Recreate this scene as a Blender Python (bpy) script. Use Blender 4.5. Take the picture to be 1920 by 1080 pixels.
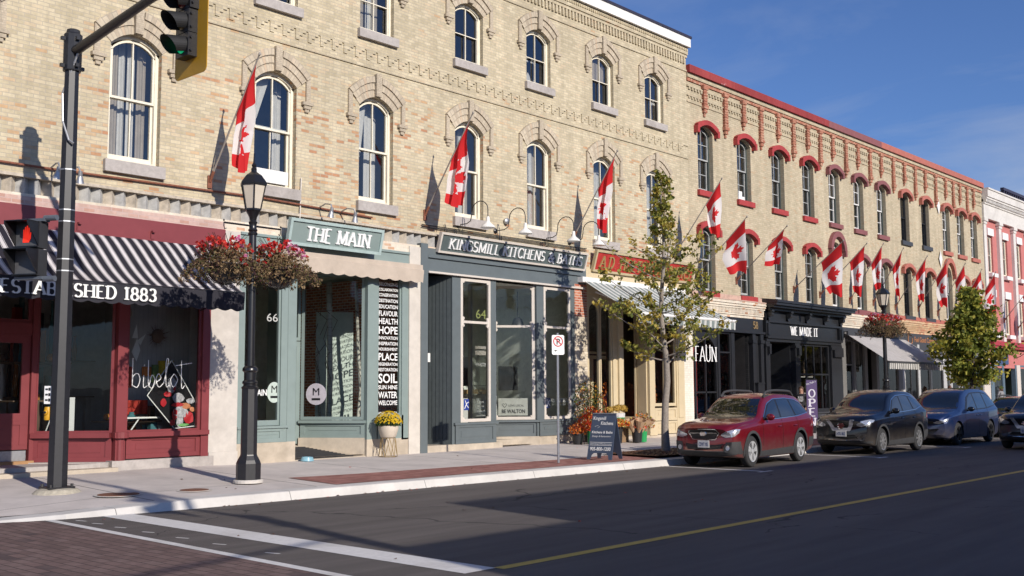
import bpy, bmesh, math, random
from mathutils import Vector, Matrix
from mathutils.bvhtree import BVHTree
R = math.radians
random.seed(7)
for o in list(bpy.data.objects): bpy.data.objects.remove(o)
SC = bpy.context.scene
COL = SC.collection
# ------------------------------------------------------------ camera, sky, sun, exposure
cd = bpy.data.cameras.new("camera"); cam = bpy.data.objects.new("camera", cd); COL.objects.link(cam)
yaw, pit, rol = R(42.287), R(5.507), R(-0.268)
fw = Vector((math.cos(yaw)*math.cos(pit), math.sin(yaw)*math.cos(pit), math.sin(pit)))
rt = Vector((math.sin(yaw), -math.cos(yaw), 0)); up = rt.cross(fw)
rt2 = math.cos(rol)*rt + math.sin(rol)*up; up2 = math.cos(rol)*up - math.sin(rol)*rt
cam.matrix_world = Matrix(((rt2.x, up2.x, -fw.x, 0), (rt2.y, up2.y, -fw.y, 0), (rt2.z, up2.z, -fw.z, 1.85), (0, 0, 0, 1)))
cd.sensor_width = 36; cd.lens = 36*1990.8/1920; cd.clip_start = .1; cd.clip_end = 3000
SC.camera = cam
SUN_EL, SUN_AZ = R(24.0), R(-100.0)
w = bpy.data.worlds.new("World"); SC.world = w; w.use_nodes = True
nt = w.node_tree; nt.nodes.clear()
wo = nt.nodes.new("ShaderNodeOutputWorld"); bg = nt.nodes.new("ShaderNodeBackground")
sky = nt.nodes.new("ShaderNodeTexSky"); sky.sky_type = 'NISHITA'; sky.sun_disc = False
sky.sun_elevation = SUN_EL; sky.sun_rotation = R(190); sky.air_density = 1.0; sky.dust_density = 0.3; sky.ozone_density = 3.0
tc = nt.nodes.new("ShaderNodeTexCoord"); mp = nt.nodes.new("ShaderNodeMapping"); mp.inputs['Scale'].default_value = (1.6, 1.6, 7)
mp.inputs['Rotation'].default_value = (R(8), R(-10), 0)
cn = nt.nodes.new("ShaderNodeTexNoise"); cn.inputs['Scale'].default_value = 1.7; cn.inputs['Detail'].default_value = 8; cn.inputs['Roughness'].default_value = .58; cn.inputs['Distortion'].default_value = .5
cr = nt.nodes.new("ShaderNodeValToRGB"); cr.color_ramp.elements[0].position = .43; cr.color_ramp.elements[1].position = .74
mx = nt.nodes.new("ShaderNodeMix"); mx.data_type = 'RGBA'
sepz = nt.nodes.new("ShaderNodeSeparateXYZ"); zr = nt.nodes.new("ShaderNodeMapRange")
zr.inputs['From Min'].default_value = .42; zr.inputs['From Max'].default_value = .12; zr.inputs['To Min'].default_value = 0; zr.inputs['To Max'].default_value = 1
mm = nt.nodes.new("ShaderNodeMath"); mm.operation = 'MULTIPLY'; m3 = nt.nodes.new("ShaderNodeMath"); m3.operation = 'MULTIPLY'; m3.inputs[1].default_value = .8
hs = nt.nodes.new("ShaderNodeHueSaturation"); hs.inputs['Saturation'].default_value = 1.0
L = nt.links.new
L(tc.outputs['Generated'], mp.inputs[0]); L(mp.outputs[0], cn.inputs['Vector']); L(cn.outputs[0], cr.inputs[0])
L(tc.outputs['Generated'], sepz.inputs[0]); L(sepz.outputs[2], zr.inputs[0]); L(zr.outputs[0], mm.inputs[0]); L(cr.outputs[0], mm.inputs[1]); L(mm.outputs[0], m3.inputs[0])
tn = nt.nodes.new('ShaderNodeVectorMath'); tn.operation = 'MULTIPLY'; tn.inputs[1].default_value = (.62, .76, 1.10); L(m3.outputs[0], mx.inputs[0]); L(sky.outputs[0], tn.inputs[0]); L(tn.outputs[0], hs.inputs['Color']); L(hs.outputs[0], mx.inputs[6]); mx.inputs[7].default_value = (4.6, 5.0, 5.9, 1)
L(mx.outputs[2], bg.inputs[0]); bg.inputs[1].default_value = .108; L(bg.outputs[0], wo.inputs[0])
ld = bpy.data.lights.new("sun", 'SUN'); ld.energy = 4.7; ld.angle = R(.53); ld.color = (1, .92, .82)
sun = bpy.data.objects.new("sun", ld); COL.objects.link(sun)
sdir = Vector((math.cos(SUN_AZ)*math.cos(SUN_EL), math.sin(SUN_AZ)*math.cos(SUN_EL), math.sin(SUN_EL)))
sun.rotation_euler = sdir.to_track_quat('Z', 'Y').to_euler(); sun.location = (-4, -30, 40)
SC.view_settings.view_transform = 'Standard'; SC.view_settings.look = 'None'; SC.view_settings.gamma = 1; SC.view_settings.exposure = 0.0
SC.render.engine = 'CYCLES'; SC.cycles.max_bounces = 7; SC.cycles.transparent_max_bounces = 12; SC.cycles.glossy_bounces = 3; SC.cycles.diffuse_bounces = 3
SC.cycles.caustics_reflective = False; SC.cycles.caustics_refractive = False; SC.cycles.sample_clamp_indirect = 6
# ------------------------------------------------------------ material helpers
YF = 20.45
MC = {}
def newmat(name):
    m = bpy.data.materials.new(name); m.use_nodes = True; n = m.node_tree.nodes
    return m, n, m.node_tree.links.new, n['Principled BSDF']
def mat(name, col, rough=.7, metal=0, var=.12, vs=6, bump=0, bs=60, coat=0, spec=.5, emit=0, stain=0):
    if name in MC: return MC[name]
    m, n, l, b = newmat(name)
    b.inputs['Roughness'].default_value = rough; b.inputs['Metallic'].default_value = metal
    b.inputs['Specular IOR Level'].default_value = spec; b.inputs['Coat Weight'].default_value = coat; b.inputs['Coat Roughness'].default_value = .04
    g = n.new('ShaderNodeNewGeometry')
    nz = n.new('ShaderNodeTexNoise'); nz.inputs['Scale'].default_value = vs; nz.inputs['Detail'].default_value = 6; nz.inputs['Roughness'].default_value = .65
    l(g.outputs['Position'], nz.inputs['Vector'])
    r = n.new('ShaderNodeMapRange'); r.inputs[1].default_value = .3; r.inputs[2].default_value = .7; r.inputs[3].default_value = 1-var; r.inputs[4].default_value = 1+var
    l(nz.outputs[0], r.inputs[0])
    v = n.new('ShaderNodeVectorMath'); v.operation = 'SCALE'; v.inputs[0].default_value = col; l(r.outputs[0], v.inputs['Scale']); out = v.outputs[0]
    if stain:
        n2 = n.new('ShaderNodeTexNoise'); n2.inputs['Scale'].default_value = 1.1; n2.inputs['Detail'].default_value = 8; n2.inputs['Distortion'].default_value = .6; l(g.outputs['Position'], n2.inputs['Vector'])
        r2 = n.new('ShaderNodeMapRange'); r2.inputs[1].default_value = .48; r2.inputs[2].default_value = .72; r2.inputs[3].default_value = 0; r2.inputs[4].default_value = stain; l(n2.outputs[0], r2.inputs[0])
        x = n.new('ShaderNodeMix'); x.data_type = 'RGBA'; l(r2.outputs[0], x.inputs[0]); l(out, x.inputs[6]); x.inputs[7].default_value = (col[0]*.45, col[1]*.42, col[2]*.38, 1); out = x.outputs[2]
    l(out, b.inputs['Base Color'])
    if bump:
        n3 = n.new('ShaderNodeTexNoise'); n3.inputs['Scale'].default_value = bs; n3.inputs['Detail'].default_value = 4; l(g.outputs['Position'], n3.inputs['Vector'])
        bp = n.new('ShaderNodeBump'); bp.inputs['Strength'].default_value = bump; bp.inputs['Distance'].default_value = .01; l(n3.outputs[0], bp.inputs['Height']); l(bp.outputs[0], b.inputs['Normal'])
    if emit: b.inputs['Emission Color'].default_value = (*col, 1); b.inputs['Emission Strength'].default_value = emit
    MC[name] = m; return m
def wallcoord(n, l):
    g = n.new('ShaderNodeNewGeometry'); s = n.new('ShaderNodeSeparateXYZ'); l(g.outputs['Position'], s.inputs[0])
    t = n.new('ShaderNodeSeparateXYZ'); l(g.outputs['True Normal'], t.inputs[0])
    a = n.new('ShaderNodeMath'); a.operation = 'ABSOLUTE'; l(t.outputs[0], a.inputs[0])
    c = n.new('ShaderNodeMath'); c.operation = 'GREATER_THAN'; c.inputs[1].default_value = .75; l(a.outputs[0], c.inputs[0])
    mxx = n.new('ShaderNodeMix'); mxx.data_type = 'FLOAT'; l(c.outputs[0], mxx.inputs[0]); l(s.outputs[0], mxx.inputs[2]); l(s.outputs[1], mxx.inputs[3])
    k = n.new('ShaderNodeCombineXYZ'); l(mxx.outputs[0], k.inputs[0]); l(s.outputs[2], k.inputs[1])
    return k.outputs[0], g.outputs['Position']
def brickmat(name, ramp, mortar, bw=.235, rh=.078, ms=.008, uv=False, patch=.0, low=None, rough=.9, bump=.5, wear=None):
    """ramp: list of (pos, colour) of single bricks, drawn by chance"""
    if name in MC: return MC[name]
    m, n, l, b = newmat(name); b.inputs['Roughness'].default_value = rough; b.inputs['Specular IOR Level'].default_value = .25
    if uv:
        t = n.new('ShaderNodeTexCoord'); vec = t.outputs['UV']; g = n.new('ShaderNodeNewGeometry'); pos = g.outputs['Position']
    else: vec, pos = wallcoord(n, l)
    # slight wobble so that courses are not ruler straight
    wn = n.new('ShaderNodeTexNoise'); wn.inputs['Scale'].default_value = 1.3; wn.inputs['Detail'].default_value = 3; l(vec, wn.inputs['Vector'])
    ws = n.new('ShaderNodeVectorMath'); ws.operation = 'SCALE'; ws.inputs['Scale'].default_value = .022; l(wn.outputs['Color'], ws.inputs[0])
    wa = n.new('ShaderNodeVectorMath'); wa.operation = 'ADD'; l(vec, wa.inputs[0]); l(ws.outputs[0], wa.inputs[1])
    bt = n.new('ShaderNodeTexBrick'); l(wa.outputs[0], bt.inputs['Vector']); bt.inputs['Scale'].default_value = 1
    bt.inputs['Color1'].default_value = (0, 0, 0, 1); bt.inputs['Color2'].default_value = (1, 1, 1, 1); bt.inputs['Mortar'].default_value = (0, 0, 0, 1)
    bt.inputs['Brick Width'].default_value = bw; bt.inputs['Row Height'].default_value = rh; bt.inputs['Mortar Size'].default_value = ms; bt.inputs['Mortar Smooth'].default_value = .3
    f = bt.outputs['Color']; pn = n.new('ShaderNodeTexNoise'); pn.inputs['Scale'].default_value = .55; pn.inputs['Detail'].default_value = 3; l(pos, pn.inputs['Vector'])
    rr = n.new('ShaderNodeMapRange'); rr.inputs[1].default_value = .35; rr.inputs[2].default_value = .7; rr.inputs[3].default_value = -patch; rr.inputs[4].default_value = patch; l(pn.outputs[0], rr.inputs[0])
    ad = n.new('ShaderNodeMath'); ad.operation = 'ADD'; l(f, ad.inputs[0]); l(rr.outputs[0], ad.inputs[1]); fo = ad.outputs[0]
    if low:   # bricks of the last colours get rarer above this height
        sp = n.new('ShaderNodeSeparateXYZ'); l(pos, sp.inputs[0]); hr = n.new('ShaderNodeMapRange'); hr.inputs[1].default_value = low[0]; hr.inputs[2].default_value = low[1]; hr.inputs[3].default_value = 0; hr.inputs[4].default_value = -low[2]; l(sp.outputs[2], hr.inputs[0])
        a2 = n.new('ShaderNodeMath'); a2.operation = 'ADD'; l(fo, a2.inputs[0]); l(hr.outputs[0], a2.inputs[1]); fo = a2.outputs[0]
    cr = n.new('ShaderNodeValToRGB'); e = cr.color_ramp.elements; cr.color_ramp.interpolation = 'LINEAR'
    e[0].position = ramp[0][0]; e[0].color = (*ramp[0][1], 1); e[1].position = ramp[-1][0]; e[1].color = (*ramp[-1][1], 1)
    for p, c in ramp[1:-1]: x = e.new(p); x.color = (*c, 1)
    l(fo, cr.inputs[0])
    dn = n.new('ShaderNodeTexNoise'); dn.inputs['Scale'].default_value = 14; dn.inputs['Detail'].default_value = 6; l(pos, dn.inputs['Vector'])
    dr = n.new('ShaderNodeMapRange'); dr.inputs[1].default_value = .3; dr.inputs[2].default_value = .7; dr.inputs[3].default_value = .90; dr.inputs[4].default_value = 1.08; l(dn.outputs[0], dr.inputs[0])
    mul = n.new('ShaderNodeVectorMath'); mul.operation = 'SCALE'; l(cr.outputs[0], mul.inputs[0]); l(dr.outputs[0], mul.inputs['Scale'])
    mo = n.new('ShaderNodeMix'); mo.data_type = 'RGBA'; l(bt.outputs['Fac'], mo.inputs[0]); l(mul.outputs[0], mo.inputs[6]); mo.inputs[7].default_value = (*mortar, 1)
    out = mo.outputs[2]
    # broad weather staining
    sn = n.new('ShaderNodeTexNoise'); sn.inputs['Scale'].default_value = .8; sn.inputs['Detail'].default_value = 7; sn.inputs['Roughness'].default_value = .6; l(pos, sn.inputs['Vector'])
    sr = n.new('ShaderNodeMapRange'); sr.inputs[1].default_value = .35; sr.inputs[2].default_value = .7; sr.inputs[3].default_value = .92; sr.inputs[4].default_value = 1.07; l(sn.outputs[0], sr.inputs[0])
    vm = n.new('ShaderNodeMapping'); vm.inputs['Scale'].default_value = (3.2, 3.2, .22); l(pos, vm.inputs[0]); vn = n.new('ShaderNodeTexNoise'); vn.inputs['Scale'].default_value = 1.1; vn.inputs['Detail'].default_value = 6; l(vm.outputs[0], vn.inputs['Vector'])
    vr = n.new('ShaderNodeMapRange'); vr.inputs[1].default_value = .35; vr.inputs[2].default_value = .66; vr.inputs[3].default_value = .90; vr.inputs[4].default_value = 1.05; l(vn.outputs[0], vr.inputs[0])
    vq = n.new('ShaderNodeMath'); vq.operation = 'MULTIPLY'; l(sr.outputs[0], vq.inputs[0]); l(vr.outputs[0], vq.inputs[1])
    s2 = n.new('ShaderNodeVectorMath'); s2.operation = 'SCALE'; l(out, s2.inputs[0]); l(vq.outputs[0], s2.inputs['Scale']); out = s2.outputs[0]
    if wear:
        w3 = n.new('ShaderNodeTexNoise'); w3.inputs['Scale'].default_value = wear[1]; w3.inputs['Detail'].default_value = 9; w3.inputs['Roughness'].default_value = .7; l(pos, w3.inputs['Vector'])
        w4 = n.new('ShaderNodeMapRange'); w4.inputs[1].default_value = wear[2]; w4.inputs[2].default_value = wear[2]+.1; l(w3.outputs[0], w4.inputs[0])
        w5 = n.new('ShaderNodeMix'); w5.data_type = 'RGBA'; l(w4.outputs[0], w5.inputs[0]); l(out, w5.inputs[6]); w5.inputs[7].default_value = (*wear[0], 1); out = w5.outputs[2]
    l(out, b.inputs['Base Color'])
    ba = n.new('ShaderNodeMath'); ba.operation = 'MULTIPLY_ADD'; l(bt.outputs['Fac'], ba.inputs[0]); ba.inputs[1].default_value = -1; 
    bq = n.new('ShaderNodeMath'); bq.operation = 'MULTIPLY'; bq.inputs[1].default_value = .5; l(dn.outputs[0], bq.inputs[0]); l(bq.outputs[0], ba.inputs[2])
    bp = n.new('ShaderNodeBump'); bp.inputs['Strength'].default_value = bump; bp.inputs['Distance'].default_value = .008; l(ba.outputs[0], bp.inputs['Height']); l(bp.outputs[0], b.inputs['Normal'])
    MC[name] = m; return m
def glassmat(name, tint=(.8, .85, .85), k=1.7, rough=.0):
    if name in MC: return MC[name]
    m, n, l, b = newmat(name); n.remove(b); out = n['Material Output']
    t = n.new('ShaderNodeBsdfTransparent'); t.inputs[0].default_value = (*tint, 1); g = n.new('ShaderNodeBsdfGlossy'); g.inputs['Roughness'].default_value = rough
    f = n.new('ShaderNodeFresnel'); f.inputs[0].default_value = 1.5; q = n.new('ShaderNodeMath'); q.operation = 'MULTIPLY'; q.inputs[1].default_value = k; q.use_clamp = True; l(f.outputs[0], q.inputs[0])
    nz = n.new('ShaderNodeTexNoise'); nz.inputs['Scale'].default_value = 1.4; ge = n.new('ShaderNodeNewGeometry'); l(ge.outputs['Position'], nz.inputs['Vector'])
    bp = n.new('ShaderNodeBump'); bp.inputs['Strength'].default_value = .05; bp.inputs['Distance'].default_value = .1; l(nz.outputs[0], bp.inputs['Height']); l(bp.outputs[0], g.inputs['Normal'])
    x = n.new('ShaderNodeMixShader'); l(q.outputs[0], x.inputs[0]); l(t.outputs[0], x.inputs[1]); l(g.outputs[0], x.inputs[2]); l(x.outputs[0], out.inputs[0])
    MC[name] = m; return m
def stripemat(name, period, stops, rough=.8, axis=0, off=0, uv=False):
    """stops: (position in one period, colour), constant steps"""
    if name in MC: return MC[name]
    m, n, l, b = newmat(name); b.inputs['Roughness'].default_value = rough; b.inputs['Specular IOR Level'].default_value = .2
    g = n.new('ShaderNodeNewGeometry'); s = n.new('ShaderNodeSeparateXYZ'); l(g.outputs['Position'], s.inputs[0])
    a = n.new('ShaderNodeMath'); a.operation = 'MULTIPLY_ADD'; a.inputs[1].default_value = 1/period; a.inputs[2].default_value = off; l(s.outputs[axis], a.inputs[0])
    f = n.new('ShaderNodeMath'); f.operation = 'FRACT'; l(a.outputs[0], f.inputs[0])
    cr = n.new('ShaderNodeValToRGB'); cr.color_ramp.interpolation = 'CONSTANT'; e = cr.color_ramp.elements
    e[0].position = 0; e[0].color = (*stops[0][1], 1); e[1].position = stops[1][0]; e[1].color = (*stops[1][1], 1)
    for p, c in stops[2:]: x = e.new(p); x.color = (*c, 1)
    l(f.outputs[0], cr.inputs[0])
    nz = n.new('ShaderNodeTexNoise'); nz.inputs['Scale'].default_value = 3; nz.inputs['Detail'].default_value = 5; l(g.outputs['Position'], nz.inputs['Vector'])
    r = n.new('ShaderNodeMapRange'); r.inputs[1].default_value = .3; r.inputs[2].default_value = .7; r.inputs[3].default_value = .88; r.inputs[4].default_value = 1.08; l(nz.outputs[0], r.inputs[0])
    v = n.new('ShaderNodeVectorMath'); v.operation = 'SCALE'; l(cr.outputs[0], v.inputs[0]); l(r.outputs[0], v.inputs['Scale']); l(v.outputs[0], b.inputs['Base Color'])
    MC[name] = m; return m
def leafmat(name, cols, tr=.35):
    if name in MC: return MC[name]
    m, n, l, b = newmat(name); b.inputs['Roughness'].default_value = .6; b.inputs['Specular IOR Level'].default_value = .3
    g = n.new('ShaderNodeNewGeometry'); cr = n.new('ShaderNodeValToRGB'); e = cr.color_ramp.elements
    e[0].position = 0; e[0].color = (*cols[0], 1); e[1].position = 1; e[1].color = (*cols[-1], 1)
    for i, c in enumerate(cols[1:-1]): x = e.new((i+1)/(len(cols)-1)); x.color = (*c, 1)
    l(g.outputs['Random Per Island'], cr.inputs[0]); l(cr.outputs[0], b.inputs['Base Color'])
    t = n.new('ShaderNodeBsdfTranslucent'); l(cr.outputs[0], t.inputs[0]); x = n.new('ShaderNodeMixShader'); x.inputs[0].default_value = tr
    l(b.outputs[0], x.inputs[1]); l(t.outputs[0], x.inputs[2]); l(x.outputs[0], n['Material Output'].inputs[0])
    MC[name] = m; return m
# ------------------------------------------------------------ mesh builder
class MB:
    def __init__(s): s.v = []; s.f = []; s.m = []; s.uv = {}; s.g = []
    def q(s, pts, m=0, uv=None):
        i = len(s.v); s.v += [tuple(p) for p in pts]; s.f.append(tuple(range(i, i+len(pts)))); s.m.append(m)
        if uv: s.uv[len(s.f)-1] = uv
    def hexa(s, p, m=0):   # 8 points: bottom 4 ccw, top 4 ccw
        i = len(s.v); s.v += [tuple(a) for a in p]
        for f in ((3, 2, 1, 0), (4, 5, 6, 7), (0, 1, 5, 4), (1, 2, 6, 5), (2, 3, 7, 6), (3, 0, 4, 7)): s.f.append(tuple(i+k for k in f)); s.m.append(m)
    def box(s, x0, x1, y0, y1, z0, z1, m=0):
        s.hexa([(x0, y0, z0), (x1, y0, z0), (x1, y1, z0), (x0, y1, z0), (x0, y0, z1), (x1, y0, z1), (x1, y1, z1), (x0, y1, z1)], m)
    def wb(s, x0, x1, o0, o1, z0, z1, m=0): s.box(x0, x1, YF-o1, YF-o0, z0, z1, m)     # box on the facade, o = metres out from it
    def seg(s, a, b, z0, z1, t=.1, m=0, off=0):  # upright slab between plan points a, b given as (x, o)
        A = Vector((a[0], YF-a[1])); B = Vector((b[0], YF-b[1])); d = (B-A).normalized(); nn = Vector((d.y, -d.x))
        p = [A+nn*(off-t/2), B+nn*(off-t/2), B+nn*(off+t/2), A+nn*(off+t/2)]
        if (p[1]-p[0]).cross(p[2]-p[1]) < 0: p = p[::-1]
        s.hexa([(*k, z0) for k in p]+[(*k, z1) for k in p], m)
    def cyl(s, p0, p1, r0, r1=None, n=12, m=0, caps=True):
        r1 = r0 if r1 is None else r1; p0 = Vector(p0); p1 = Vector(p1); d = (p1-p0).normalized()
        a = d.orthogonal().normalized(); b = d.cross(a); i = len(s.v)
        for p, r in ((p0, r0), (p1, r1)):
            for k in range(n): t = 2*math.pi*k/n; s.v.append(tuple(p+a*r*math.cos(t)+b*r*math.sin(t)))
        for k in range(n): s.f.append((i+k, i+(k+1) % n, i+n+(k+1) % n, i+n+k)); s.m.append(m)
        if caps: s.f.append(tuple(i+k for k in range(n))[::-1]); s.m.append(m); s.f.append(tuple(i+n+k for k in range(n))); s.m.append(m)
    def tube(s, pts, r, n=8, m=0):
        pts = [Vector(p) for p in pts]; rs = r if isinstance(r, (list, tuple)) else [r]*len(pts); i0 = len(s.v); pa = None
        for j, p in enumerate(pts):
            d = (pts[min(j+1, len(pts)-1)]-pts[max(j-1, 0)]).normalized()
            a = d.orthogonal().normalized() if pa is None else (pa-d*pa.dot(d)).normalized()
            pa = a; b = d.cross(a)
            for k in range(n): t = 2*math.pi*k/n; s.v.append(tuple(p+(a*math.cos(t)+b*math.sin(t))*rs[j]))
        for j in range(len(pts)-1):
            for k in range(n): A = i0+j*n; s.f.append((A+k, A+(k+1) % n, A+n+(k+1) % n, A+n+k)); s.m.append(m)
        s.f.append(tuple(i0+k for k in range(n))[::-1]); s.m.append(m); A = i0+(len(pts)-1)*n; s.f.append(tuple(A+k for k in range(n))); s.m.append(m)
    def lathe(s, c, prof, n=20, m=0, ax='z', sx=1, sy=1):
        i = len(s.v); c = Vector(c)
        for r, h in prof:
            for k in range(n):
                t = 2*math.pi*k/n; a, b = r*math.cos(t)*sx, r*math.sin(t)*sy
                s.v.append(tuple(c+(Vector((a, b, h)) if ax == 'z' else Vector((a, h, b)) if ax == 'y' else Vector((h, a, b)))))
        for j in range(len(prof)-1):
            for k in range(n): A = i+j*n; s.f.append((A+k, A+(k+1) % n, A+n+(k+1) % n, A+n+k)); s.m.append(m)
        s.f.append(tuple(i+k for k in range(n))[::-1]); s.m.append(m); A = i+(len(prof)-1)*n; s.f.append(tuple(A+k for k in range(n))); s.m.append(m)
    def ell(s, c, r, n=12, m=0):
        k = [(math.sin(math.pi*(j+.5)/8), -math.cos(math.pi*(j+.5)/8)) for j in range(8)]; i = len(s.v)
        s.lathe((0, 0, 0), k, n, m)
        for j in range(i, len(s.v)): v = s.v[j]; s.v[j] = (c[0]+v[0]*r[0], c[1]+v[1]*r[1], c[2]+v[2]*r[2])
    def build(s, name, mats, parent=None, smooth=False, recalc=True):
        off = Vector((0, 0, 0)); p = parent
        while p: off += p.location; p = p.parent
        me = bpy.data.meshes.new(name); me.from_pydata([tuple(Vector(v)-off) for v in s.v] if off.length else s.v, [], s.f)
        if not isinstance(mats, (list, tuple)): mats = [mats]
        for k in mats: me.materials.append(k)
        me.polygons.foreach_set('material_index', s.m)
        if s.uv:
            u = me.uv_layers.new(name='UVMap')
            for fi, uvs in s.uv.items():
                for k, li in enumerate(me.polygons[fi].loop_indices): u.data[li].uv = uvs[k]
        if recalc and len(s.f) < 30000:
            b = bmesh.new(); b.from_mesh(me); bmesh.ops.recalc_face_normals(b, faces=b.faces); b.to_mesh(me); b.free()
        if smooth:
            me.polygons.foreach_set('use_smooth', [True]*len(me.polygons))
            me.set_sharp_from_angle(angle=R(38))
        me.update(); o = bpy.data.objects.new(name, me); COL.objects.link(o)
        if parent: o.parent = parent
        return o
def build_panes(mb, m, parent, name='shop_pane'):
    g = mb.g+[len(mb.f)]
    for a, c in zip(g, g[1:]):
        k = MB()
        for f in mb.f[a:c]: k.q([mb.v[i] for i in f])
        k.build(name, m, parent, recalc=False)
def tag(o, label=None, cat=None, group=None, kind=None):
    if label: o['label'] = label
    if cat: o['category'] = cat
    if group: o['group'] = group
    if kind: o['kind'] = kind
    return o
def thing(name, label, cat, loc=(0, 0, 0), group=None):
    o = bpy.data.objects.new(name, None); COL.objects.link(o); o.location = loc; o.empty_display_size = .2; return tag(o, label, cat, group)
def copy_tree(o, parent=None):
    c = o.copy(); COL.objects.link(c); c.parent = parent
    for ch in [k for k in bpy.data.objects if k.parent == o]: copy_tree(ch, c)
    return c
# ------------------------------------------------------------ lettering
def _arc(cx, cy, rx, ry, a0, a1, n=12): return [(cx+rx*math.cos(R(a0+(a1-a0)*k/n)), cy+ry*math.sin(R(a0+(a1-a0)*k/n))) for k in range(n+1)]
GL = {
'A': (.78, [[(.02, 0), (.39, 1)], [(.39, 1), (.76, 0)], [(.15, .34), (.63, .34)]]), 'B': (.68, [[(.1, 0), (.1, 1)], [(.1, 1)]+_arc(.36, .76, .22, .24, 90, -90)+[(.1, .52)], [(.1, .52)]+_arc(.38, .26, .25, .26, 90, -90)+[(.1, 0)]]),
'C': (.74, [_arc(.42, .5, .36, .5, 42, 318, 18)]), 'D': (.78, [[(.1, 0), (.1, 1)], [(.1, 1)]+_arc(.32, .5, .38, .5, 90, -90)+[(.1, 0)]]),
'E': (.64, [[(.1, 0), (.1, 1)], [(.1, 1), (.56, 1)], [(.1, .52), (.46, .52)], [(.1, 0), (.58, 0)]]), 'F': (.6, [[(.1, 0), (.1, 1)], [(.1, 1), (.55, 1)], [(.1, .5), (.44, .5)]]),
'G': (.8, [_arc(.42, .5, .36, .5, 42, 330, 18), [(.74, .02), (.74, .44)], [(.48, .44), (.74, .44)]]), 'H': (.8, [[(.1, 0), (.1, 1)], [(.7, 0), (.7, 1)], [(.1, .5), (.7, .5)]]),
'I': (.34, [[(.17, 0), (.17, 1)]]), 'K': (.76, [[(.1, 0), (.1, 1)], [(.66, 1), (.14, .45)], [(.26, .56), (.7, 0)]]), 'L': (.6, [[(.1, 0), (.1, 1)], [(.1, 0), (.56, 0)]]),
'M': (.96, [[(.1, 0), (.1, 1)], [(.1, 1), (.48, .08)], [(.48, .08), (.86, 1)], [(.86, 1), (.86, 0)]]), 'N': (.82, [[(.1, 0), (.1, 1)], [(.1, 1), (.72, 0)], [(.72, 0), (.72, 1)]]),
'O': (.84, [_arc(.42, .5, .36, .5, 0, 360, 24)]), '0': (.62, [_arc(.31, .5, .25, .5, 0, 360, 20)]), 'P': (.64, [[(.1, 0), (.1, 1)], [(.1, 1)]+_arc(.34, .74, .24, .26, 90, -90)+[(.1, .48)]]),
'R': (.72, [[(.1, 0), (.1, 1)], [(.1, 1)]+_arc(.34, .75, .24, .25, 90, -90)+[(.1, .5)], [(.34, .5), (.66, 0)]]),
'S': (.62, [_arc(.31, .74, .24, .26, 35, 270, 10)+_arc(.31, .25, .25, .25, 90, -145, 10)]), 'T': (.7, [[(.35, 0), (.35, 1)], [(.02, 1), (.68, 1)]]), 'U': (.78, [[(.1, 1), (.1, .32)]+_arc(.39, .3, .29, .3, 180, 360)+[(.68, 1)]]),
'W': (1.1, [[(.02, 1), (.3, 0)], [(.3, 0), (.55, .95)], [(.55, .95), (.8, 0)], [(.8, 0), (1.08, 1)]]), 'Y': (.74, [[(.02, 1), (.37, .45)], [(.72, 1), (.37, .45)], [(.37, .45), (.37, 0)]]),
'&': (.84, [[(.8, 0), (.2, .74)]+_arc(.36, .8, .17, .19, 190, -20, 8)+[(.16, .36)]+_arc(.34, .24, .25, .24, 160, 330, 8)+[(.78, .46)]]),
'1': (.42, [[(.22, 0), (.22, 1)], [(.06, .84), (.22, 1)]]), '8': (.62, [_arc(.31, .75, .2, .25, 0, 360, 16), _arc(.31, .26, .25, .26, 0, 360, 16)]),
'3': (.6, [_arc(.28, .75, .22, .25, 150, -90, 10)+_arc(.28, .26, .25, .26, 90, -150, 10)]), '5': (.6, [[(.52, 1), (.14, 1), (.1, .56)]+_arc(.29, .3, .25, .3, 120, -150, 12)]),
'6': (.6, [_arc(.31, .3, .25, .3, 0, 360, 16), _arc(.5, .42, .44, .56, 105, 180, 8)]), '2': (.6, [_arc(.3, .75, .23, .25, 165, 0, 8)+[(.05, 0), (.56, 0)]]), '9': (.6, [_arc(.3, .7, .25, .3, 0, 360, 16), _arc(.1, .58, .45, .56, -70, 0, 8)]),
'.': (.24, [[(.08, .05), (.16, .05)]]), '-': (.44, [[(.06, .42), (.38, .42)]]), ' ': (.38, [])}
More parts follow.
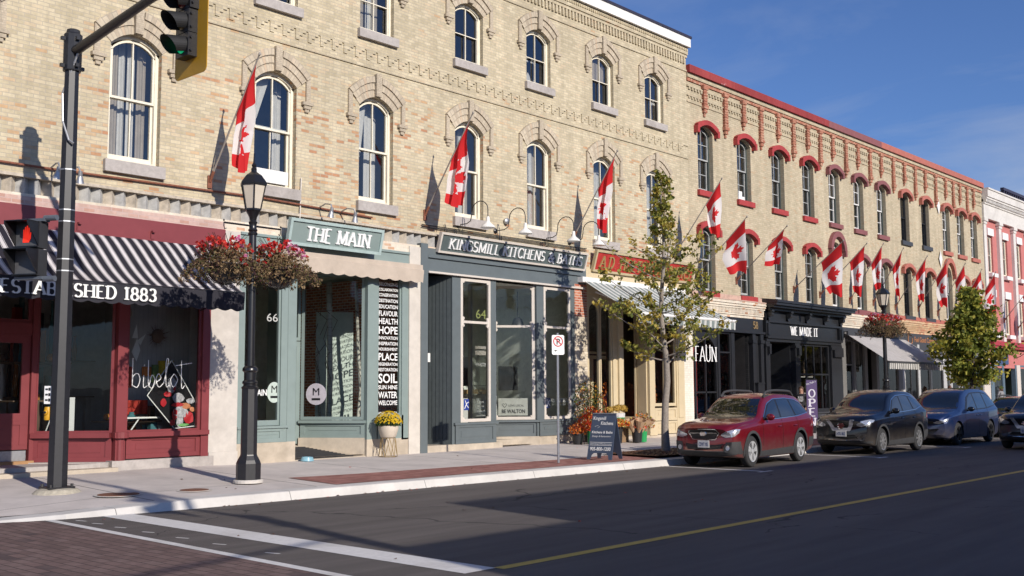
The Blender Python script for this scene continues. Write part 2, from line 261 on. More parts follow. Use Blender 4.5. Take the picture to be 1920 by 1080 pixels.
def strokes(mb, s, size, org, right, upv, sx=1, thick=.15, thin=.07, serif=True, track=.1, dep=.0, m=0, width=None):
    """serif capitals drawn as strokes; every stroke a flat raised bar"""
    tot = sum(GL[c][0]+track for c in s)*sx-track*sx
    if width: size2 = width/tot; sxx = sx*size2/size if size else sx; kx = width/tot
    else: kx = size
    ky = size; x = 0; org = Vector(org); right = Vector(right).normalized(); upv = Vector(upv).normalized(); nn = right.cross(upv)
    k = [0]
    def bar(a, b, wd):
        a = Vector(a); b = Vector(b); d = b-a
        if d.length < 1e-6: return
        d = d/d.length; e = Vector((-d.y, d.x))*wd/2; a2 = a-d*wd*.0; b2 = b+d*wd*.0; k[0] += 1; t = dep+.0006*(k[0] % 5)
        c = [a2-e, b2-e, b2+e, a2+e]; P = [org+right*((x+p.x*sx)*kx)+upv*(p.y*ky) for p in c]
        if dep > .004: mb.hexa([p for p in P]+[p+nn*t for p in P], m)
        else: mb.q([p+nn*t for p in P], m)
    for c in s:
        wdt, sts = GL[c]
        for st in sts:
            for a, b in zip(st, st[1:]):
                dx, dy = abs(b[0]-a[0]), abs(b[1]-a[1]); l = math.hypot(dx, dy)
                if l < 1e-6: continue
                wd = (thin+(thick-thin)*(dy/l)) if serif else thick
                if len(st) > 3: e = (b[0]-a[0])*.2, (b[1]-a[1])*.2; a = (a[0]-e[0], a[1]-e[1]); b = (b[0]+e[0], b[1]+e[1])
                bar(a, b, wd)
            if serif and len(st) >= 2:
                for p, q2 in ((st[0], st[1]), (st[-1], st[-2])):
                    if (abs(p[1]) < .01 or abs(p[1]-1) < .01) and abs(q2[1]-p[1]) > .3 and not (c in 'A' and p[1] > .9):
                        yy = p[1]+(thin/2 if p[1] < .5 else -thin/2); bar((p[0]-thick*.95, yy), (p[0]+thick*.95, yy), thin)
        x += (wdt+track)*sx
    return x*kx
_FT = {}
def sans(mb, s, size, org, right, upv, dep=0, m=0, align='L', width=None, bold=0):
    key = (s, bold)
    if key not in _FT:
        c = bpy.data.curves.new('t', 'FONT'); c.body = s; c.size = 1; c.resolution_u = 3; c.offset = bold
        o = bpy.data.objects.new('t', c); COL.objects.link(o); dg = bpy.context.evaluated_depsgraph_get(); me = bpy.data.meshes.new_from_object(o.evaluated_get(dg))
        _FT[key] = ([v.co.copy() for v in me.vertices], [tuple(p.vertices) for p in me.polygons]); bpy.data.objects.remove(o); bpy.data.curves.remove(c); bpy.data.meshes.remove(me)
    V, F = _FT[key]
    if not V: return
    x0 = min(v.x for v in V); x1 = max(v.x for v in V); kx = width/(x1-x0) if width else size*1.4; org = Vector(org); right = Vector(right).normalized(); upv = Vector(upv).normalized(); nn = right.cross(upv)
    sh = x0 if align == 'L' else (x0+x1)/2
    i = len(mb.v); mb.v += [tuple(org+right*((v.x-sh)*kx)+upv*(v.y*size*1.4)+nn*dep) for v in V]
    for f in F: mb.f.append(tuple(i+k for k in f)); mb.m.append(m)
# ------------------------------------------------------------ materials
BUFF = brickmat('buff_brick', [(0, (.49, .42, .285)), (.35, (.56, .48, .33)), (.6, (.61, .53, .37)), (.8, (.57, .46, .31)), (.9, (.53, .35, .20)), (1, (.46, .24, .135))], (.44, .39, .31), patch=.10, low=(8.6, 10.6, .2), ms=.007)
BUFF2 = brickmat('pale_buff_brick', [(0, (.45, .38, .26)), (.4, (.51, .435, .30)), (.85, (.54, .46, .325)), (1, (.49, .37, .24))], (.39, .34, .255), patch=.06, ms=.006)
VOUS = brickmat('voussoir_brick', [(0, (.45, .375, .28)), (.5, (.52, .44, .33)), (.9, (.56, .48, .36)), (1, (.52, .38, .26))], (.40, .35, .28), bw=.24, rh=.078, uv=True, ms=.006)
PINKB = brickmat('pink_tinted_brick', [(0, (.52, .36, .32)), (.5, (.60, .44, .38)), (1, (.50, .30, .24))], (.55, .42, .38), patch=.1)
CREAMB = brickmat('cream_tinted_brick', [(0, (.66, .58, .46)), (.5, (.74, .67, .55)), (.88, (.7, .58, .45)), (1, (.55, .27, .14))], (.7, .64, .54), patch=.1)
REDB = brickmat('red_brick', [(0, (.36, .10, .06)), (.5, (.46, .15, .09)), (1, (.55, .22, .13))], (.6, .5, .42), bw=.22, rh=.08, ms=.011)
REDW = brickmat('worn_red_brick', [(0, (.34, .13, .085)), (.5, (.42, .17, .11)), (1, (.50, .28, .19))], (.45, .2, .13), bw=.24, rh=.076, wear=((.56, .46, .34), 9, .56))
WASHB = brickmat('rust_washed_brick', [(0, (.56, .36, .2)), (.5, (.66, .49, .3)), (1, (.55, .24, .14))], (.5, .38, .26), patch=.25)
WHITEB = brickmat('white_painted_brick', [(0, (.72, .68, .58)), (1, (.78, .74, .65))], (.66, .62, .53))
PAINTB = brickmat('worn_buff_painted_brick', [(0, (.56, .48, .36)), (.5, (.66, .58, .45)), (1, (.72, .64, .52))], (.5, .43, .33), wear=((.42, .16, .1), 2.2, .66))
BLACKB = brickmat('black_painted_brick', [(0, (.018, .018, .02)), (1, (.028, .028, .03))], (.012, .012, .013))
STONE = mat('grey_limestone', (.42, .385, .36), .85, var=.16, vs=9, bump=.4, bs=50, stain=.35)
CONC = mat('pale_concrete', (.56, .52, .47), .9, var=.1, vs=5, bump=.3, bs=80, stain=.25)
CONCW = mat('tan_concrete_base', (.50, .43, .34), .9, var=.14, vs=4, bump=.5, bs=40, stain=.45)
CREAMP = mat('cream_window_paint', (.80, .74, .60), .5, var=.06, vs=8, stain=.12)
WHITEP = mat('white_paint', (.80, .79, .76), .45, var=.05, stain=.08)
SAGE = mat('sage_green_paint', (.235, .295, .28), .42, var=.05, vs=4, stain=.08)
SAGED = mat('dark_sage_paint', (.16, .22, .21), .42, var=.05)
SLATE = mat('slate_grey_paint', (.125, .148, .155), .42, var=.06, vs=4, stain=.1)
SLATED = mat('dark_slate_boards', (.06, .072, .075), .5, var=.14, vs=9)
BARN = mat('dark_red_paint', (.215, .045, .05), .4, var=.07, vs=3, stain=.12)
TRIMC = mat('beige_trim_paint', (.62, .565, .50), .45, var=.05)
HOLTC = mat('yellow_cream_paint', (.60, .50, .33), .5, var=.05, vs=4, stain=.12)
BLACKP = mat('black_gloss_paint', (.022, .023, .026), .32, var=.1)
GREYP = mat('charcoal_paint', (.055, .056, .06), .45, var=.12)
GRYSH = mat('warm_grey_paint', (.17, .165, .155), .5, var=.08)
NAVY = mat('navy_paint', (.05, .07, .13), .4, var=.08)
REDH = mat('bright_red_paint', (.38, .045, .042), .6, var=.16, stain=.35)
MAROON = mat('maroon_paint', (.24, .085, .085), .6, var=.1, stain=.2)
SALMON = mat('salmon_red_paint', (.43, .14, .10), .6, var=.12, stain=.15)
REDCAP = mat('peeling_red_paint', (.36, .06, .06), .5, var=.1)
PINKW = mat('pink_stucco', (.50, .17, .155), .8, var=.08, vs=2, stain=.12)
DKGREEN = mat('dark_green_sash_paint', (.06, .075, .07), .5, var=.1)
RUST = mat('rusty_iron', (.23, .085, .05), .8, var=.4, vs=25, bump=.4)
GALV = mat('galvanised_metal', (.42, .43, .45), .42, metal=.7, var=.12, vs=20)
BLKM = mat('black_metal', (.014, .014, .016), .3, var=.15, vs=8, spec=.6)
POLEM = mat('weathered_black_pole', (.017, .017, .020), .42, var=.22, vs=14, spec=.55, stain=.1)
CHROME = mat('chrome_trim', (.75, .75, .76), .12, metal=1, var=.03)
WOODP = mat('grey_wood_pole', (.30, .27, .24), .7, var=.15)
CURT = mat('pale_curtain', (.66, .63, .60), .9, var=.08)
CURTB = mat('beige_blind', (.42, .36, .30), .9, var=.1)
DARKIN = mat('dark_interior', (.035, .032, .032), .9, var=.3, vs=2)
GLASS = glassmat('window_glass', (.86, .89, .89), 3.4)
SGLASS = glassmat('shop_glass', (.90, .93, .92), 1.25)
WHTXT = mat('white_lettering', (.85, .85, .83), .5, var=.02)
# ------------------------------------------------------------ ground, road, pavements
def asphalt():
    m, n, l, b = newmat('asphalt'); b.inputs['Roughness'].default_value = .82; b.inputs['Specular IOR Level'].default_value = .35
    g = n.new('ShaderNodeNewGeometry'); a = n.new('ShaderNodeTexNoise'); a.inputs['Scale'].default_value = 130; a.inputs['Detail'].default_value = 3; l(g.outputs['Position'], a.inputs['Vector'])
    mp = n.new('ShaderNodeMapping'); mp.inputs['Scale'].default_value = (.12, 1.3, 1); mp.inputs['Rotation'].default_value = (0, 0, R(1.5)); l(g.outputs['Position'], mp.inputs[0])
    c = n.new('ShaderNodeTexNoise'); c.inputs['Scale'].default_value = 1.6; c.inputs['Detail'].default_value = 7; c.inputs['Roughness'].default_value = .6; l(mp.outputs[0], c.inputs['Vector'])
    r1 = n.new('ShaderNodeMapRange'); r1.inputs[1].default_value = .3; r1.inputs[2].default_value = .7; r1.inputs[3].default_value = .62; r1.inputs[4].default_value = 1.45; l(a.outputs[0], r1.inputs[0])
    r2 = n.new('ShaderNodeMapRange'); r2.inputs[1].default_value = .3; r2.inputs[2].default_value = .72; r2.inputs[3].default_value = .8; r2.inputs[4].default_value = 1.3; l(c.outputs[0], r2.inputs[0])
    k = n.new('ShaderNodeMath'); k.operation = 'MULTIPLY'; l(r1.outputs[0], k.inputs[0]); l(r2.outputs[0], k.inputs[1])
    # faint curved tyre scuffs
    wv = n.new('ShaderNodeTexNoise'); wv.inputs['Scale'].default_value = .35; m2 = n.new('ShaderNodeMapping'); m2.inputs['Scale'].default_value = (.25, 2.2, 1); m2.inputs['Rotation'].default_value = (0, 0, R(-28)); l(g.outputs['Position'], m2.inputs[0]); l(m2.outputs[0], wv.inputs['Vector']); wv.inputs['Detail'].default_value = 5
    r3 = n.new('ShaderNodeMapRange'); r3.inputs[1].default_value = .6; r3.inputs[2].default_value = .75; r3.inputs[3].default_value = 0; r3.inputs[4].default_value = .35; l(wv.outputs[0], r3.inputs[0])
    s = n.new('ShaderNodeVectorMath'); s.operation = 'SCALE'; s.inputs[0].default_value = (.106, .093, .086); l(k.outputs[0], s.inputs['Scale'])
    x = n.new('ShaderNodeMix'); x.data_type = 'RGBA'; l(r3.outputs[0], x.inputs[0]); l(s.outputs[0], x.inputs[6]); x.inputs[7].default_value = (.17, .155, .145, 1); l(x.outputs[2], b.inputs['Base Color'])
    vo = n.new('ShaderNodeTexVoronoi'); vo.feature = 'DISTANCE_TO_EDGE'; vo.inputs['Scale'].default_value = .22; wn = n.new('ShaderNodeTexNoise'); wn.inputs['Scale'].default_value = 1.5; wn.inputs['Detail'].default_value = 5; l(g.outputs['Position'], wn.inputs['Vector'])
    wsc = n.new('ShaderNodeVectorMath'); wsc.operation = 'MULTIPLY_ADD'; wsc.inputs[1].default_value = (.9, .9, 0); l(wn.outputs['Color'], wsc.inputs[0]); l(g.outputs['Position'], wsc.inputs[2]); l(wsc.outputs[0], vo.inputs['Vector'])
    ck = n.new('ShaderNodeMath'); ck.operation = 'LESS_THAN'; ck.inputs[1].default_value = .0035; l(vo.outputs['Distance'], ck.inputs[0])
    cm = n.new('ShaderNodeTexNoise'); cm.inputs['Scale'].default_value = .16; l(g.outputs['Position'], cm.inputs['Vector']); cg = n.new('ShaderNodeMath'); cg.operation = 'GREATER_THAN'; cg.inputs[1].default_value = .50; l(cm.outputs[0], cg.inputs[0])
    cx_ = n.new('ShaderNodeMath'); cx_.operation = 'MULTIPLY'; l(ck.outputs[0], cx_.inputs[0]); l(cg.outputs[0], cx_.inputs[1]); cy_ = n.new('ShaderNodeMath'); cy_.operation = 'MULTIPLY'; cy_.inputs[1].default_value = .7; l(cx_.outputs[0], cy_.inputs[0])
    x2 = n.new('ShaderNodeMix'); x2.data_type = 'RGBA'; l(cy_.outputs[0], x2.inputs[0]); l(x.outputs[2], x2.inputs[6]); x2.inputs[7].default_value = (.018, .017, .018, 1); l(x2.outputs[2], b.inputs['Base Color'])
    bp = n.new('ShaderNodeBump'); bp.inputs['Strength'].default_value = .5; bp.inputs['Distance'].default_value = .006; l(a.outputs[0], bp.inputs['Height']); l(bp.outputs[0], b.inputs['Normal'])
    return m
def pavemat(name, col, joint, jd=(.012,)):
    m, n, l, b = newmat(name); b.inputs['Roughness'].default_value = .88; b.inputs['Specular IOR Level'].default_value = .25
    g = n.new('ShaderNodeNewGeometry'); s = n.new('ShaderNodeSeparateXYZ'); l(g.outputs['Position'], s.inputs[0])
    def line(axis, per, off, wd):
        a = n.new('ShaderNodeMath'); a.operation = 'MULTIPLY_ADD'; a.inputs[1].default_value = 1/per; a.inputs[2].default_value = off; l(s.outputs[axis], a.inputs[0])
        f = n.new('ShaderNodeMath'); f.operation = 'FRACT'; l(a.outputs[0], f.inputs[0]); c = n.new('ShaderNodeMath'); c.operation = 'LESS_THAN'; c.inputs[1].default_value = wd/per; l(f.outputs[0], c.inputs[0]); return c.outputs[0]
    o = None
    for j in joint:
        k = line(*j)
        if o is None: o = k
        else: q = n.new('ShaderNodeMath'); q.operation = 'MAXIMUM'; l(o, q.inputs[0]); l(k, q.inputs[1]); o = q.outputs[0]
    a = n.new('ShaderNodeTexNoise'); a.inputs['Scale'].default_value = 1.1; a.inputs['Detail'].default_value = 9; a.inputs['Roughness'].default_value = .68; l(g.outputs['Position'], a.inputs['Vector'])
    r = n.new('ShaderNodeMapRange'); r.inputs[1].default_value = .3; r.inputs[2].default_value = .7; r.inputs[3].default_value = .82; r.inputs[4].default_value = 1.14; l(a.outputs[0], r.inputs[0])
    v = n.new('ShaderNodeVectorMath'); v.operation = 'SCALE'; v.inputs[0].default_value = col; l(r.outputs[0], v.inputs['Scale'])
    x = n.new('ShaderNodeMix'); x.data_type = 'RGBA'; x.inputs[7].default_value = (col[0]*.3, col[1]*.3, col[2]*.3, 1); l(v.outputs[0], x.inputs[6])
    if o is not None: l(o, x.inputs[0])
    else: x.inputs[0].default_value = 0
    l(x.outputs[2], b.inputs['Base Color'])
    c = n.new('ShaderNodeTexNoise'); c.inputs['Scale'].default_value = 90; l(g.outputs['Position'], c.inputs['Vector']); bp = n.new('ShaderNodeBump'); bp.inputs['Strength'].default_value = .3; bp.inputs['Distance'].default_value = .005; l(c.outputs[0], bp.inputs['Height']); l(bp.outputs[0], b.inputs['Normal'])
    return m
def struct(name, mb, m, smooth=False):
    o = mb.build(name, m, None, smooth); o['kind'] = 'structure'; return o
b = MB(); b.box(-600, 900, -500, 700, -.6, -.03); struct('ground', b, mat('far_ground', (.09, .085, .07), .95))
ASPH = asphalt()
b = MB(); b.q([(-60, -60, 0), (260, -60, 0), (260, 60, 0), (-60, 60, 0)]); struct('road', b, ASPH)
PAVBR = brickmat('intersection_brick_paving', [(0, (.15, .10, .09)), (.5, (.19, .125, .112)), (.93, (.21, .145, .13)), (1, (.11, .078, .075))], (.085, .06, .056), bw=.30, rh=.15, ms=.011, patch=.15, uv=True, bump=.3)
b = MB(); p = [(-12, -4.6), (6.86, -4.6), (6.95, 15.5), (6.3, 15.9), (5, 16.7), (4, 17.8), (3.3, 19.6), (3.2, 20.5), (-12, 20.5)]
b.q([(x, y, .004) for x, y in p], uv=[(y, x) for x, y in p]); struct('road_crossing', b, PAVBR)
LINEW = mat('white_road_paint', (.70, .68, .65), .7, var=.1, vs=12, stain=.35); LINEY = mat('yellow_road_paint', (.66, .43, .07), .65, var=.12, vs=15, stain=.2)
def strip(mb, a, c, wd, z=.004):
    a = Vector((*a, z)); c = Vector((*c, z)); d = (c-a).normalized(); e = Vector((-d.y, d.x, 0))*wd/2; mb.q([a-e, c-e, c+e, a+e])
b = MB(); strip(b, (8.03, 15.42), (8.03, 7.76), .46); strip(b, (7.05, 15.5), (6.86, 7.3), .13, .0065)
for X in (21.75, 28.1, 34.5, 40.9, 47.3): strip(b, (X, 14.78-max(0, X-21)*.03), (X+.02, 12.16), .15); strip(b, (X-.28, 12.1), (X+.32, 12.1), .11)
for Y in (15.1, 14.6, 13.95, 13.2, 12.35, 11.5, 10.4): strip(b, (7.3, Y+.1), (7.36, Y-.1), .04)
struct('road_marking', b, LINEW)
b = MB(); strip(b, (8.26, 7.72), (120, 7.78), .15); struct('centre_line', b, LINEY)
def kerbY(x): return 15.22-(x-10.4)*.035 if x < 30 else 14.53
KP = [(3.2, 60), (3.2, 20.6), (3.35, 19.3), (3.75, 18.1), (4.4, 17.1), (5.3, 16.3), (6.3, 15.8), (7.3, 15.5), (8.3, 15.36), (9.3, 15.27)]+[(x, kerbY(x)) for x in (10.4, 13, 16, 19, 22, 26, 30)]+[(140, 14.53)]
def kh(x, y): return .02 if (x < 6.2 and y < 19) else .15 if x > 9.2 or y > 21 else .02+.13*(x-6.2)/3 if y < 19 else .1
def inY(x):
    for (x0, y0), (x1, y1) in zip(ins[3:], ins[4:]):
        if x0 <= x <= x1: return y0+(y1-y0)*(x-x0)/(x1-x0)
    return 15.3
def swz(x, y):   # pavement height: a gentle fall to the kerb
    k = kerbY(max(x, 9)); k = max(k+.41, inY(x)); t = min(1, max(0, (y-k)/(YF-k))); h = kh(x, kerbY(max(x, 9)))
    return h+t*((.30 if x < 14 else .25 if x < 23 else .28)-h)
def offs(pts, d):
    out = []
    for i, p in enumerate(pts):
        a = Vector(pts[max(0, i-1)]); c = Vector(pts[min(len(pts)-1, i+1)]); t = (c-a).normalized(); nn = Vector((-t.y, t.x)); q = Vector(p)+nn*d; out.append((q.x, q.y))
    return out
KI = offs(KP, .42); ins = offs(KP, .41); b = MB()
for i in range(len(KP)-1):
    p, q, r, s = KP[i], KP[i+1], KI[i+1], KI[i]; h1, h2 = kh(*p), kh(*q); 
    pm = (p[0]+(s[0]-p[0])*.14, p[1]+(s[1]-p[1])*.14); qm = (q[0]+(r[0]-q[0])*.14, q[1]+(r[1]-q[1])*.14)
    b.q([(*p, 0), (*q, 0), (*qm, h2*.94), (*pm, h1*.94)]); 
    pn = (p[0]+(s[0]-p[0])*.24, p[1]+(s[1]-p[1])*.24); qn = (q[0]+(r[0]-q[0])*.24, q[1]+(r[1]-q[1])*.24)
    b.q([(*pm, h1*.94), (*qm, h2*.94), (*qn, h2), (*pn, h1)]); b.q([(*pn, h1), (*qn, h2), (*r, h2+.003), (*s, h1+.003)])
struct('kerb', b, pavemat('kerb_concrete', (.60, .575, .54), [(0, 3.05, .37, .012)]), True)
b = MB(); N = [5.7, 7, 8, 9, 10.4, 12, 14, 16, 18, 20, 23, 26, 30, 40, 60, 140]
for x0, x1 in zip(N, N[1:]):
    for j in range(6):
        y = [(inY(x0)+(23.5-inY(x0))*k/6, inY(x1)+(23.5-inY(x1))*k/6) for k in (j, j+1)]
        b.q([(x0, y[0][0], swz(x0, y[0][0])), (x1, y[0][1], swz(x1, y[0][1])), (x1, y[1][1], swz(x1, y[1][1])), (x0, y[1][0], swz(x0, y[1][0]))])
b.q([(x, y, kh(x, y)+.003) for x, y in ins[:6]][::-1]+[(5.7, inY(5.7), .022), (5.7, 60, .15)][::-1])
struct('pavement', b, pavemat('pavement_concrete', (.60, .545, .505), [(0, 3.1, .16, .03), (1, 20, .166, .02)]), True)
BRS = brickmat('pavement_brick_strip', [(0, (.27, .12, .10)), (.5, (.34, .155, .13)), (1, (.40, .20, .17))], (.27, .15, .13), bw=.2, rh=.1, ms=.004, uv=True, patch=.15)
b = MB()
for x0, x1 in zip((12.35, 14, 17, 20, 23, 27, 33, 40, 60), (14, 17, 20, 23, 27, 33, 40, 60, 100)):
    y00, y01 = kerbY(x0)+.43, kerbY(x1)+.43; t0 = 17.05-(x0-12.35)*.06 if x0 < 20 else 16.6; t1 = 17.05-(x1-12.35)*.06 if x1 < 20 else 16.6
    p = [(x0, y00), (x1, y01), (x1, t1), (x0-.0, t0)]; b.q([(x, y, swz(x, y)+.008) for x, y in p], uv=[(x, y) for x, y in p])
struct('brick_pavement_strip', b, BRS)
b = MB(); b.q([(22.0, 15.2, .19), (25.3, 15.1, .19), (25.3, 16.9, .2), (22.0, 16.9, .2)]); b.v = [(x, y, z+.03) for x, y, z in b.v]; random.seed(3)
MUL = leafmat('bark_mulch_chips', [(.05, .025, .015), (.12, .06, .035), (.17, .09, .05)], .0)
for _ in range(900):
    x, y = random.uniform(22.0, 25.2), random.uniform(15.2, 16.85); a = random.uniform(0, 6.3); l1, w1 = random.uniform(.02, .05), random.uniform(.01, .02); t = random.uniform(-.02, .03)
    b.q([(x-l1*math.cos(a), y-l1*math.sin(a), .225), (x+w1*math.sin(a), y-w1*math.cos(a), .235), (x+l1*math.cos(a), y+l1*math.sin(a), .235+t), (x-w1*math.sin(a), y+w1*math.cos(a), .235)])
o = b.build('bark_mulch', MUL); tag(o, 'brown bark mulch in the tree pit beside the red car', 'mulch', kind='stuff')
b = MB()
for k in range(90):
    random.seed(40+k); x = random.uniform(6.3, 24) if k < 78 else random.uniform(7.5, 16); y = kerbY(max(9, x))-abs(random.gauss(0, .12))-.02 if k < 60 else kerbY(max(9, x))+random.uniform(.5, 4.5) if k < 78 else random.uniform(8.5, 14); a = random.uniform(0, 6); r = random.uniform(.015, .035)
    z = .01 if y < kerbY(max(9, x)) else swz(x, y)+.006
    if x < 9 and y > 15: continue
    b.q([(x+r*math.cos(a+t), y+r*math.sin(a+t), z+.012*(i % 2)) for i, t in enumerate((0, 1.2, 2.6, 3.9, 5.1))], m=0 if k % 4 == 0 else 1)
tag(b.build('fallen_leaves', [leafmat('red_petal', [(.45, .03, .02), (.6, .08, .04)], .2), leafmat('brown_leaf', [(.12, .05, .03), (.2, .1, .05)], .2)]), 'scattered red petals and brown leaves along the kerb', 'leaves', kind='stuff')
# ------------------------------------------------------------ facade pieces
def archz(x, xl, xr, zs, rise):
    h = (xr-xl)/2; c = (xl+xr)/2
    if rise <= 0: return zs
    r = (h*h+rise*rise)/(2*rise); d = min(abs(x-c), h); return zs+math.sqrt(max(0, r*r-d*d))-(r-rise)
def facade(mb, x0, x1, z0, z1, ops, dep=.22, m=0, o=0.0, mr=None):
    """brick wall from x0 to x1 with openings (xl, xr, zb, spring, rise)"""
    mr = m if mr is None else mr; Y = YF-o; Yb = Y+dep; ops = sorted(ops); x = x0
    F = lambda a, c, e, f, y=Y: mb.q([(a, y, e), (c, y, e), (c, y, f), (a, y, f)], m)
    for xl, xr, zb, zs, rise in ops:
        F(x, xl, z0, z1); F(xl, xr, z0, zb)
        n = 12 if rise > 0 else 1; xs = [xl+(xr-xl)*k/n for k in range(n+1)]; zz = [archz(q, xl, xr, zs, rise) for q in xs]
        for k in range(n):
            mb.q([(xs[k], Y, zz[k]), (xs[k+1], Y, zz[k+1]), (xs[k+1], Y, z1), (xs[k], Y, z1)], m)
            mb.q([(xs[k], Yb, zz[k]), (xs[k+1], Yb, zz[k+1]), (xs[k+1], Y, zz[k+1]), (xs[k], Y, zz[k])], mr)
        mb.q([(xl, Y, zb), (xl, Yb, zb), (xl, Yb, zs), (xl, Y, zs)], mr); mb.q([(xr, Yb, zb), (xr, Y, zb), (xr, Y, zs), (xr, Yb, zs)], mr); mb.q([(xl, Y, zb), (xr, Y, zb), (xr, Yb, zb), (xl, Yb, zb)], mr)
        x = xr
    F(x, x1, z0, z1)
def ring(mb, xl, xr, zb, zs, rise, f, o0, o1, m=0, top=True, bottom=True, zt=None, fb=None, n=12):
    """frame ring following the (arched) opening; f = face width; zt clips it to a flat top"""
    fb = f if fb is None else fb
    if bottom: mb.wb(xl, xr, o0, o1, zb, zb+fb, m)
    h = lambda x: (archz(x, xl, xr, zs, rise) if zt is None else zt)
    mb.wb(xl, xl+f, o0, o1, zb+(fb if bottom else 0), h(xl)-.001, m); mb.wb(xr-f, xr, o0, o1, zb+(fb if bottom else 0), h(xr)-.001, m)
    if top:
        xs = [xl+(xr-xl)*k/n for k in range(n+1)]
        for a, c in zip(xs, xs[1:]):
            za, zc = h(a), h(c); mb.hexa([(a, YF-o1, za-f), (c, YF-o1, zc-f), (c, YF-o0, zc-f), (a, YF-o0, za-f), (a, YF-o1, za), (c, YF-o1, zc), (c, YF-o0, zc), (a, YF-o0, za)], m)
def wpane(mb, xl, xr, zb, zs, rise, o, m=0, n=12):
    xs = [xl+(xr-xl)*k/n for k in range(n+1)]
    for a, c in zip(xs, xs[1:]): mb.q([(a, YF-o, zb), (c, YF-o, zb), (c, YF-o, archz(c, xl, xr, zs, rise)), (a, YF-o, archz(a, xl, xr, zs, rise))], m)
def curtain(mb, x0, x1, z0, z1, o, amp=.025, per=.13, x0t=None, x1t=None, m=0):
    n = max(6, int((x1-x0)/.025)); x0t = x0 if x0t is None else x0t; x1t = x1 if x1t is None else x1t
    P = lambda k, t: ((x0+(x1-x0)*k/n)*(1-t)+(x0t+(x1t-x0t)*k/n)*t, YF-o+amp*math.sin(6.283*k*(x1-x0)/n/per), z0+(z1-z0)*t)
    for k in range(n): mb.q([P(k, 0), P(k+1, 0), P(k+1, 1), P(k, 1)], m)
def window(par, xl, xr, zb, zs, rise, fm, style, label=None, rec=.13, cur=None, sill=None, sillz=None, sash=None):
    """sash window set rec metres behind the wall face"""
    f = MB(); o1 = -rec; o0 = -rec-.09; crown = zs+rise; mid = zb+(crown-zb)*.50
    ring(f, xl+.003, xr-.003, zb, zs, rise, .075, o0, o1, 0)
    il, ir = xl+.075, xr-.075; izs, ir_ = zs-.075, rise*.93; xc = (xl+xr)/2; sm = 1 if sash else 0
    if style == 'two':   # big two-over-two sash windows
        ring(f, il, ir, mid-.02, izs, ir_, .05, o0+.015, o1-.02, sm, fb=.05); ring(f, il, ir, zb+.075, 0, 0, .05, o0-.045, o0+.013, sm, zt=mid+.03, fb=.10)
        f.wb(xc-.014, xc+.014, o0+.02, o1-.025, mid+.03, crown-.11, sm); f.wb(xc-.012, xc+.012, o0-.04, o0+.008, zb+.175, mid-.02, sm)
    elif style == 'four':
        ring(f, il, ir, zb+.075, izs, ir_, .035, o0+.015, o1-.02, sm, fb=.05); f.wb(xc-.013, xc+.013, o0+.02, o1-.025, zb+.125, crown-.10, sm); f.wb(il+.035, xc-.013, o0+.022, o1-.027, mid-.035, mid-.01, sm); f.wb(xc+.013, ir-.035, o0+.022, o1-.027, mid-.035, mid-.01, sm)
    else:   # tall narrow four-over-four
        ring(f, il, ir, mid-.02, izs, ir_, .045, o0+.015, o1-.02, sm, fb=.05); ring(f, il, ir, zb+.075, 0, 0, .045, o0-.045, o0+.013, sm, zt=mid+.03, fb=.08)
        for z0, z1, a, c in ((mid+.03, crown-.12, o0+.02, o1-.025), (zb+.155, mid-.02, o0-.04, o0+.008)):
            f.wb(xc-.013, xc+.013, a, c, z0, z1, sm); zm = (z0+z1)/2; f.wb(il+.045, xc-.013, a+.002, c-.002, zm-.013, zm+.013, sm); f.wb(xc+.013, ir-.045, a+.002, c-.002, zm-.013, zm+.013, sm)
    fr = f.build('window', [fm, sash or fm], par)
    if label: fr['label'] = label
    g = MB(); wpane(g, il+.02, ir-.02, mid, izs, ir_, o0+.035); g.q([(il+.02, YF-o0+.018, zb+.1), (ir-.02, YF-o0+.018, zb+.1), (ir-.02, YF-o0+.018, mid), (il+.02, YF-o0+.018, mid)])
    g.build('pane', GLASS, fr, recalc=False)
    if cur:
        c = MB(); cur(c, xl, xr, zb, crown); c.build('curtain', [CURT, CURTB], fr, True, recalc=False)
    if sill:
        s = MB(); s.wb(xl-.09 if sillz[0] else xl, xr+.10 if sillz[0] else xr, -.12, .11, sillz[1], sillz[2]); s.build('sill', sill, fr)
    return fr
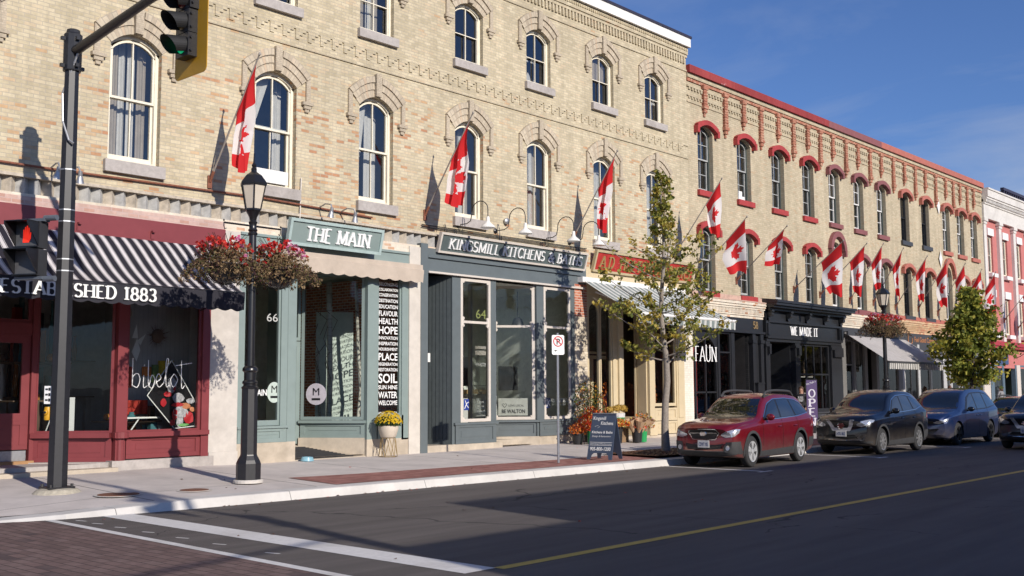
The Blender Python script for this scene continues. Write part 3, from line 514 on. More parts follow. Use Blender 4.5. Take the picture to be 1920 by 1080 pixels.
def hood(mb, xl, xr, zs, rise, m=0, wide=.38, leg=.30):
    """label mould of brick: two raised arch rings, keystone, legs and stepped corbels"""
    c = (xl+xr)/2; h = (xr-xl)/2; top = zs+rise
    def arc(f0, f1, o, hw, lift0, lift1, mm=m):
        n = 14; P = lambda t, lf, hw2: (c+hw2*math.sin(t), 0, 0)
        for k in range(n):
            u0, u1 = -1+2*k/n, -1+2*(k+1)/n
            if abs((u0+u1)/2) < .085: continue
            pts = []
            for u in (u0, u1):
                for wd, lf in ((f0, lift0), (f1, lift1)):
                    x = c+u*(h+wd); zz = zs+(rise+lf)-(rise+wd*.55)*u*u; pts.append((x, zz))
            a, b_, c2, d = pts[0], pts[2], pts[3], pts[1]
            mb.hexa([(a[0], YF-o, a[1]), (b_[0], YF-o, b_[1]), (b_[0], YF+.01, b_[1]), (a[0], YF+.01, a[1]), (d[0], YF-o, d[1]), (c2[0], YF-o, c2[1]), (c2[0], YF+.01, c2[1]), (d[0], YF+.01, d[1])], mm)
            s0 = u0*h*1.25; s1 = u1*h*1.25; mb.uv[len(mb.f)-4] = [(0, s0), (0, s1), (f1-f0, s1), (f1-f0, s0)]
    arc(0.0, .13, .018, h, .0, .19); arc(.13, .26, .048, h, .19, .37); arc(.26, .38, .085, h, .37, .53)
    mb.wb(c-.09, c+.09, -.01, .11, top+.005, top+.585, m)
    e = zs-.05+.36
    for s in (-1, 1):
        xe = c+s*(h+.25); a, b_ = sorted((xe, c+s*(h+.375))); mb.wb(a, b_, -.01, .055, zs-leg, zs+.30, m)
        xo = c+s*(h+.22)
        for j, (wd, dz) in enumerate(((.30, 0), (.20, .085), (.11, .165))): mb.wb(xo-wd/2+s*.06, xo+wd/2+s*.06, -.01, .10-.025*j, zs-leg-.08-dz, zs-leg-dz+(.0 if j else 0), m)
# ------------------------------------------------------------ three-storey brick building
B1 = thing('brick_building', 'three storey buff brick building with arched cream windows above four shopfronts', 'building', (17.6, YF, 0))
BX0, BX1 = 3.4, 31.85
W2 = [(3.2+.25, 4.5), (6.6, 7.72), (10.22, 11.37), (13.72, 14.88), (16.80, 17.93), (20.18, 21.30), (23.17, 24.28), (26.36, 27.48), (29.26, 30.36)]
W2 = [(4.0, 5.0)] + W2[1:]
b = MB()
facade(b, BX0, BX1, 5.98, 10.12, [(a, c, 6.58, 9.05, .28) for a, c in W2], .24)
facade(b, BX0, BX1, 10.12, 14.1, [(a, c, 11.0, 12.48, .24) for a, c in W2], .24)
b.q([(BX1, YF, 4.4), (BX1, YF+12, 4.4), (BX1, YF+12, 14.4), (BX1, YF, 14.4)]); b.q([(BX0, YF, 0), (BX0, YF+12, 0), (BX0, YF+12, 14.4), (BX0, YF, 14.4)]); b.q([(BX0, YF+12, 0), (BX1, YF+12, 0), (BX1, YF+12, 14.4), (BX0, YF+12, 14.4)])
b.q([(19.65, YF, 5.66), (BX1, YF, 5.66), (BX1, YF, 5.98), (19.65, YF, 5.98)]); b.q([(BX0, YF+.14, 5.6), (19.65, YF+.14, 5.6), (19.65, YF+.14, 6.02), (BX0, YF+.14, 6.02)]); b.q([(19.65, YF, 5.6), (19.65, YF+.14, 5.6), (19.65, YF+.14, 5.98), (19.65, YF, 5.98)])
# string courses, stepped band, dentils, cornice
b.wb(BX0, BX1, -.05, .035, 10.04, 10.10); b.wb(BX0, BX1, -.05, .035, 13.24, 13.30)
x = BX0+.1
while x < BX1-.4:
    b.wb(x, x+.30, -.05, .03, 10.44, 10.50); b.wb(x+.0, x+.20, -.05, .029, 10.36, 10.44); b.wb(x, x+.11, -.05, .028, 10.25, 10.36); x += .365
b.wb(BX0, BX1, -.05, .032, 10.50, 10.56)
x = BX0+.05
while x < BX1-.1: b.wb(x, x+.085, -.05, .055, 13.50, 13.74); x += .162
b.wb(BX0, BX1, -.05, .06, 13.74, 13.84); b.wb(BX0, BX1, -.05, .10, 13.84, 13.96)
x = BX0+.03
while x < BX1-.1: b.wb(x, x+.055, .10, .135, 13.96, 14.03); x += .11
b.wb(BX0, BX1, -.05, .105, 13.96, 14.06)
b.build('wall', [BUFF], B1)
for a, c in W2[1:]:
    for zs_, ri_ in ((9.05, .28), (12.48, .24)): b = MB(); hood(b, a, c, zs_, ri_); b.build('window_hood', [VOUS], B1, recalc=False)
b = MB(); b.wb(BX0-.05, BX1+.04, -.4, .20, 14.10, 14.42); b.build('cornice', WHITEP, B1)
b = MB(); b.wb(BX0-.08, BX1+.07, -.45, .24, 14.42, 14.50); b.build('roof_cap', mat('dark_metal_cap', (.035, .03, .05), .4, var=.1), B1)
b = MB(); b.box(BX0, BX1, YF+.3, YF+12, 14.0, 14.1); b.build('roof', GREYP, B1)
b = MB()
for z0, z1 in ((5.7, 10.1), (10.2, 14.0)): b.box(BX0+.1, BX1-.1, YF+2.2, YF+2.3, z0, z1); b.box(BX0+.1, BX1-.1, YF+.26, YF+2.3, z1-.05, z1); b.box(BX0+.1, BX1-.1, YF+.26, YF+2.3, z0-.05, z0)
for a, c in zip(W2, W2[1:]):
    xm = (a[1]+c[0])/2; b.box(xm-.05, xm+.05, YF+.26, YF+2.2, 5.7, 14)
b.build('interior_wall', mat('dim_room_plaster', (.34, .325, .315), .9), B1)
def c_beige(c, xl, xr, zb, zt):
    curtain(c, xl+.1, xl+.42, zb+.1, zt-.02, -.5, m=1); curtain(c, xr-.50, xr-.32, zb+.1, zt, -.55, m=0); curtain(c, xr-.3, xr-.1, zb+.1, zt-.05, -.5, m=1); curtain(c, xl+.46, xl+.62, zb+.1, zt, -.56, m=0)
def c_tied(c, xl, xr, zb, zt): curtain(c, xl+.08, xl+.3, zb+(zt-zb)*.6, zt-.03, -.4, x0t=xl+.08, x1t=xl+.66); curtain(c, xr-.3, xr-.08, zb+.1, zt-.03, -.55)
def c_right(c, xl, xr, zb, zt): curtain(c, xl+.1, xl+.36, zb+(zt-zb)*.45, zt-.03, -.4, x0t=xl+.08, x1t=xl+.55); curtain(c, xr-.5, xr-.09, zb+.1, zt-.03, -.6, amp=.01)
def c_sheer(c, xl, xr, zb, zt):  # sheer curtains, spread wide to stand in for pale haze in the glass
    for k in range(4): curtain(c, xl+.10+k*.235, xl+.30+k*.235, zb+.1, zt-.03, -.5-.03*(k % 2), amp=.012, per=.2, m=k % 2)
def c_side(c, xl, xr, zb, zt): curtain(c, xl+.1, xl+.28, zb+.1, zt-.03, -.5); curtain(c, xr-.34, xr-.1, zb+.1, zt-.03, -.6)
curs = {2: c_beige, 3: c_tied, 4: c_right, 5: c_sheer, 6: c_sheer, 7: c_side, 8: c_side, 1: c_side}
def c_roller(c, xl, xr, zb, zt): c.q([(xl+.09, YF+.34, zb+(zt-zb)*.55), (xr-.09, YF+.34, zb+(zt-zb)*.55), (xr-.09, YF+.34, zt), (xl+.09, YF+.34, zt)], 1)
for i, (a, c) in enumerate(W2[1:], 1):
    w_ = window(B1, a, c, 6.58, 9.05, .28, CREAMP, 'two', cur=curs[i], sill=STONE, sillz=(1, 6.33, 6.58), label='cream sash window with beige curtains' if i == 2 else None)
    window(B1, a, c, 11.0, 12.48, .24, CREAMP, 'four', cur=(c_sheer if i in (4,) else c_roller if i == 7 else None), sill=STONE, sillz=(1, 10.78, 11.0), rec=.12)
b = MB(); b.wb(13.72+.13, 14.88-.16, -.10, -.07, 6.68, 6.99); b.build('window_board', WHITEP, B1, recalc=False)
b = MB(); b.wb(13.84, 14.72, -.21, -.19, 7.98, 8.02); b.build('blind_rail', WHITEP, B1)
b = MB()   # torn paper in two top windows
for X, z, s in ((23.32, 11.75, 1), (23.62, 11.74, .8), (23.35, 11.12, 1.5), (23.7, 11.1, .7), (30.0, 11.72, 1), (29.9, 11.7, .7)):
    b.q([(X, YF+.24, z), (X+.2*s, YF+.24, z-.02), (X+.16*s, YF+.24, z+.12*s), (X+.1*s, YF+.24, z+.2*s), (X+.05*s, YF+.24, z+.1*s)])
b.build('torn_paper', CURT, B1, recalc=False)
# brick band over the shops: dog tooth course
b = MB(); b.wb(BX0, 19.7, -.16, .05, 5.968, 6.03, 0)
x = BX0+.02; k = 0
while x < 19.6:
    mi = 1 if (k*7 % 5) < 3 else 0
    mb_ = [(x, YF+.139, 5.66), (x+.25, YF+.139, 5.66), (x+.125, YF-.0, 5.66)]; t_ = [(p[0], p[1], 5.965) for p in mb_]
    b.q(mb_[::-1], mi); b.q([mb_[0], mb_[2], t_[2], t_[0]], mi); b.q([mb_[2], mb_[1], t_[1], t_[2]], mi); b.q(t_, mi); x += .252; k += 1
b.wb(BX0, 19.7, -.16, .03, 5.60, 5.655, 2)
b.build('dogtooth_course', [mat('worn_tan_brick', (.47, .41, .33), .9, var=.3, vs=7), mat('grey_blue_brick', (.40, .395, .38), .9, var=.25, vs=7), CREAMB], B1)
b = MB(); b.wb(BX0, 12.98, -.3, .045, 5.42, 5.60, 0); b.wb(12.98, 18.46, -.3, .04, 5.42, 5.60, 1); b.wb(18.85, 25.87, -.3, .0, 5.62, 5.66, 2); b.wb(25.87, 31.25, -.3, .0, 5.62, 5.66, 2); b.wb(31.25, BX1, -.3, .0, 5.0, 5.66, 2)
b.build('brick_band', [PINKB, CREAMB, BUFF], B1)
# side walls between the shops inside, ground floor ceiling and floor
def room(name, x0, x1, dep, col, parent, z1=5.0, floorz=.3, back=None):
    b = MB(); y0, y1 = YF+.05, YF+dep
    b.q([(x0, y1, floorz), (x1, y1, floorz), (x1, y1, z1), (x0, y1, z1)]); b.q([(x0, y0, floorz), (x0, y1, floorz), (x0, y1, z1), (x0, y0, z1)]); b.q([(x1, y0, floorz), (x1, y1, floorz), (x1, y1, z1), (x1, y0, z1)])
    b.q([(x0, y0, z1), (x1, y0, z1), (x1, y1, z1), (x0, y1, z1)]); b.q([(x0, y0-.0, floorz), (x1, y0-.0, floorz), (x1, y1, floorz), (x0, y1, floorz)], 1)
    return b.build(name, [col, mat('timber_floor', (.30, .24, .18), .6, var=.2)], parent, recalc=False)
def shopwin(fr, gl, A, B, z0, z1, fw=.09, t=.08, trans=(), mull=(), m=0, fb=None, off=0):
    """timber window between plan points A and B; adds frame bars to fr and glass to gl"""
    a = Vector((A[0], A[1])); c = Vector((B[0], B[1])); L_ = (c-a).length; d = (c-a)/L_; fb = fb or fw
    pt = lambda s: tuple(a+d*s)
    fr.seg(pt(0), pt(fw), z0, z1, t, m, off); fr.seg(pt(L_-fw), pt(L_), z0, z1, t, m, off); fr.seg(pt(fw), pt(L_-fw), z0, z0+fb, t, m, off); fr.seg(pt(fw), pt(L_-fw), z1-fw, z1, t, m, off)
    for z in trans: fr.seg(pt(fw), pt(L_-fw), z-fw*.4, z+fw*.4, t*.9, m, off)
    zs_ = [z0+fb]+sum([[z-fw*.4, z+fw*.4] for z in trans], [])+[z1-fw]
    for s in mull:
        for za, zb_ in zip(zs_[::2], zs_[1::2]): fr.seg(pt(L_*s-fw*.35), pt(L_*s+fw*.35), za, zb_, t*.8, m, off)
    p, q = pt(fw*.7), pt(L_-fw*.7); gl.g.append(len(gl.f)); gl.q([(p[0], YF-p[1], z0+fb*.7), (q[0], YF-q[1], z0+fb*.7), (q[0], YF-q[1], z1-fw*.7), (p[0], YF-p[1], z1-fw*.7)])
def panelled(fr, A, B, z0, z1, m=0, inset=.12, t=.10):
    a = Vector(A); c = Vector(B); L_ = (c-a).length; d = (c-a)/L_; pt = lambda s: tuple(a+d*s)
    fr.seg(pt(0), pt(L_), z0, z1, t*.5, m, 0)
    for s0, s1, za, zb_ in ((0, L_, z1-.07, z1), (0, L_, z0, z0+.09), (0, inset, z0+.09, z1-.07), (L_-inset, L_, z0+.09, z1-.07)): fr.seg(pt(s0), pt(s1), za+.001, zb_-.001, t, m, 0)
    fr.seg(pt(inset+.10), pt(L_-inset-.10), z0+.18, z1-.15, t*.68, m, 0)
# ---- shop A, dark red 
sA = MB(); gA = MB()
sA.wb(4.0, 12.96, -.25, .10, 5.02, 5.42); sA.wb(4.0, 12.96, -.06, .13, 4.98, 5.03)
for X in (5.2, 7.4, 9.62, 11.2, 12.65): sA.wb(X-.03, X+.03, .10, .2, 5.16, 5.2); sA.wb(X-.035, X+.035, .09, .13, 5.02, 5.17)
sA.wb(4.0, 12.66, -.2, .04, 4.55, 4.98)
for X0, X1 in ((10.55, 10.76), (12.48, 12.66), (6.9, 7.12)): sA.wb(X0, X1, -.15, .07, .46, 4.56)
shopwin(sA, gA, (10.76, -.03), (12.48, -.03), 1.02, 4.56, .06)
shopwin(sA, gA, (9.42, -1.15), (10.56, -.08), 1.02, 4.56, .06); shopwin(sA, gA, (7.1, -.08), (8.05, -1.15), 1.02, 4.56, .06); shopwin(sA, gA, (4.0, -.03), (6.92, -.03), 1.02, 4.56, .06)
panelled(sA, (10.80, -.02), (12.5, -.02), .50, .94); panelled(sA, (9.42, -1.15), (10.56, -.08), .46, .94); panelled(sA, (4.0, -.02), (6.9, -.02), .5, .94)
sA.seg((10.5, .03), (12.64, .03), .94, 1.04, .22); sA.seg((9.4, -1.13), (10.5, -.03), .94, 1.04, .22); sA.cyl((10.66, YF-.06, .93), (10.66, YF-.06, 1.05), .16, n=16); sA.cyl((10.66, YF-.05, .46), (10.66, YF-.05, .93), .085, n=12)
# door
sA.seg((8.05, -1.18), (9.45, -1.18), 3.0, 3.25, .1); sA.seg((8.02, -1.16), (8.16, -1.16), .46, 4.56, .14); sA.seg((9.33, -1.16), (9.47, -1.16), .46, 4.56, .14); shopwin(sA, gA, (8.16, -1.2), (9.33, -1.2), 3.25, 4.56, .07)
sf = sA.build('shopfront', [BARN], B1); sf['label'] = 'dark red timber shopfront'
d = MB(); gD = MB(); shopwin(d, gD, (8.17, -1.19), (9.32, -1.19), 1.28, 3.0, .16, .06); panelled(d, (8.17, -1.19), (9.32, -1.19), .72, 1.28, t=.07, inset=.16)
d.seg((8.2, -1.155), (9.29, -1.155), .50, .70, .02, 1); d.build('door', [BARN, GALV], sf); build_panes(gD, SGLASS, sf, 'door_pane'); build_panes(gA, SGLASS, sf, 'shop_pane')
b = MB(); b.wb(4.0, 7.1, -.2, .14, .1, .47); b.wb(10.45, 12.75, -.25, .15, .1, .48); b.seg((9.3, -1.2), (10.5, -.02), .2, .46, .3); b.wb(7.1, 10.45, -1.4, -.02, .1, .44, 0); b.wb(7.0, 10.5, -.02, .32, .12, .36, 1); b.wb(8.1, 9.4, -1.28, -1.0, .44, .50, 2)
b.build('stone_base', [STONE, CONCW, mat('worn_wood_sill', (.36, .2, .09), .7, var=.2)], sf)
room('shop_room', 4.05, 12.9, 5.2, mat('shop_grey_plaster', (.55, .54, .53), .9), sf)
b = MB(); b.wb(12.66, 13.38, -.25, .05, .55, 5.42); b.wb(12.66, 13.38, -.2, .10, .1, .55); b.build('pier', CONC, B1)
b = MB(); b.wb(BX0, 4.0, -.3, .06, .1, 5.42); b.build('pier', CONC, B1)
PANL = stripemat('grey_tongue_and_groove', .11, [(0, (.46, .455, .45)), (.9, (.30, .30, .30)), (.95, (.46, .455, .45))])
b = MB(); b.wb(11.15, 12.9, -1.25, -1.18, .3, 4.7); b.build('display_partition', PANL, sf)
# ---- shop B, sage green
sB = MB(); gB = MB()
sB.wb(13.38, 18.46, -.25, .05, 4.80, 5.42); sB.wb(13.38, 18.46, -.1, .09, 5.37, 5.43)
sB.wb(13.38, 13.50, -.15, .03, .70, 4.8); sB.wb(14.52, 14.70, -.15, .05, .70, 4.8); sB.wb(14.72, 14.96, -.2, .03, .70, 4.8)
shopwin(sB, gB, (13.50, -.03), (14.54, -.03), 1.08, 4.8, .07, fb=.12); panelled(sB, (13.4, 0), (14.7, 0), .70, 1.02); sB.wb(13.38, 14.75, -.02, .09, 1.02, 1.07)
shopwin(sB, gB, (16.25, -1.5), (17.12, -.1), 1.14, 4.8, .07, fb=.08); panelled(sB, (16.25, -1.5), (17.15, -.06), .70, 1.06); sB.seg((16.2, -1.5), (17.15, -.03), 1.06, 1.13, .2)
sB.wb(17.10, 17.45, -.15, .04, .66, 4.8); shopwin(sB, gB, (17.42, -.04), (18.26, -.04), 1.22, 4.8, .07); sB.wb(17.42, 18.3, -.1, .04, .66, 1.24); sB.wb(18.24, 18.46, -.15, .04, .62, 4.8)
sB.seg((14.93, -.05), (15.25, -1.5), .3, 4.8, .06)
sf = sB.build('shopfront', [SAGE], B1); sf['label'] = 'sage green timber shopfront'; build_panes(gB, SGLASS, sf, 'shop_pane')
d = MB(); gD = MB(); shopwin(d, gD, (15.28, -1.55), (16.22, -1.55), .55, 3.1, .12, .06, fb=.3); shopwin(d, gD, (15.28, -1.55), (16.22, -1.55), 3.12, 4.8, .08, .06); d.build('door', [SAGE], sf); build_panes(gD, SGLASS, sf, 'door_pane')
b = MB(); b.wb(13.38, 14.96, -.2, .04, .1, .70); b.seg((16.2, -1.5), (17.2, -.02), .1, .70, .14); b.wb(17.1, 18.46, -.2, .04, .1, .66); b.hexa([(14.96, YF, .05), (17.2, YF, .05), (17.2, YF+1.65, .05), (14.96, YF+1.65, .05), (14.96, YF, .262), (17.2, YF, .262), (17.2, YF+1.65, .53), (14.96, YF+1.65, .53)]); b.build('concrete_base', [CONCW], sf)
room('shop_room', 13.42, 18.8, 5.5, mat('shop_sage_plaster', (.62, .68, .62), .9), sf)
b = MB(); b.wb(18.46, 18.85, -.25, .07, .1, 5.6); b.build('pilaster', mat('off_white_render', (.60, .555, .49), .85, var=.08, bump=.2, stain=.15), B1)
b = MB(); b.wb(18.70, 18.76, -5.2, -.3, .3, 4.9); b.build('inner_brick_wall', REDB, sf)
b = MB(); b.seg((17.75, -2.9), (18.55, -2.3), .3, 4.0, .05); b.build('display_partition', mat('pale_green_panel', (.60, .68, .62), .8), sf)
# ---- shop C, slate grey with cream sashes
sC = MB(); gC = MB()
sC.wb(18.85, 19.10, -.2, .09, .22, 5.72); sC.wb(19.1, 25.87, -.25, .04, 5.0, 5.62); sC.wb(19.1, 25.6, .03, .10, 5.36, 5.42); sC.wb(19.1, 25.7, .0, .13, 4.95, 5.0, 1)
sC.wb(20.05, 20.37, -.15, .03, .42, 4.96); sC.wb(21.55, 21.78, -.15, .03, .42, 4.96); sC.wb(23.52, 23.84, -.15, .03, .5, 4.96); sC.wb(25.08, 25.28, -.12, .03, .5, 4.96)
for A_, B_ in (((20.37, .0), (21.55, .0)), ((22.62, -.92), (23.53, -.06)), ((23.84, .0), (25.08, .0))):
    shopwin(sC, gC, A_, B_, 1.0, 4.92, .085, .07, trans=(3.72,), m=1)
    a = Vector(A_); c = Vector(B_); dd = (c-a).normalized(); Ln = (c-a).length
    for z in (3.72,):
        for s in (.085, Ln-.085):
            p = a+dd*s; sC.cyl((p.x, YF-p.y, z-.12), (p.x, YF-p.y, z+.12), .055, n=8, m=1)
    for z in (1.09, 4.83, 3.62, 3.82):
        for s in (.11, Ln-.11): p = a+dd*s; sC.cyl((p.x, YF-p.y+.02, z), (p.x, YF-p.y-.032, z), .045, n=8, m=1)
panelled(sC, (20.15, .02), (21.72, .02), .42, .93); sC.wb(20.1, 21.8, .0, .10, .93, .99)
panelled(sC, (22.6, -.92), (23.6, -.02), .52, .93); panelled(sC, (23.6, .02), (25.25, .02), .52, .93); sC.wb(23.55, 25.28, 0, .10, .93, .99); sC.seg((22.55, -.9), (23.6, .04), .93, .99, .16)
sf = sC.build('shopfront', [SLATE, TRIMC], B1); sf['label'] = 'slate grey shopfront with beige sashes'; build_panes(gC, SGLASS, sf, 'shop_pane')
d = MB(); gD = MB(); shopwin(d, gD, (21.72, -1.0), (22.66, -1.0), .42, 3.0, .13, .06, fb=.3); shopwin(d, gD, (21.72, -1.0), (22.66, -1.0), 3.05, 4.9, .08, .06); d.build('door', [TRIMC], sf); build_panes(gD, SGLASS, sf, 'door_pane')
b = MB()
a = Vector((19.28, -1.35)); c = Vector((20.05, -.03)); n_ = 15
for k in range(n_):
    p, q = a+(c-a)*(k/n_), a+(c-a)*((k+.86)/n_); b.seg(tuple(p), tuple(q), .44, 4.95, .05)
b.seg(tuple(a), tuple(c), .44, 4.95, .02); b.seg(tuple(a), tuple(c), .40, .56, .07); b.build('board_screen', [SLATED], sf)
b = MB(); b.seg((19.1, -.05), (19.2, -1.4), .3, 4.96, .08); b.seg((19.2, -1.42), (19.9, -1.42), .3, 4.96, .06); b.build('reveal_board', [SLATED], sf)
b = MB(); g_ = MB(); shopwin(b, g_, (21.78, -.15), (21.74, -.98), .98, 4.92, .08, .07); b.seg((21.78, -.15), (21.74, -.98), .4, .98, .06); b.build('side_light', [TRIMC], sf); build_panes(g_, SGLASS, sf, 'side_pane')
b = MB(); b.wb(19.62, 19.74, -.62, -.5, 2.62, 2.86); o_ = b.build('intercom_box', WHITEP, sf)
b = MB(); b.wb(19.1, 22.0, -1.6, .06, .1, .42); b.wb(22.0, 23.5, -1.6, -.3, .1, .45); b.seg((22.3, -.9), (23.6, .02), .1, .52, .16); b.wb(23.55, 25.28, -.2, .04, .1, .52); b.build('concrete_base', [CONCW], sf)
room('shop_room', 20.3, 25.4, 4.2, mat('shop_pale_green_plaster', (.74, .77, .70), .9), sf, z1=4.9)
b = MB(); b.wb(25.28, 25.88, -.25, .05, 4.1, 5.1, 0); b.wb(25.28, 25.88, -.25, .052, .2, 4.1, 1); b.build('brick_pier', [REDB, PAINTB], B1)
# ---- shop D, yellow cream florist
sD = MB(); gD_ = MB()
sD.wb(25.88, 31.25, -.25, .03, 4.86, 5.62); sD.wb(25.88, 26.0, -.2, .02, .35, 4.86); sD.wb(27.22, 27.45, -.25, .03, .35, 4.86); sD.wb(27.45, 27.69, -.25, .10, .35, 4.86)
for xa, xb in ((26.0, 26.6), (26.62, 27.22)):
    facade(sD, xa, xb, .9, 4.86, [(xa+.06, xb-.06, .98, 4.3, .24)], .08, o=-.02); gD_.g.append(len(gD_.f)); wpane(gD_, xa+.06, xb-.06, .98, 4.3, .24, -.08)
sD.wb(25.95, 27.25, -.2, .05, .35, .95); panelled(sD, (26.02, .05), (27.2, .05), .38, .93)
sD.wb(29.18, 29.45, -.25, .06, .35, 4.86); sD.seg((29.16, -.05), (29.16, -.42), .35, 4.86, .06); shopwin(sD, gD_, (29.14, -.45), (29.0, -1.5), .9, 4.86, .06); sD.seg((29.14, -.45), (29.0, -1.5), .35, .9, .08); shopwin(sD, gD_, (27.66, -.2), (27.5, -1.5), .9, 4.86, .06); sD.seg((27.66, -.2), (27.5, -1.5), .35, .9, .08); sD.wb(29.1, 29.52, -.1, .11, .35, .75); sD.wb(29.1, 29.52, -.1, .11, 4.6, 4.86)
shopwin(sD, gD_, (29.45, -.02), (30.80, -.02), 1.30, 4.86, .10, mull=(.5,)); panelled(sD, (29.47, .0), (30.8, .0), .38, .80); panelled(sD, (29.47, .0), (30.8, .0), .82, 1.24)
sD.wb(30.78, 31.27, -.25, .06, .35, 4.86); sD.wb(30.86, 31.18, .05, .085, .9, 4.4)
sf = sD.build('shopfront', [HOLTC], B1); sf['label'] = 'yellow cream shopfront with arched lights'; build_panes(gD_, SGLASS, sf, 'shop_pane')
d = MB(); gD = MB(); shopwin(d, gD, (28.0, -1.5), (29.1, -1.5), .35, 3.0, .12, .06, fb=.5); shopwin(d, gD, (27.4, -1.5), (29.1, -1.5), 3.05, 4.8, .08, .06); d.seg((27.4, -1.5), (28.0, -1.5), .35, 3.0, .05); d.build('door', [HOLTC], sf); build_panes(gD, SGLASS, sf, 'door_pane')
b = MB(); b.wb(25.88, 31.25, -1.7, .08, .1, .36); b.build('concrete_base', [CONCW], sf)
room('shop_room', 25.95, 31.2, 4.5, mat('shop_brown_plaster', (.12, .09, .075), .9), sf, z1=4.85)
b = MB(); b.wb(31.25, BX1, -.25, .05, .2, 5.0); b.build('brick_pier', [WHITEB], B1)
# rusty conduit along the wall, and the two alarm bells
b = MB(); b.tube([(4, YF-.06, 6.2), (9, YF-.06, 6.2), (13.8, YF-.06, 6.27), (17.2, YF-.06, 6.2)], .022, 6); b.build('conduit', RUST, B1)
b = MB(); b.tube([(18.9, YF-.05, 6.22), (25.9, YF-.05, 6.24)], .013, 6); b.tube([(18.9, YF-.05, 6.16), (25.9, YF-.05, 6.17)], .013, 6)
for X in (20.1, 21.9, 23.7, 25.4): b.tube([(X, YF-.05, 6.24), (X, YF-.07, 6.0)], .012, 6); b.tube([(X+.08, YF-.05, 6.24), (X+.08, YF-.07, 6.0)], .012, 6)
b.tube([(19.75, YF-.05, 6.33), (19.8, YF-.08, 6.1), (20.0, YF-.06, 6.02), (20.1, YF-.05, 5.95)], .012, 6)
b.build('cable_run', BLKM, B1)
b = MB(); b.lathe((22.2, YF-.03, 6.68), [(.09, 0), (.09, -.06), (.05, -.09)], 14, 0, 'y'); b.build('alarm_bell', GALV, B1, True)
b = MB(); b.tube([(15.02, YF-.04, 6.9), (15.0, YF-.05, 6.3), (14.98, YF-.06, 5.75), (14.85, YF-.2, 5.5), (14.6, YF-.3, 5.4)], .016, 6); b.build('cable', TRIMC, B1)
# ------------------------------------------------------------ two-storey brick building with red hoods
B2 = thing('brick_building', 'two storey buff brick building with red and salmon arched hoods and decorative brick corbels', 'building', (47, YF, 0))
X0, X1 = BX1, 62.35
cx = [33.05, 35.80, 38.48, 41.08, 43.50, 45.98, 48.49, 51.24, 53.85, 56.71, 58.81, 60.87]
top = [(c-.53, c+.50, 9.03, 11.20, .24) for c in cx]; bot = [(c-.50, c+.50, 5.36, 7.50 if i not in (4, 9) else 7.72, .24 if i not in (4, 9) else .5) for i, c in enumerate(cx)]
b = MB(); facade(b, X0, X1, 8.78, 13.2, top, .30); facade(b, X0, X1, 5.3, 8.78, bot, .30)
b.q([(X1, YF, 0), (X1, YF+14, 0), (X1, YF+14, 13.3), (X1, YF, 13.3)]); b.q([(X0, YF+14, 0), (X1, YF+14, 0), (X1, YF+14, 13.3), (X0, YF+14, 13.3)])
b.wb(X0, X1, -.05, .03, 12.15, 12.2); b.wb(X0, X1, -.05, .07, 13.06, 13.22)
x = X0+.1
while x < X1-.2: b.wb(x, x+.10, -.05, .05, 12.62, 12.72); b.wb(x, x+.09, -.05, .04, 12.30, 12.38); x += .20
b.wb(X0, X1, -.05, .055, 12.72, 12.78); b.wb(X0, X1, -.05, .045, 12.38, 12.42)
b.build('wall', [BUFF2], B2)
b = MB(); b.wb(X0, X1, -.05, .05, 12.93, 13.03); b.build('red_brick_course', [REDW], B2)
px_ = [32.98, 34.42, 35.76, 37.1, 38.5, 39.78, 41.05, 42.2, 43.4, 44.7, 45.95, 47.25, 48.5, 49.9, 51.25, 52.6, 53.9, 55.3, 56.7, 57.8, 58.8, 59.9, 60.9]
for k, X in enumerate(px_):
    zl = 12.1 if k % 2 == 0 else 11.55; b = MB()
    b.wb(X-.16, X+.16, -.02, .13, 12.80, 12.95); b.wb(X-.11, X+.11, -.02, .10, zl+.12, 12.80); b.wb(X-.15, X+.15, -.02, .135, zl-.02, zl+.12); b.wb(X-.10, X+.10, -.02, .10, zl-.16, zl-.02); b.wb(X-.05, X+.05, -.02, .06, zl-.30, zl-.16)
    z = zl+.16
    while z < 12.76: b.wb(X-.125, X+.125, -.02, .115, z, z+.05); z += .105
    b.build('corbel', [REDW], B2)
for nm, a, c, mt in (('peeling red roof edge', X0, 42.9, brickmat('peeling_red_edge', [(0, (.27, .045, .048)), (1, (.33, .06, .06))], (.27, .045, .048), bw=2.5, rh=.4, ms=.003, wear=((.55, .52, .50), 1.6, .66))), ('maroon roof edge', 42.9, 48.4, MAROON), ('salmon roof edge', 48.4, X1+.05, SALMON)):
    b = MB(); b.wb(a, c-.01, -.4, .16, 13.22, 13.50); o = b.build('roof_edge', mt, B2); o['label'] = nm
b = MB(); b.box(X0, X1, YF+.35, YF+14, 13.1, 13.2); b.build('roof', GREYP, B2)
b = MB()
for z0, z1 in ((5.3, 8.7), (8.9, 13.0)): b.box(X0+.1, X1-.1, YF+2.0, YF+2.1, z0, z1); b.box(X0+.1, X1-.1, YF+.3, YF+2, z1-.05, z1); b.box(X0+.1, X1-.1, YF+.3, YF+2, z0-.05, z0)
for a, c in zip(cx, cx[1:]): b.box((a+c)/2-.05, (a+c)/2+.05, YF+.32, YF+2, 5.3, 13)
b.build('interior_wall', mat('dim_room_plaster', (.16, .145, .135), .9), B2)
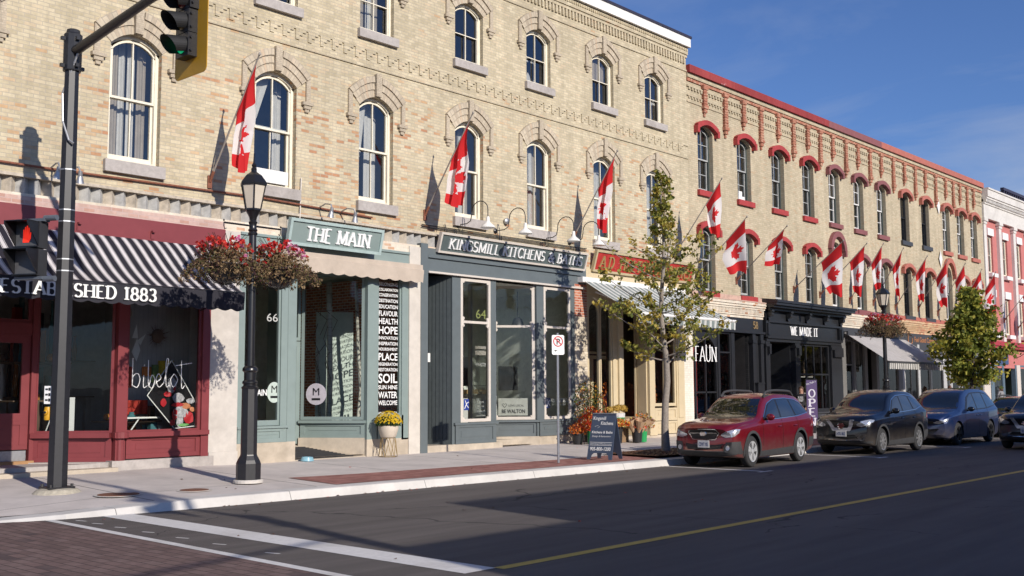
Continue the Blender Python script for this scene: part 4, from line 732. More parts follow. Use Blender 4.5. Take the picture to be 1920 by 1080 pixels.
def hoodmesh(xl, xr, zs, rise, mt, par, big=False):
    b = MB(); c = (xl+xr)/2; h = (xr-xl)/2+.12; n = 16; wd = .18
    for k in range(n):
        u0, u1 = -1+2*k/n, -1+2*(k+1)/n; P = []
        for u in (u0, u1):
            if big: th = u*1.45; xi, zi = c+(h-.05)*math.sin(th), zs+.05+rise*1.35*math.cos(th); xo, zo = c+(h+.17)*math.sin(th), zs+.05+(rise*1.35+.24)*math.cos(th)
            else:
                f = math.cos(u*math.pi/2*.93)**.8; xi, zi = c+h*u, zs+.0+(rise+.02)*f; xo, zo = c+(h+.07)*u, zs+.0+(rise+.02)*f+wd
            P.append(((xi, zi), (xo, zo)))
        (a, d), (e, f) = P[0], P[1]
        b.hexa([(a[0], YF-.17, a[1]), (e[0], YF-.17, e[1]), (e[0], YF, e[1]), (a[0], YF, a[1]), (d[0], YF-.17, d[1]), (f[0], YF-.17, f[1]), (f[0], YF, f[1]), (d[0], YF, d[1])])
    for s in (-1, 1):
        xe = c+s*(h-.02); b.wb(min(xe, xe+s*.14), max(xe, xe+s*.14), 0, .185, zs-.10, zs+.16)
    return b.build('window_hood', mt, par)
hm = [REDH]*4+[MAROON]*3+[SALMON]*5; sm_ = [REDH]*4+[MAROON]*3+[GREYP]*2+[SALMON]*3; fm_ = [DKGREEN]*4+[DKGREEN]*3+[BLACKP]*2+[DKGREEN]*3; sh_ = [mat('weathered_grey_sash', (.40, .41, .40), .6, var=.15)]*4+[WHITEP]*3+[BLACKP]*2+[WHITEP]*3
for i, c in enumerate(cx):
    for row, (xl, xr, zb, zs, rise) in ((0, top[i]), (1, bot[i])):
        hoodmesh(xl, xr, zs, rise, hm[i], B2, big=(row == 1 and i in (4, 9)))
        window(B2, xl, xr, zb, zs, rise, fm_[i], 'tall', sash=sh_[i], rec=.16, sill=sm_[i], sillz=(1, zb-.20, zb), cur=(c_side if (i+row) % 3 == 1 else None))
b = MB(); b.wb(35.5, 35.95, -.25, -.1, 9.1, 9.22); b.wb(35.55, 35.8, -.22, -.12, 9.22, 9.42); b.build('window_air_conditioner', WHITEP, B2)
# brick cornice bands over the shops
for xa, xb, mi in ((X0, 36.85, 0), (43.75, 49.7, 0), (49.7, 58.5, 1), (58.5, X1, 0)):
    b = MB()
    for z0, z1, o_ in ((4.52, 4.62, .05), (4.62, 4.86, .09), (4.86, 4.93, .14), (4.93, 5.02, .18), (5.02, 5.12, .22)): b.wb(xa, xb, -.3, o_, z0, z1, mi)
    xx = xa+.05
    while xx < xb-.1: b.wb(xx, xx+.06, .09, .12, 4.68, 4.86, mi); xx += .1
    b.wb(xa, xb, -.3, .02, 5.12, 5.32, mi); b.build('brick_cornice', [CREAMB, WASHB], B2)
b = MB(); b.wb(36.3, 43.8, -.3, .02, 5.1, 5.32); b.build('wall_base', [BUFF2], B2)
for xa, xb, mt in ((X0, 36.85, mat('weathered_pink_ledge', (.50, .34, .27), .8, var=.2)), (43.75, 49.7, MAROON), (49.7, X1, SALMON)): b = MB(); b.wb(xa, xb, -.2, .24, 5.12, 5.165); b.wb(xa, xb, .02, .06, 5.165, 5.34); b.build('painted_ledge', mt, B2)
b = MB()
for X, z in ((55.62, 11.35), (55.62, 8.55)): b.q([(X, YF-.05, z-.45), (X+.28, YF-.03, z), (X, YF-.05, z+.45), (X-.28, YF-.07, z)])
b.build('wall_plate', WHITEP, B2, recalc=False)
# ---- black shopfront with arched window
s_ = MB(); g_ = MB()
s_.wb(X0, 36.80, -.25, .06, 4.02, 4.52); s_.wb(X0, 36.85, 0, .14, 3.95, 4.03); s_.wb(33.5, 33.62, -.2, .05, .3, 3.95); s_.wb(34.45, 34.68, -.2, .05, .3, 3.95)
facade(s_, 31.98, 33.5, .95, 3.95, [(32.08, 33.42, 1.0, 3.1, .62)], .1, o=.02); g_.g.append(len(g_.f)); wpane(g_, 32.08, 33.42, 1.0, 3.1, .62, -.05); s_.wb(32.08, 33.42, -.06, .0, 1.72, 1.78); s_.wb(32.72, 32.78, -.06, .0, 1.0, 3.7); s_.wb(31.98, 33.5, -.1, .05, .3, .96)
shopwin(s_, g_, (33.62, -.02), (34.45, -.02), .9, 3.95, .07, trans=(3.2,)); s_.wb(33.6, 34.5, -.1, .04, .3, .9)
for X in (35.95, 36.55): s_.wb(X, X+.22, -.25, .09, .3, 3.95); s_.wb(X-.04, X+.26, -.2, .13, 3.6, 3.72)
s_.wb(36.17, 36.55, -.25, -.02, .3, 3.95)
sf = s_.build('shopfront', [BLACKP], B2); sf['label'] = 'black shopfront with arched window'; build_panes(g_, SGLASS, sf, 'shop_pane')
b = MB(); b.seg((35.95, -.1), (35.75, -1.8), .3, 3.95, .1); b.seg((34.65, -.1), (34.8, -1.8), .3, 3.95, .1); b.build('brick_reveal', [BLACKB], sf)
b = MB(); b.seg((34.8, -1.75), (35.75, -1.75), .3, 2.6, .07); b.wb(34.9, 35.65, -1.72, -1.7, 1.2, 2.4); b.build('door', [BLACKP], sf)
b = MB(); b.wb(36.05, 36.5, -.02, .22, 1.62, 2.05); b.wb(36.02, 36.53, -.02, .25, 2.05, 2.1); b.wb(36.12, 36.42, .22, .225, 1.78, 1.82); b.build('mailbox', [BLACKP], sf)
b = MB(); curtain(b, 32.1, 32.55, 1.0, 3.7, -.25, m=0); b.build('red_curtain', mat('red_curtain', (.22, .02, .025), .9), sf)
b = MB(); strokes(b, 'FAUN', .52, (32.02, YF-.03, 2.85), (1, 0, 0), (0, 0, 1), thick=.14, thin=.05, width=1.42); b.build('window_lettering', WHTXT, sf, recalc=False)
b = MB(); strokes(b, '58', .26, (36.05, YF-.065, 4.15), (1, 0, 0), (0, 0, 1), thick=.16, thin=.08, dep=.02, width=.34); b.build('house_number', mat('brass_numeral', (.62, .42, .2), .35, metal=.6), sf)
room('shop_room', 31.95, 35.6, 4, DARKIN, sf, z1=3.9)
# ---- black shopfront with heavy cornice
s_ = MB(); g_ = MB(); Xa, Xb = 36.9, 43.6
s_.wb(Xa-.12, Xb+.22, -.2, .72, 5.18, 5.26); s_.wb(Xa-.08, Xb+.16, -.2, .66, 5.08, 5.18); s_.wb(Xa-.02, Xb+.08, -.2, .52, 5.0, 5.08); s_.wb(Xa+.05, Xb, -.2, .30, 4.90, 5.0)
s_.hexa([(Xa-.12, YF-.72, 5.26), (Xb+.22, YF-.72, 5.26), (Xb+.22, YF, 5.26), (Xa-.12, YF, 5.26), (Xa-.12, YF-.70, 5.28), (Xb+.22, YF-.70, 5.28), (Xb+.22, YF, 5.36), (Xa-.12, YF, 5.36)])
s_.wb(Xa+.1, Xb-.1, -.2, .08, 4.52, 4.90); s_.wb(Xa+.2, Xb-.1, .0, .16, 4.44, 4.52); s_.wb(Xa+.3, Xb-.4, -.2, .06, 3.92, 4.44); s_.wb(Xa+.1, Xb-.1, .0, .17, 3.82, 3.92); s_.wb(Xa+.1, Xb-.1, -.2, .10, 3.70, 3.82)
for X in (Xa+.15, 38.6, 40.2, 41.8, Xb-.3):
    s_.wb(X, X+.18, 0, .34, 4.84, 4.92); s_.cyl((X+.0, YF-.22, 4.76), (X+.18, YF-.22, 4.76), .10, n=12); s_.wb(X+.02, X+.16, 0, .17, 4.52, 4.84); s_.cyl((X+.02, YF-.13, 4.55), (X+.16, YF-.13, 4.55), .06, n=10)
for X in (Xa+.02, Xb-.3):
    s_.wb(X, X+.30, -.2, .14, 3.86, 4.5); s_.wb(X+.06, X+.24, .14, .2, 3.95, 4.4)
for X0_, X1_ in ((Xa+.05, Xa+.38), (39.35, 39.75), (42.55, Xb-.02)): s_.wb(X0_, X1_, -.2, .08, .3, 3.72); s_.wb(X0_-.04, X1_+.04, -.2, .13, .3, .8); s_.wb(X0_-.04, X1_+.04, -.2, .13, 3.5, 3.6); s_.wb(X0_+.1, X1_-.1, .13, .2, 3.2, 3.5)
shopwin(s_, g_, (39.78, -.05), (42.5, -.05), .95, 3.7, .09, mull=(.25, .5, .75), trans=(2.45,)); s_.wb(39.75, 42.55, -.2, .04, .3, .95)
s_.seg((37.3, -.15), (37.5, -1.3), .3, 3.7, .08); s_.seg((39.33, -.15), (39.2, -1.3), .3, 3.7, .08); shopwin(s_, g_, (37.5, -1.25), (39.2, -1.25), 2.85, 3.7, .08, mull=(.33, .66))
sf = s_.build('shopfront', [BLACKP], B2); sf['label'] = 'black shopfront with bracketed cornice'; build_panes(g_, SGLASS, sf, 'shop_pane')
d = MB(); gD = MB(); shopwin(d, gD, (37.85, -1.25), (38.85, -1.25), .32, 2.75, .13, .06, fb=.4); d.seg((37.5, -1.25), (37.85, -1.25), .32, 2.8, .06); d.seg((38.85, -1.25), (39.2, -1.25), .32, 2.8, .06); d.build('door', BLACKP, sf); build_panes(gD, SGLASS, sf, 'door_pane')
room('shop_room', 37.0, 43.4, 4.5, mat('shop_dim_plaster', (.10, .09, .085), .9), sf, z1=3.8)
# ---- warm grey shop
s_ = MB(); g_ = MB()
s_.wb(43.65, 50.0, -.25, .07, 4.30, 4.52, 1); s_.wb(43.65, 50.0, -.25, .03, 4.0, 4.30, 1); s_.wb(43.65, 50, 0, .2, 4.22, 4.30, 0)
for X0_, X1_ in ((43.6, 44.0), (44.75, 44.98), (45.9, 46.2), (47.15, 47.4), (49.6, 50.1)): s_.wb(X0_, X1_, -.2, .05, .3, 4.1)
shopwin(s_, g_, (44.0, -.02), (44.75, -.02), 1.2, 4.0, .08, trans=(2.9,)); shopwin(s_, g_, (44.98, -.02), (45.9, -.02), .8, 4.0, .07); shopwin(s_, g_, (46.2, -.8), (47.15, -.8), .35, 2.75, .12); shopwin(s_, g_, (46.2, -.8), (47.15, -.8), 2.8, 4.0, .08); shopwin(s_, g_, (47.4, -.02), (49.6, -.02), .7, 4.0, .08, mull=(.5,)); s_.wb(47.4, 49.6, -.1, .04, .3, .7); s_.wb(44, 45.9, -.1, .04, .3, .8)
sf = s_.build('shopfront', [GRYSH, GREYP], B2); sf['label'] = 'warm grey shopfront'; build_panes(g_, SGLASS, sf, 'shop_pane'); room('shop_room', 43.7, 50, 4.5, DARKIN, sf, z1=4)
# ---- black shop and navy shop with white trims
s_ = MB(); g_ = MB()
s_.wb(50.1, 55.6, -.25, .03, 3.6, 4.55, 1); s_.wb(50.1, 55.6, 0, .14, 3.42, 3.5, 2); s_.wb(50.1, 55.6, -.2, .04, 3.0, 3.42, 1)
for X0_, X1_, mi in ((50.1, 50.4, 2), (52.0, 52.25, 2), (53.55, 53.75, 1), (55.3, 55.75, 2), (56.3, 56.5, 2), (57.6, 57.9, 2), (59.4, 59.65, 2), (61.3, 62.3, 3)): s_.wb(X0_, X1_, -.2, .05, .3, 4.0, mi)
shopwin(s_, g_, (50.4, -.02), (52.0, -.02), .6, 3.0, .07, mull=(.5,)); shopwin(s_, g_, (52.25, -.02), (53.55, -.02), .4, 3.0, .07); shopwin(s_, g_, (53.75, -.02), (55.3, -.02), .5, 3.0, .06, m=1)
s_.wb(55.65, 62.3, -.25, .06, 3.95, 4.55, 4); s_.wb(55.7, 62.3, -.2, .1, 3.7, 3.9, 2)
shopwin(s_, g_, (55.75, -.02), (56.3, -.02), .4, 3.7, .08, trans=(2.8,), m=2); shopwin(s_, g_, (56.5, -.02), (57.6, -.02), .8, 3.7, .07, m=2); shopwin(s_, g_, (57.9, -.02), (59.4, -.02), .8, 3.7, .07, m=2); shopwin(s_, g_, (59.65, -.02), (61.3, -.02), .8, 3.7, .07, m=2)
for a, c in ((50.4, 53.5), (53.75, 55.3), (56.5, 61.3)): s_.wb(a, c, -.1, .04, .3, .8 if a > 56 else .5, 2 if a > 56 else 1)
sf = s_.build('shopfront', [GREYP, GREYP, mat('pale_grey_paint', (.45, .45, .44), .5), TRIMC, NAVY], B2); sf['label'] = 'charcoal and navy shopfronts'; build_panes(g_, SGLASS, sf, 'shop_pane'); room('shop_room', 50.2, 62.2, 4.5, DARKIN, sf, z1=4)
# ------------------------------------------------------------ pink building with white columns
B3 = thing('pink_building', 'pink stuccoed building with white columns, entablature and window lintels', 'building', (69, YF, 0))
X0, X1 = 62.38, 78.0; b = MB(); wx = []; cols = [62.42, 65.0, 67.6, 70.2, 72.8, 75.4, 77.6]
for a, c in zip(cols, cols[1:]): wx.append((a+c)/2+.12)
facade(b, X0, X1, 7.6, 11.6, [(c-.42, c+.42, 8.45, 10.65, 0) for c in wx], .25, o=-.12); facade(b, X0, X1, 4.5, 7.6, [(c-.42, c+.42, 4.95, 7.1, 0) for c in wx], .25, o=-.12)
b.q([(X1, YF+.1, 0), (X1, YF+14, 0), (X1, YF+14, 13), (X1, YF+.1, 13)]); b.q([(X0, YF+14, 0), (X1, YF+14, 0), (X1, YF+14, 13), (X0, YF+14, 13)]); b.wb(X0, X1, -.3, .02, 3.0, 4.0); b.build('wall', PINKW, B3)
b = MB(); b.wb(X0, X1, -.3, .10, 11.55, 12.35); b.wb(X0, X1, -.3, .16, 12.35, 12.45); b.wb(X0, X1, -.3, .30, 12.62, 12.74); b.wb(X0, X1, -.3, .36, 12.74, 13.15); b.wb(X0, X1, -.3, .42, 13.15, 13.24)
x = X0
while x < X1-.2: b.wb(x, x+.12, .1, .26, 12.45, 12.62); x += .22
b.build('entablature', mat('aged_white_paint', (.68, .65, .60), .55, var=.08, stain=.25), B3)
for c in cols:
    b = MB(); b.wb(c-.02, c+.42, -.3, .05, 4.5, 11.2); b.wb(c-.12, c+.52, -.3, .14, 11.36, 11.55); b.wb(c-.06, c+.46, -.3, .09, 11.2, 11.36); b.build('column', MC['aged_white_paint'], B3)
for c in wx:
    for zb, zt in ((8.45, 10.65), (4.95, 7.1)):
        b = MB(); b.wb(c-.52, c+.52, -.12, -.04, zt, zt+.42); b.build('lintel', WHITEP, B3)
        f = window(B3, c-.42, c+.42, zb, zt, 0, CREAMP, 'four', rec=.22, sill=WHITEP, sillz=(1, zb-.22, zb))
b = MB(); b.box(X0+.1, X1-.1, YF+1.5, YF+1.6, 4.5, 11.5); b.build('interior_wall', mat('dim_room_plaster', (.16, .145, .135), .9), B3)
b = MB(); b.box(X0, X1, YF+.35, YF+14, 12.9, 13.0); b.build('roof', GREYP, B3)
b = MB(); b.wb(X0-.1, X1, -.2, .35, 4.25, 4.5); b.wb(X0, X1, -.2, .28, 4.12, 4.25); b.build('shop_cornice', mat('crimson_paint', (.38, .035, .05), .5), B3)
b = MB(); g_ = MB(); b.wb(X0, X1, 0, .03, 3.2, 4.12, 1)
for X0_, X1_ in ((62.4, 62.9), (64.5, 64.7), (66.7, 66.9), (69.2, 69.5), (72, 72.3), (75, 75.3)): b.wb(X0_, X1_, -.2, .05, .3, 3.2, 0)
b.wb(66.95, 67.6, -.2, .06, .3, 3.2, 2); shopwin(b, g_, (62.9, 0), (64.5, 0), .6, 3.2, .1); shopwin(b, g_, (64.7, -.6), (66.7, -.6), .35, 3.2, .1, mull=(.5,)); shopwin(b, g_, (67.6, 0), (69.2, 0), .6, 3.2, .1); shopwin(b, g_, (69.5, 0), (72, 0), .6, 3.2, .1); shopwin(b, g_, (72.3, 0), (75, 0), .6, 3.2, .1)
sf = b.build('shopfront', [mat('blue_grey_frame', (.11, .16, .2), .4), PINKW, TRIMC], B3); build_panes(g_, SGLASS, sf, 'shop_pane'); room('shop_room', 62.5, 77.5, 4, mat('shop_teal_plaster', (.1, .15, .15), .9), sf, z1=3.2)
# far end of the street
b = MB(); B4 = thing('brick_building', 'plain red brick building beyond the pink building', 'building', (90, YF, 0)); facade(b, 78.05, 110, 4, 11.5, [(80+3*k, 81+3*k, 6, 8.2, .2) for k in range(9)], .25); b.q([(78.05, YF, 11.5), (110, YF, 11.5), (110, YF+12, 11.5), (78.05, YF+12, 11.5)]); b.wb(78.05, 110, -.3, .1, .1, 4); b.build('wall', REDB, B4)
b = MB(); b.box(78.2, 109.8, YF+.5, YF+.6, 4, 11); b.build('interior_wall', DARKIN, B4)
B5 = thing('rooftop_plant_screen', 'dark louvred metal screen on a taller roof behind the pink building', 'rooftop screen', (104, 36, 0)); b = MB()
b.box(97.7, 125, 30.3, 40, 0, 19.2); b.box(97.4, 125.3, 30, 30.3, 19.2, 19.45)
for k in range(46): b.box(97.6+k*.6, 97.8+k*.6, 30.05, 30.3, 14, 19.2)
b.build('louvred_box', mat('dark_louvre_metal', (.035, .03, .055), .5), B5)
# ------------------------------------------------------------ buildings on the near side of the street (they cast the road shadow)
OPB = brickmat('near_side_brick', [(0, (.30, .13, .09)), (.5, (.38, .18, .12)), (1, (.46, .26, .18))], (.42, .36, .3))
for nm, lab, xa, xb, H in (('brick_building', 'long two storey red brick row on the near side of the street', 9.3, 95, 8.05), ('brick_building', 'low corner brick building on the near side of the street', 6.0, 9.29, 6.63)):
    T = thing(nm, lab, 'building', ((xa+xb)/2, -5, 0)); b = MB(); Y0 = -5
    ops = []; x = xa+1.0
    while x+1.2 < xb: ops.append((x, x+1.1)); x += 2.6
    def face(z0, z1, zb, zt):
        xx = xa
        for a, c in ops:
            b.q([(xx, Y0, z0), (a, Y0, z0), (a, Y0, z1), (xx, Y0, z1)]); b.q([(a, Y0, z0), (c, Y0, z0), (c, Y0, zb), (a, Y0, zb)]); b.q([(a, Y0, zt), (c, Y0, zt), (c, Y0, z1), (a, Y0, z1)])
            for u, v in (((a, zb), (a, zt)), ((c, zb), (c, zt)), ((a, zb), (c, zb)), ((a, zt), (c, zt))): b.q([(u[0], Y0, u[1]), (v[0], Y0, v[1]), (v[0], Y0-.25, v[1]), (u[0], Y0-.25, u[1])])
            xx = c
        b.q([(xx, Y0, z0), (xb, Y0, z0), (xb, Y0, z1), (xx, Y0, z1)])
    face(0, 3.9, .8, 3.2); face(3.9, H, 4.6, 6.3 if H < 7 else 6.8)
    b.box(xa, xb, Y0-12, Y0-.02, H-.15, H); b.q([(xa, Y0, 0), (xa, Y0-12, 0), (xa, Y0-12, H), (xa, Y0, H)]); b.q([(xb, Y0, 0), (xb, Y0-12, 0), (xb, Y0-12, H), (xb, Y0, H)]); b.q([(xa, Y0-12, 0), (xb, Y0-12, 0), (xb, Y0-12, H), (xa, Y0-12, H)]); b.build('wall', [OPB], T, recalc=False)
    g_ = MB()
    for a, c in ops: g_.q([(a, Y0-.2, .8), (c, Y0-.2, .8), (c, Y0-.2, 3.2), (a, Y0-.2, 3.2)]); g_.q([(a, Y0-.2, 4.6), (c, Y0-.2, 4.6), (c, Y0-.2, 6.8 if H > 7 else 6.3), (a, Y0-.2, 6.8 if H > 7 else 6.3)])
    g_.build('window_panes', mat('dark_window_glass', (.02, .022, .025), .05, spec=.8), T, recalc=False)
b = MB(); b.box(5.5, 140, -5, .9, 0, .14); o = b.build('near_pavement', CONC); o['kind'] = 'structure'
# ------------------------------------------------------------ awnings
AW1 = stripemat('black_white_awning_stripe', .236, [(0, (.022, .021, .03)), (.44, (.60, .565, .56)), (.48, (.022, .021, .03)), (.53, (.60, .565, .56)), (.83, (.022, .021, .03)), (.88, (.60, .565, .56)), (.92, (.022, .021, .03))])
NAVB = mat('black_awning_canvas', (.022, .021, .03), .8, var=.1)
T = thing('striped_awning', 'black and white striped shop awning reading ESTABLISHED 1883 over the dark red shopfront', 'awning', (8.4, YF-.9, 3.6))
b = MB(); XA, XB = 4.0, 12.42; o1, zt, zb = 1.72, 5.0, 3.86
def aw(t):  # sagging profile
    return (.12+(o1-.12)*(t**.92), zt+(zb-zt)*(1-(1-t)**1.0)-.10*math.sin(math.pi*t)*(.6+.8*t))
n = 14
for k in range(n):
    (oa, za), (ob, zb_) = aw(k/n), aw((k+1)/n)
    b.q([(XA, YF-oa, za), (XB, YF-oa, za), (XB, YF-ob, zb_), (XA, YF-ob, zb_)])
b.build('canopy', AW1, T, recalc=False)
b = MB(); x = XA
def val(mb, xa, xb, o, zt_, zb_, amp, per, m=0, step=.03, sag=.02):
    n = int((xb-xa)/step)
    f = lambda x: zb_-amp*abs(math.sin(math.pi*(x-xa)/per))
    g = lambda x: YF-o-.012*math.sin(x*9)
    for k in range(n):
        a, c = xa+(xb-xa)*k/n, xa+(xb-xa)*(k+1)/n; mb.q([(a, g(a)+sag, f(a)), (c, g(c)+sag, f(c)), (c, YF-o, zt_), (a, YF-o, zt_)], m)
val(b, XA, XB, o1, 3.86, 3.53, .045, .30)
for X in (XB,):
    for k in range(n):
        (oa, za), (ob, zb_) = aw(k/n), aw((k+1)/n); b.q([(X, YF-oa, za), (X, YF-ob, zb_), (X, YF-ob, min(zb_, 3.86)-.0 if k > n-2 else zb_-.03), (X, YF-oa, za-.03)])
b.build('valance', NAVB, T, recalc=False)
b = MB(); strokes(b, 'ESTABLISHED 1883', .235, (7.50, YF-o1-.03, 3.575), (1, 0, 0), (0, 0, 1), thick=.2, thin=.08, width=2.92); b.build('valance_lettering', WHTXT, T, recalc=False)
b = MB(); b.tube([(XA, YF-o1+.02, 3.87), (XB, YF-o1+.02, 3.87)], .022); 
for X in (4.2, 8.0, 12.38): b.tube([(X, YF-.1, 3.6), (X, YF-o1+.02, 3.87)], .015, 6)
b.build('frame_rod', BLKM, T)
T = thing('retracted_awning', 'beige canvas awning rolled up over the sage green shopfront', 'awning', (16.5, YF-.3, 4.8)); b = MB()
BEIG = mat('beige_canvas', (.50, .42, .34), .9, var=.1, vs=3)
b.wb(14.3, 18.72, .05, .30, 4.92, 5.10); b.hexa([(14.3, YF-.34, 4.86), (18.72, YF-.34, 4.86), (18.72, YF-.02, 4.9), (14.3, YF-.02, 4.9), (14.3, YF-.34, 4.96), (18.72, YF-.34, 4.96), (18.72, YF-.02, 5.16), (14.3, YF-.02, 5.16)]); b.build('roll', BEIG, T)
b = MB(); val(b, 14.3, 18.70, .36, 4.93, 4.66, .04, .36); b.build('valance', BEIG, T, recalc=False)
AW2 = stripemat('grey_green_awning_stripe', .30, [(0, (.56, .57, .54)), (.46, (.07, .085, .085)), (.54, (.235, .275, .265)), (.90, (.07, .085, .085)), (.97, (.56, .57, .54))])
T = thing('striped_awning', 'grey and white striped awning slung low over the florist shopfront', 'awning', (28.3, YF-1.2, 4.2))
b = MB(); XA, XB, o1 = 25.55, 31.0, 2.25
for k in range(8):
    t0, t1 = k/8, (k+1)/8; P = lambda t: (.18+(o1-.18)*t, 5.22+(4.09-5.22)*t-.05*math.sin(math.pi*t))
    (oa, za), (ob, zb_) = P(t0), P(t1); b.q([(XA, YF-oa, za), (XB, YF-oa, za), (XB, YF-ob, zb_), (XA, YF-ob, zb_)])
b.build('canopy', AW2, T, recalc=False)
b = MB(); val(b, XA, XB, o1+.02, 4.05, 3.84, .035, .23); b.build('valance', AW2, T, recalc=False)
b = MB(); b.wb(XA-.1, XB+.15, .04, .24, 5.16, 5.32); b.build('head_box', WHITEP, T)
b = MB(); b.cyl((XA-.03, YF-o1, 4.09), (XB+.03, YF-o1, 4.09), .05); b.build('front_bar', WHITEP, T)
b = MB()
for X in (26.2, 30.4): b.tube([(X, YF-.15, 4.9), (X+.5, YF-1.1, 4.45), (X, YF-o1, 4.05)], .03, 6)
b.build('folding_arm', WHITEP, T)
AW3 = stripemat('fine_grey_awning_stripe', .11, [(0, (.42, .40, .385)), (.55, (.26, .25, .25)), (.62, (.44, .42, .41))]); AW3b = stripemat('valance_stripe', .2, [(0, (.60, .58, .54)), (.45, (.16, .16, .15))])
T = thing('striped_awning', 'warm grey sloping awning beside the second street lamp', 'awning', (46.8, YF-1, 3.5)); b = MB()
XA, XB, o1 = 43.9, 50.0, 2.0; b.q([(XA, YF-.2, 4.2), (XB, YF-.2, 4.2), (XB, YF-o1, 3.0), (XA, YF-o1, 3.0)]); b.build('canopy', AW3, T, recalc=False)
b = MB(); val(b, XA, XB, o1+.02, 2.95, 2.70, .03, .2); b.build('valance', AW3b, T, recalc=False)
b = MB(); b.wb(XA, XB, o1-.05, o1+.03, 2.93, 3.02); b.wb(XA-.1, XB+.1, .05, .28, 4.16, 4.34); b.build('front_bar', GREYP, T)
b = MB(); b.tube([(44.05, YF-.15, 4.0), (44.7, YF-1.0, 3.6), (44.0, YF-o1+.05, 2.97)], .025, 6); b.tube([(49.8, YF-.15, 4.0), (49.2, YF-1.0, 3.6), (49.9, YF-o1+.05, 2.97)], .025, 6); b.build('folding_arm', GREYP, T)
# ------------------------------------------------------------ signs
def signboard(name, label, X0, X1, zt, zb, ot, ob, face, rim, text, col, rimw=.07, th=.09, **kw):
    T = thing(name, label, 'sign', ((X0+X1)/2, YF-ot, zb)); u = Vector((0, -(ot-ob), zt-zb)); H = u.length; u /= H; nn = Vector((1, 0, 0)).cross(u)
    org = Vector((X0, YF-ob, zb)); P = lambda x, h, d: org+Vector((x, 0, 0))+u*h+nn*d; W = X1-X0
    def bx(mb, xa, xb, ha, hb, da, db, m=0): mb.hexa([P(xa, ha, db), P(xb, ha, db), P(xb, ha, da), P(xa, ha, da), P(xa, hb, db), P(xb, hb, db), P(xb, hb, da), P(xa, hb, da)], m)
    b = MB(); bx(b, rimw, W-rimw, rimw, H-rimw, -th, -.02); b.build('panel', face, T)
    b = MB(); bx(b, 0, W, 0, rimw, -th, .02); bx(b, 0, W, H-rimw, H, -th, .02); bx(b, 0, rimw, rimw, H-rimw, -th, .02); bx(b, W-rimw, W, rimw, H-rimw, -th, .02); b.build('frame', rim, T)
    b = MB(); h0 = kw.get('h', .22)*H; strokes(b, text, H*kw.get('cap', .52), P(kw.get('x', .4), h0, -.02), (1, 0, 0), u, thick=kw.get('thick', .17), thin=kw.get('thin', .08), dep=.035, width=kw['w'], serif=True); b.build('lettering', col, T, recalc=False)
    b = MB()
    for x in (.3*W, .7*W): b.tube([P(x, H, -th), Vector((X0+x, YF, zt+.05))], .015, 6)
    b.tube([P(.1*W, .5*H, -th), Vector((X0+.1*W, YF, zb+.3*H))], .015, 6); b.build('bracket', BLKM, T); return T
signboard('shop_sign', 'sage green sign board reading THE MAIN', 14.42, 17.22, 5.83, 5.22, .50, .36, SAGE, mat('pale_sage_trim', (.40, .50, .48), .4), 'THE MAIN', WHTXT, x=.48, w=1.92, thick=.2, thin=.1)
signboard('shop_sign', 'long slate sign board with cream edge reading KINGSMILL KITCHENS & BATHS', 19.42, 25.70, 6.05, 5.52, .28, .12, mat('dark_slate_sign', (.095, .12, .12), .45), TRIMC, 'KINGSMILL KITCHENS & BATHS', WHTXT, x=.36, w=5.7, rimw=.055, cap=.50, h=.25, thick=.15, thin=.06)
signboard('shop_sign', 'red sign board with gold letters reading A.D. HOLTON FLOWERS behind the young tree', 26.12, 31.75, 6.22, 5.55, .30, .10, mat('red_sign_panel', (.42, .035, .03), .5, var=.2), mat('gold_cream_rim', (.50, .42, .26), .5), 'A.D. HOLTON FLOWERS', mat('gold_leaf_lettering', (.52, .36, .15), .4, metal=.4), x=.3, w=5.1, rimw=.07)
T = thing('shop_lettering', 'white raised letters reading WE MADE IT on the black fascia', 'sign', (40, YF-.07, 4.0)); b = MB(); strokes(b, 'WE MADE IT', .34, (39.0, YF-.065, 4.01), (1, 0, 0), (0, 0, 1), thick=.2, thin=.07, dep=.02, width=2.35); b.build('lettering', WHTXT, T, recalc=False)
T = thing('shop_lettering', 'bronze letters reading Feel Good Company on the charcoal fascia', 'sign', (52.6, YF-.05, 4.1)); b = MB(); BRZ = mat('orange_bronze_lettering', (.48, .2, .07), .45); sans(b, 'Feel Good Company', .26, (51.7, YF-.045, 4.12), (1, 0, 0), (0, 0, 1), width=2.9, bold=.012); b.tube([(50.95, YF-.05, 4.6), (50.9, YF-.05, 4.1), (51.1, YF-.05, 3.95), (51.4, YF-.05, 4.08), (51.42, YF-.05, 4.3)], .02, 6); b.build('lettering', BRZ, T, recalc=False)
T = thing('shop_lettering', 'white letters on the navy fascia behind the bushy tree', 'sign', (58, YF-.08, 4.1)); b = MB(); sans(b, 'M  O', .26, (56.9, YF-.07, 4.1), (1, 0, 0), (0, 0, 1), width=1.7, bold=.02); b.build('lettering', WHTXT, T, recalc=False)
T = thing('shop_sign', 'navy blue sign with a crescent on the pink building', 'sign', (64.1, YF-.05, 3.4)); b = MB(); b.wb(62.85, 65.45, .04, .09, 3.22, 3.98); b.build('panel', mat('blue_sign_panel', (.05, .085, .19), .4), T)
b = MB(); sans(b, 'DIRECT TRAVEL', .17, (63.7, YF-.097, 3.68), (1, 0, 0), (0, 0, 1), width=1.5, bold=.02); sans(b, 'independent travel', .1, (63.7, YF-.097, 3.44), (1, 0, 0), (0, 0, 1), width=1.5); b.build('lettering', mat('pale_gold_text', (.6, .5, .25), .5), T, recalc=False)
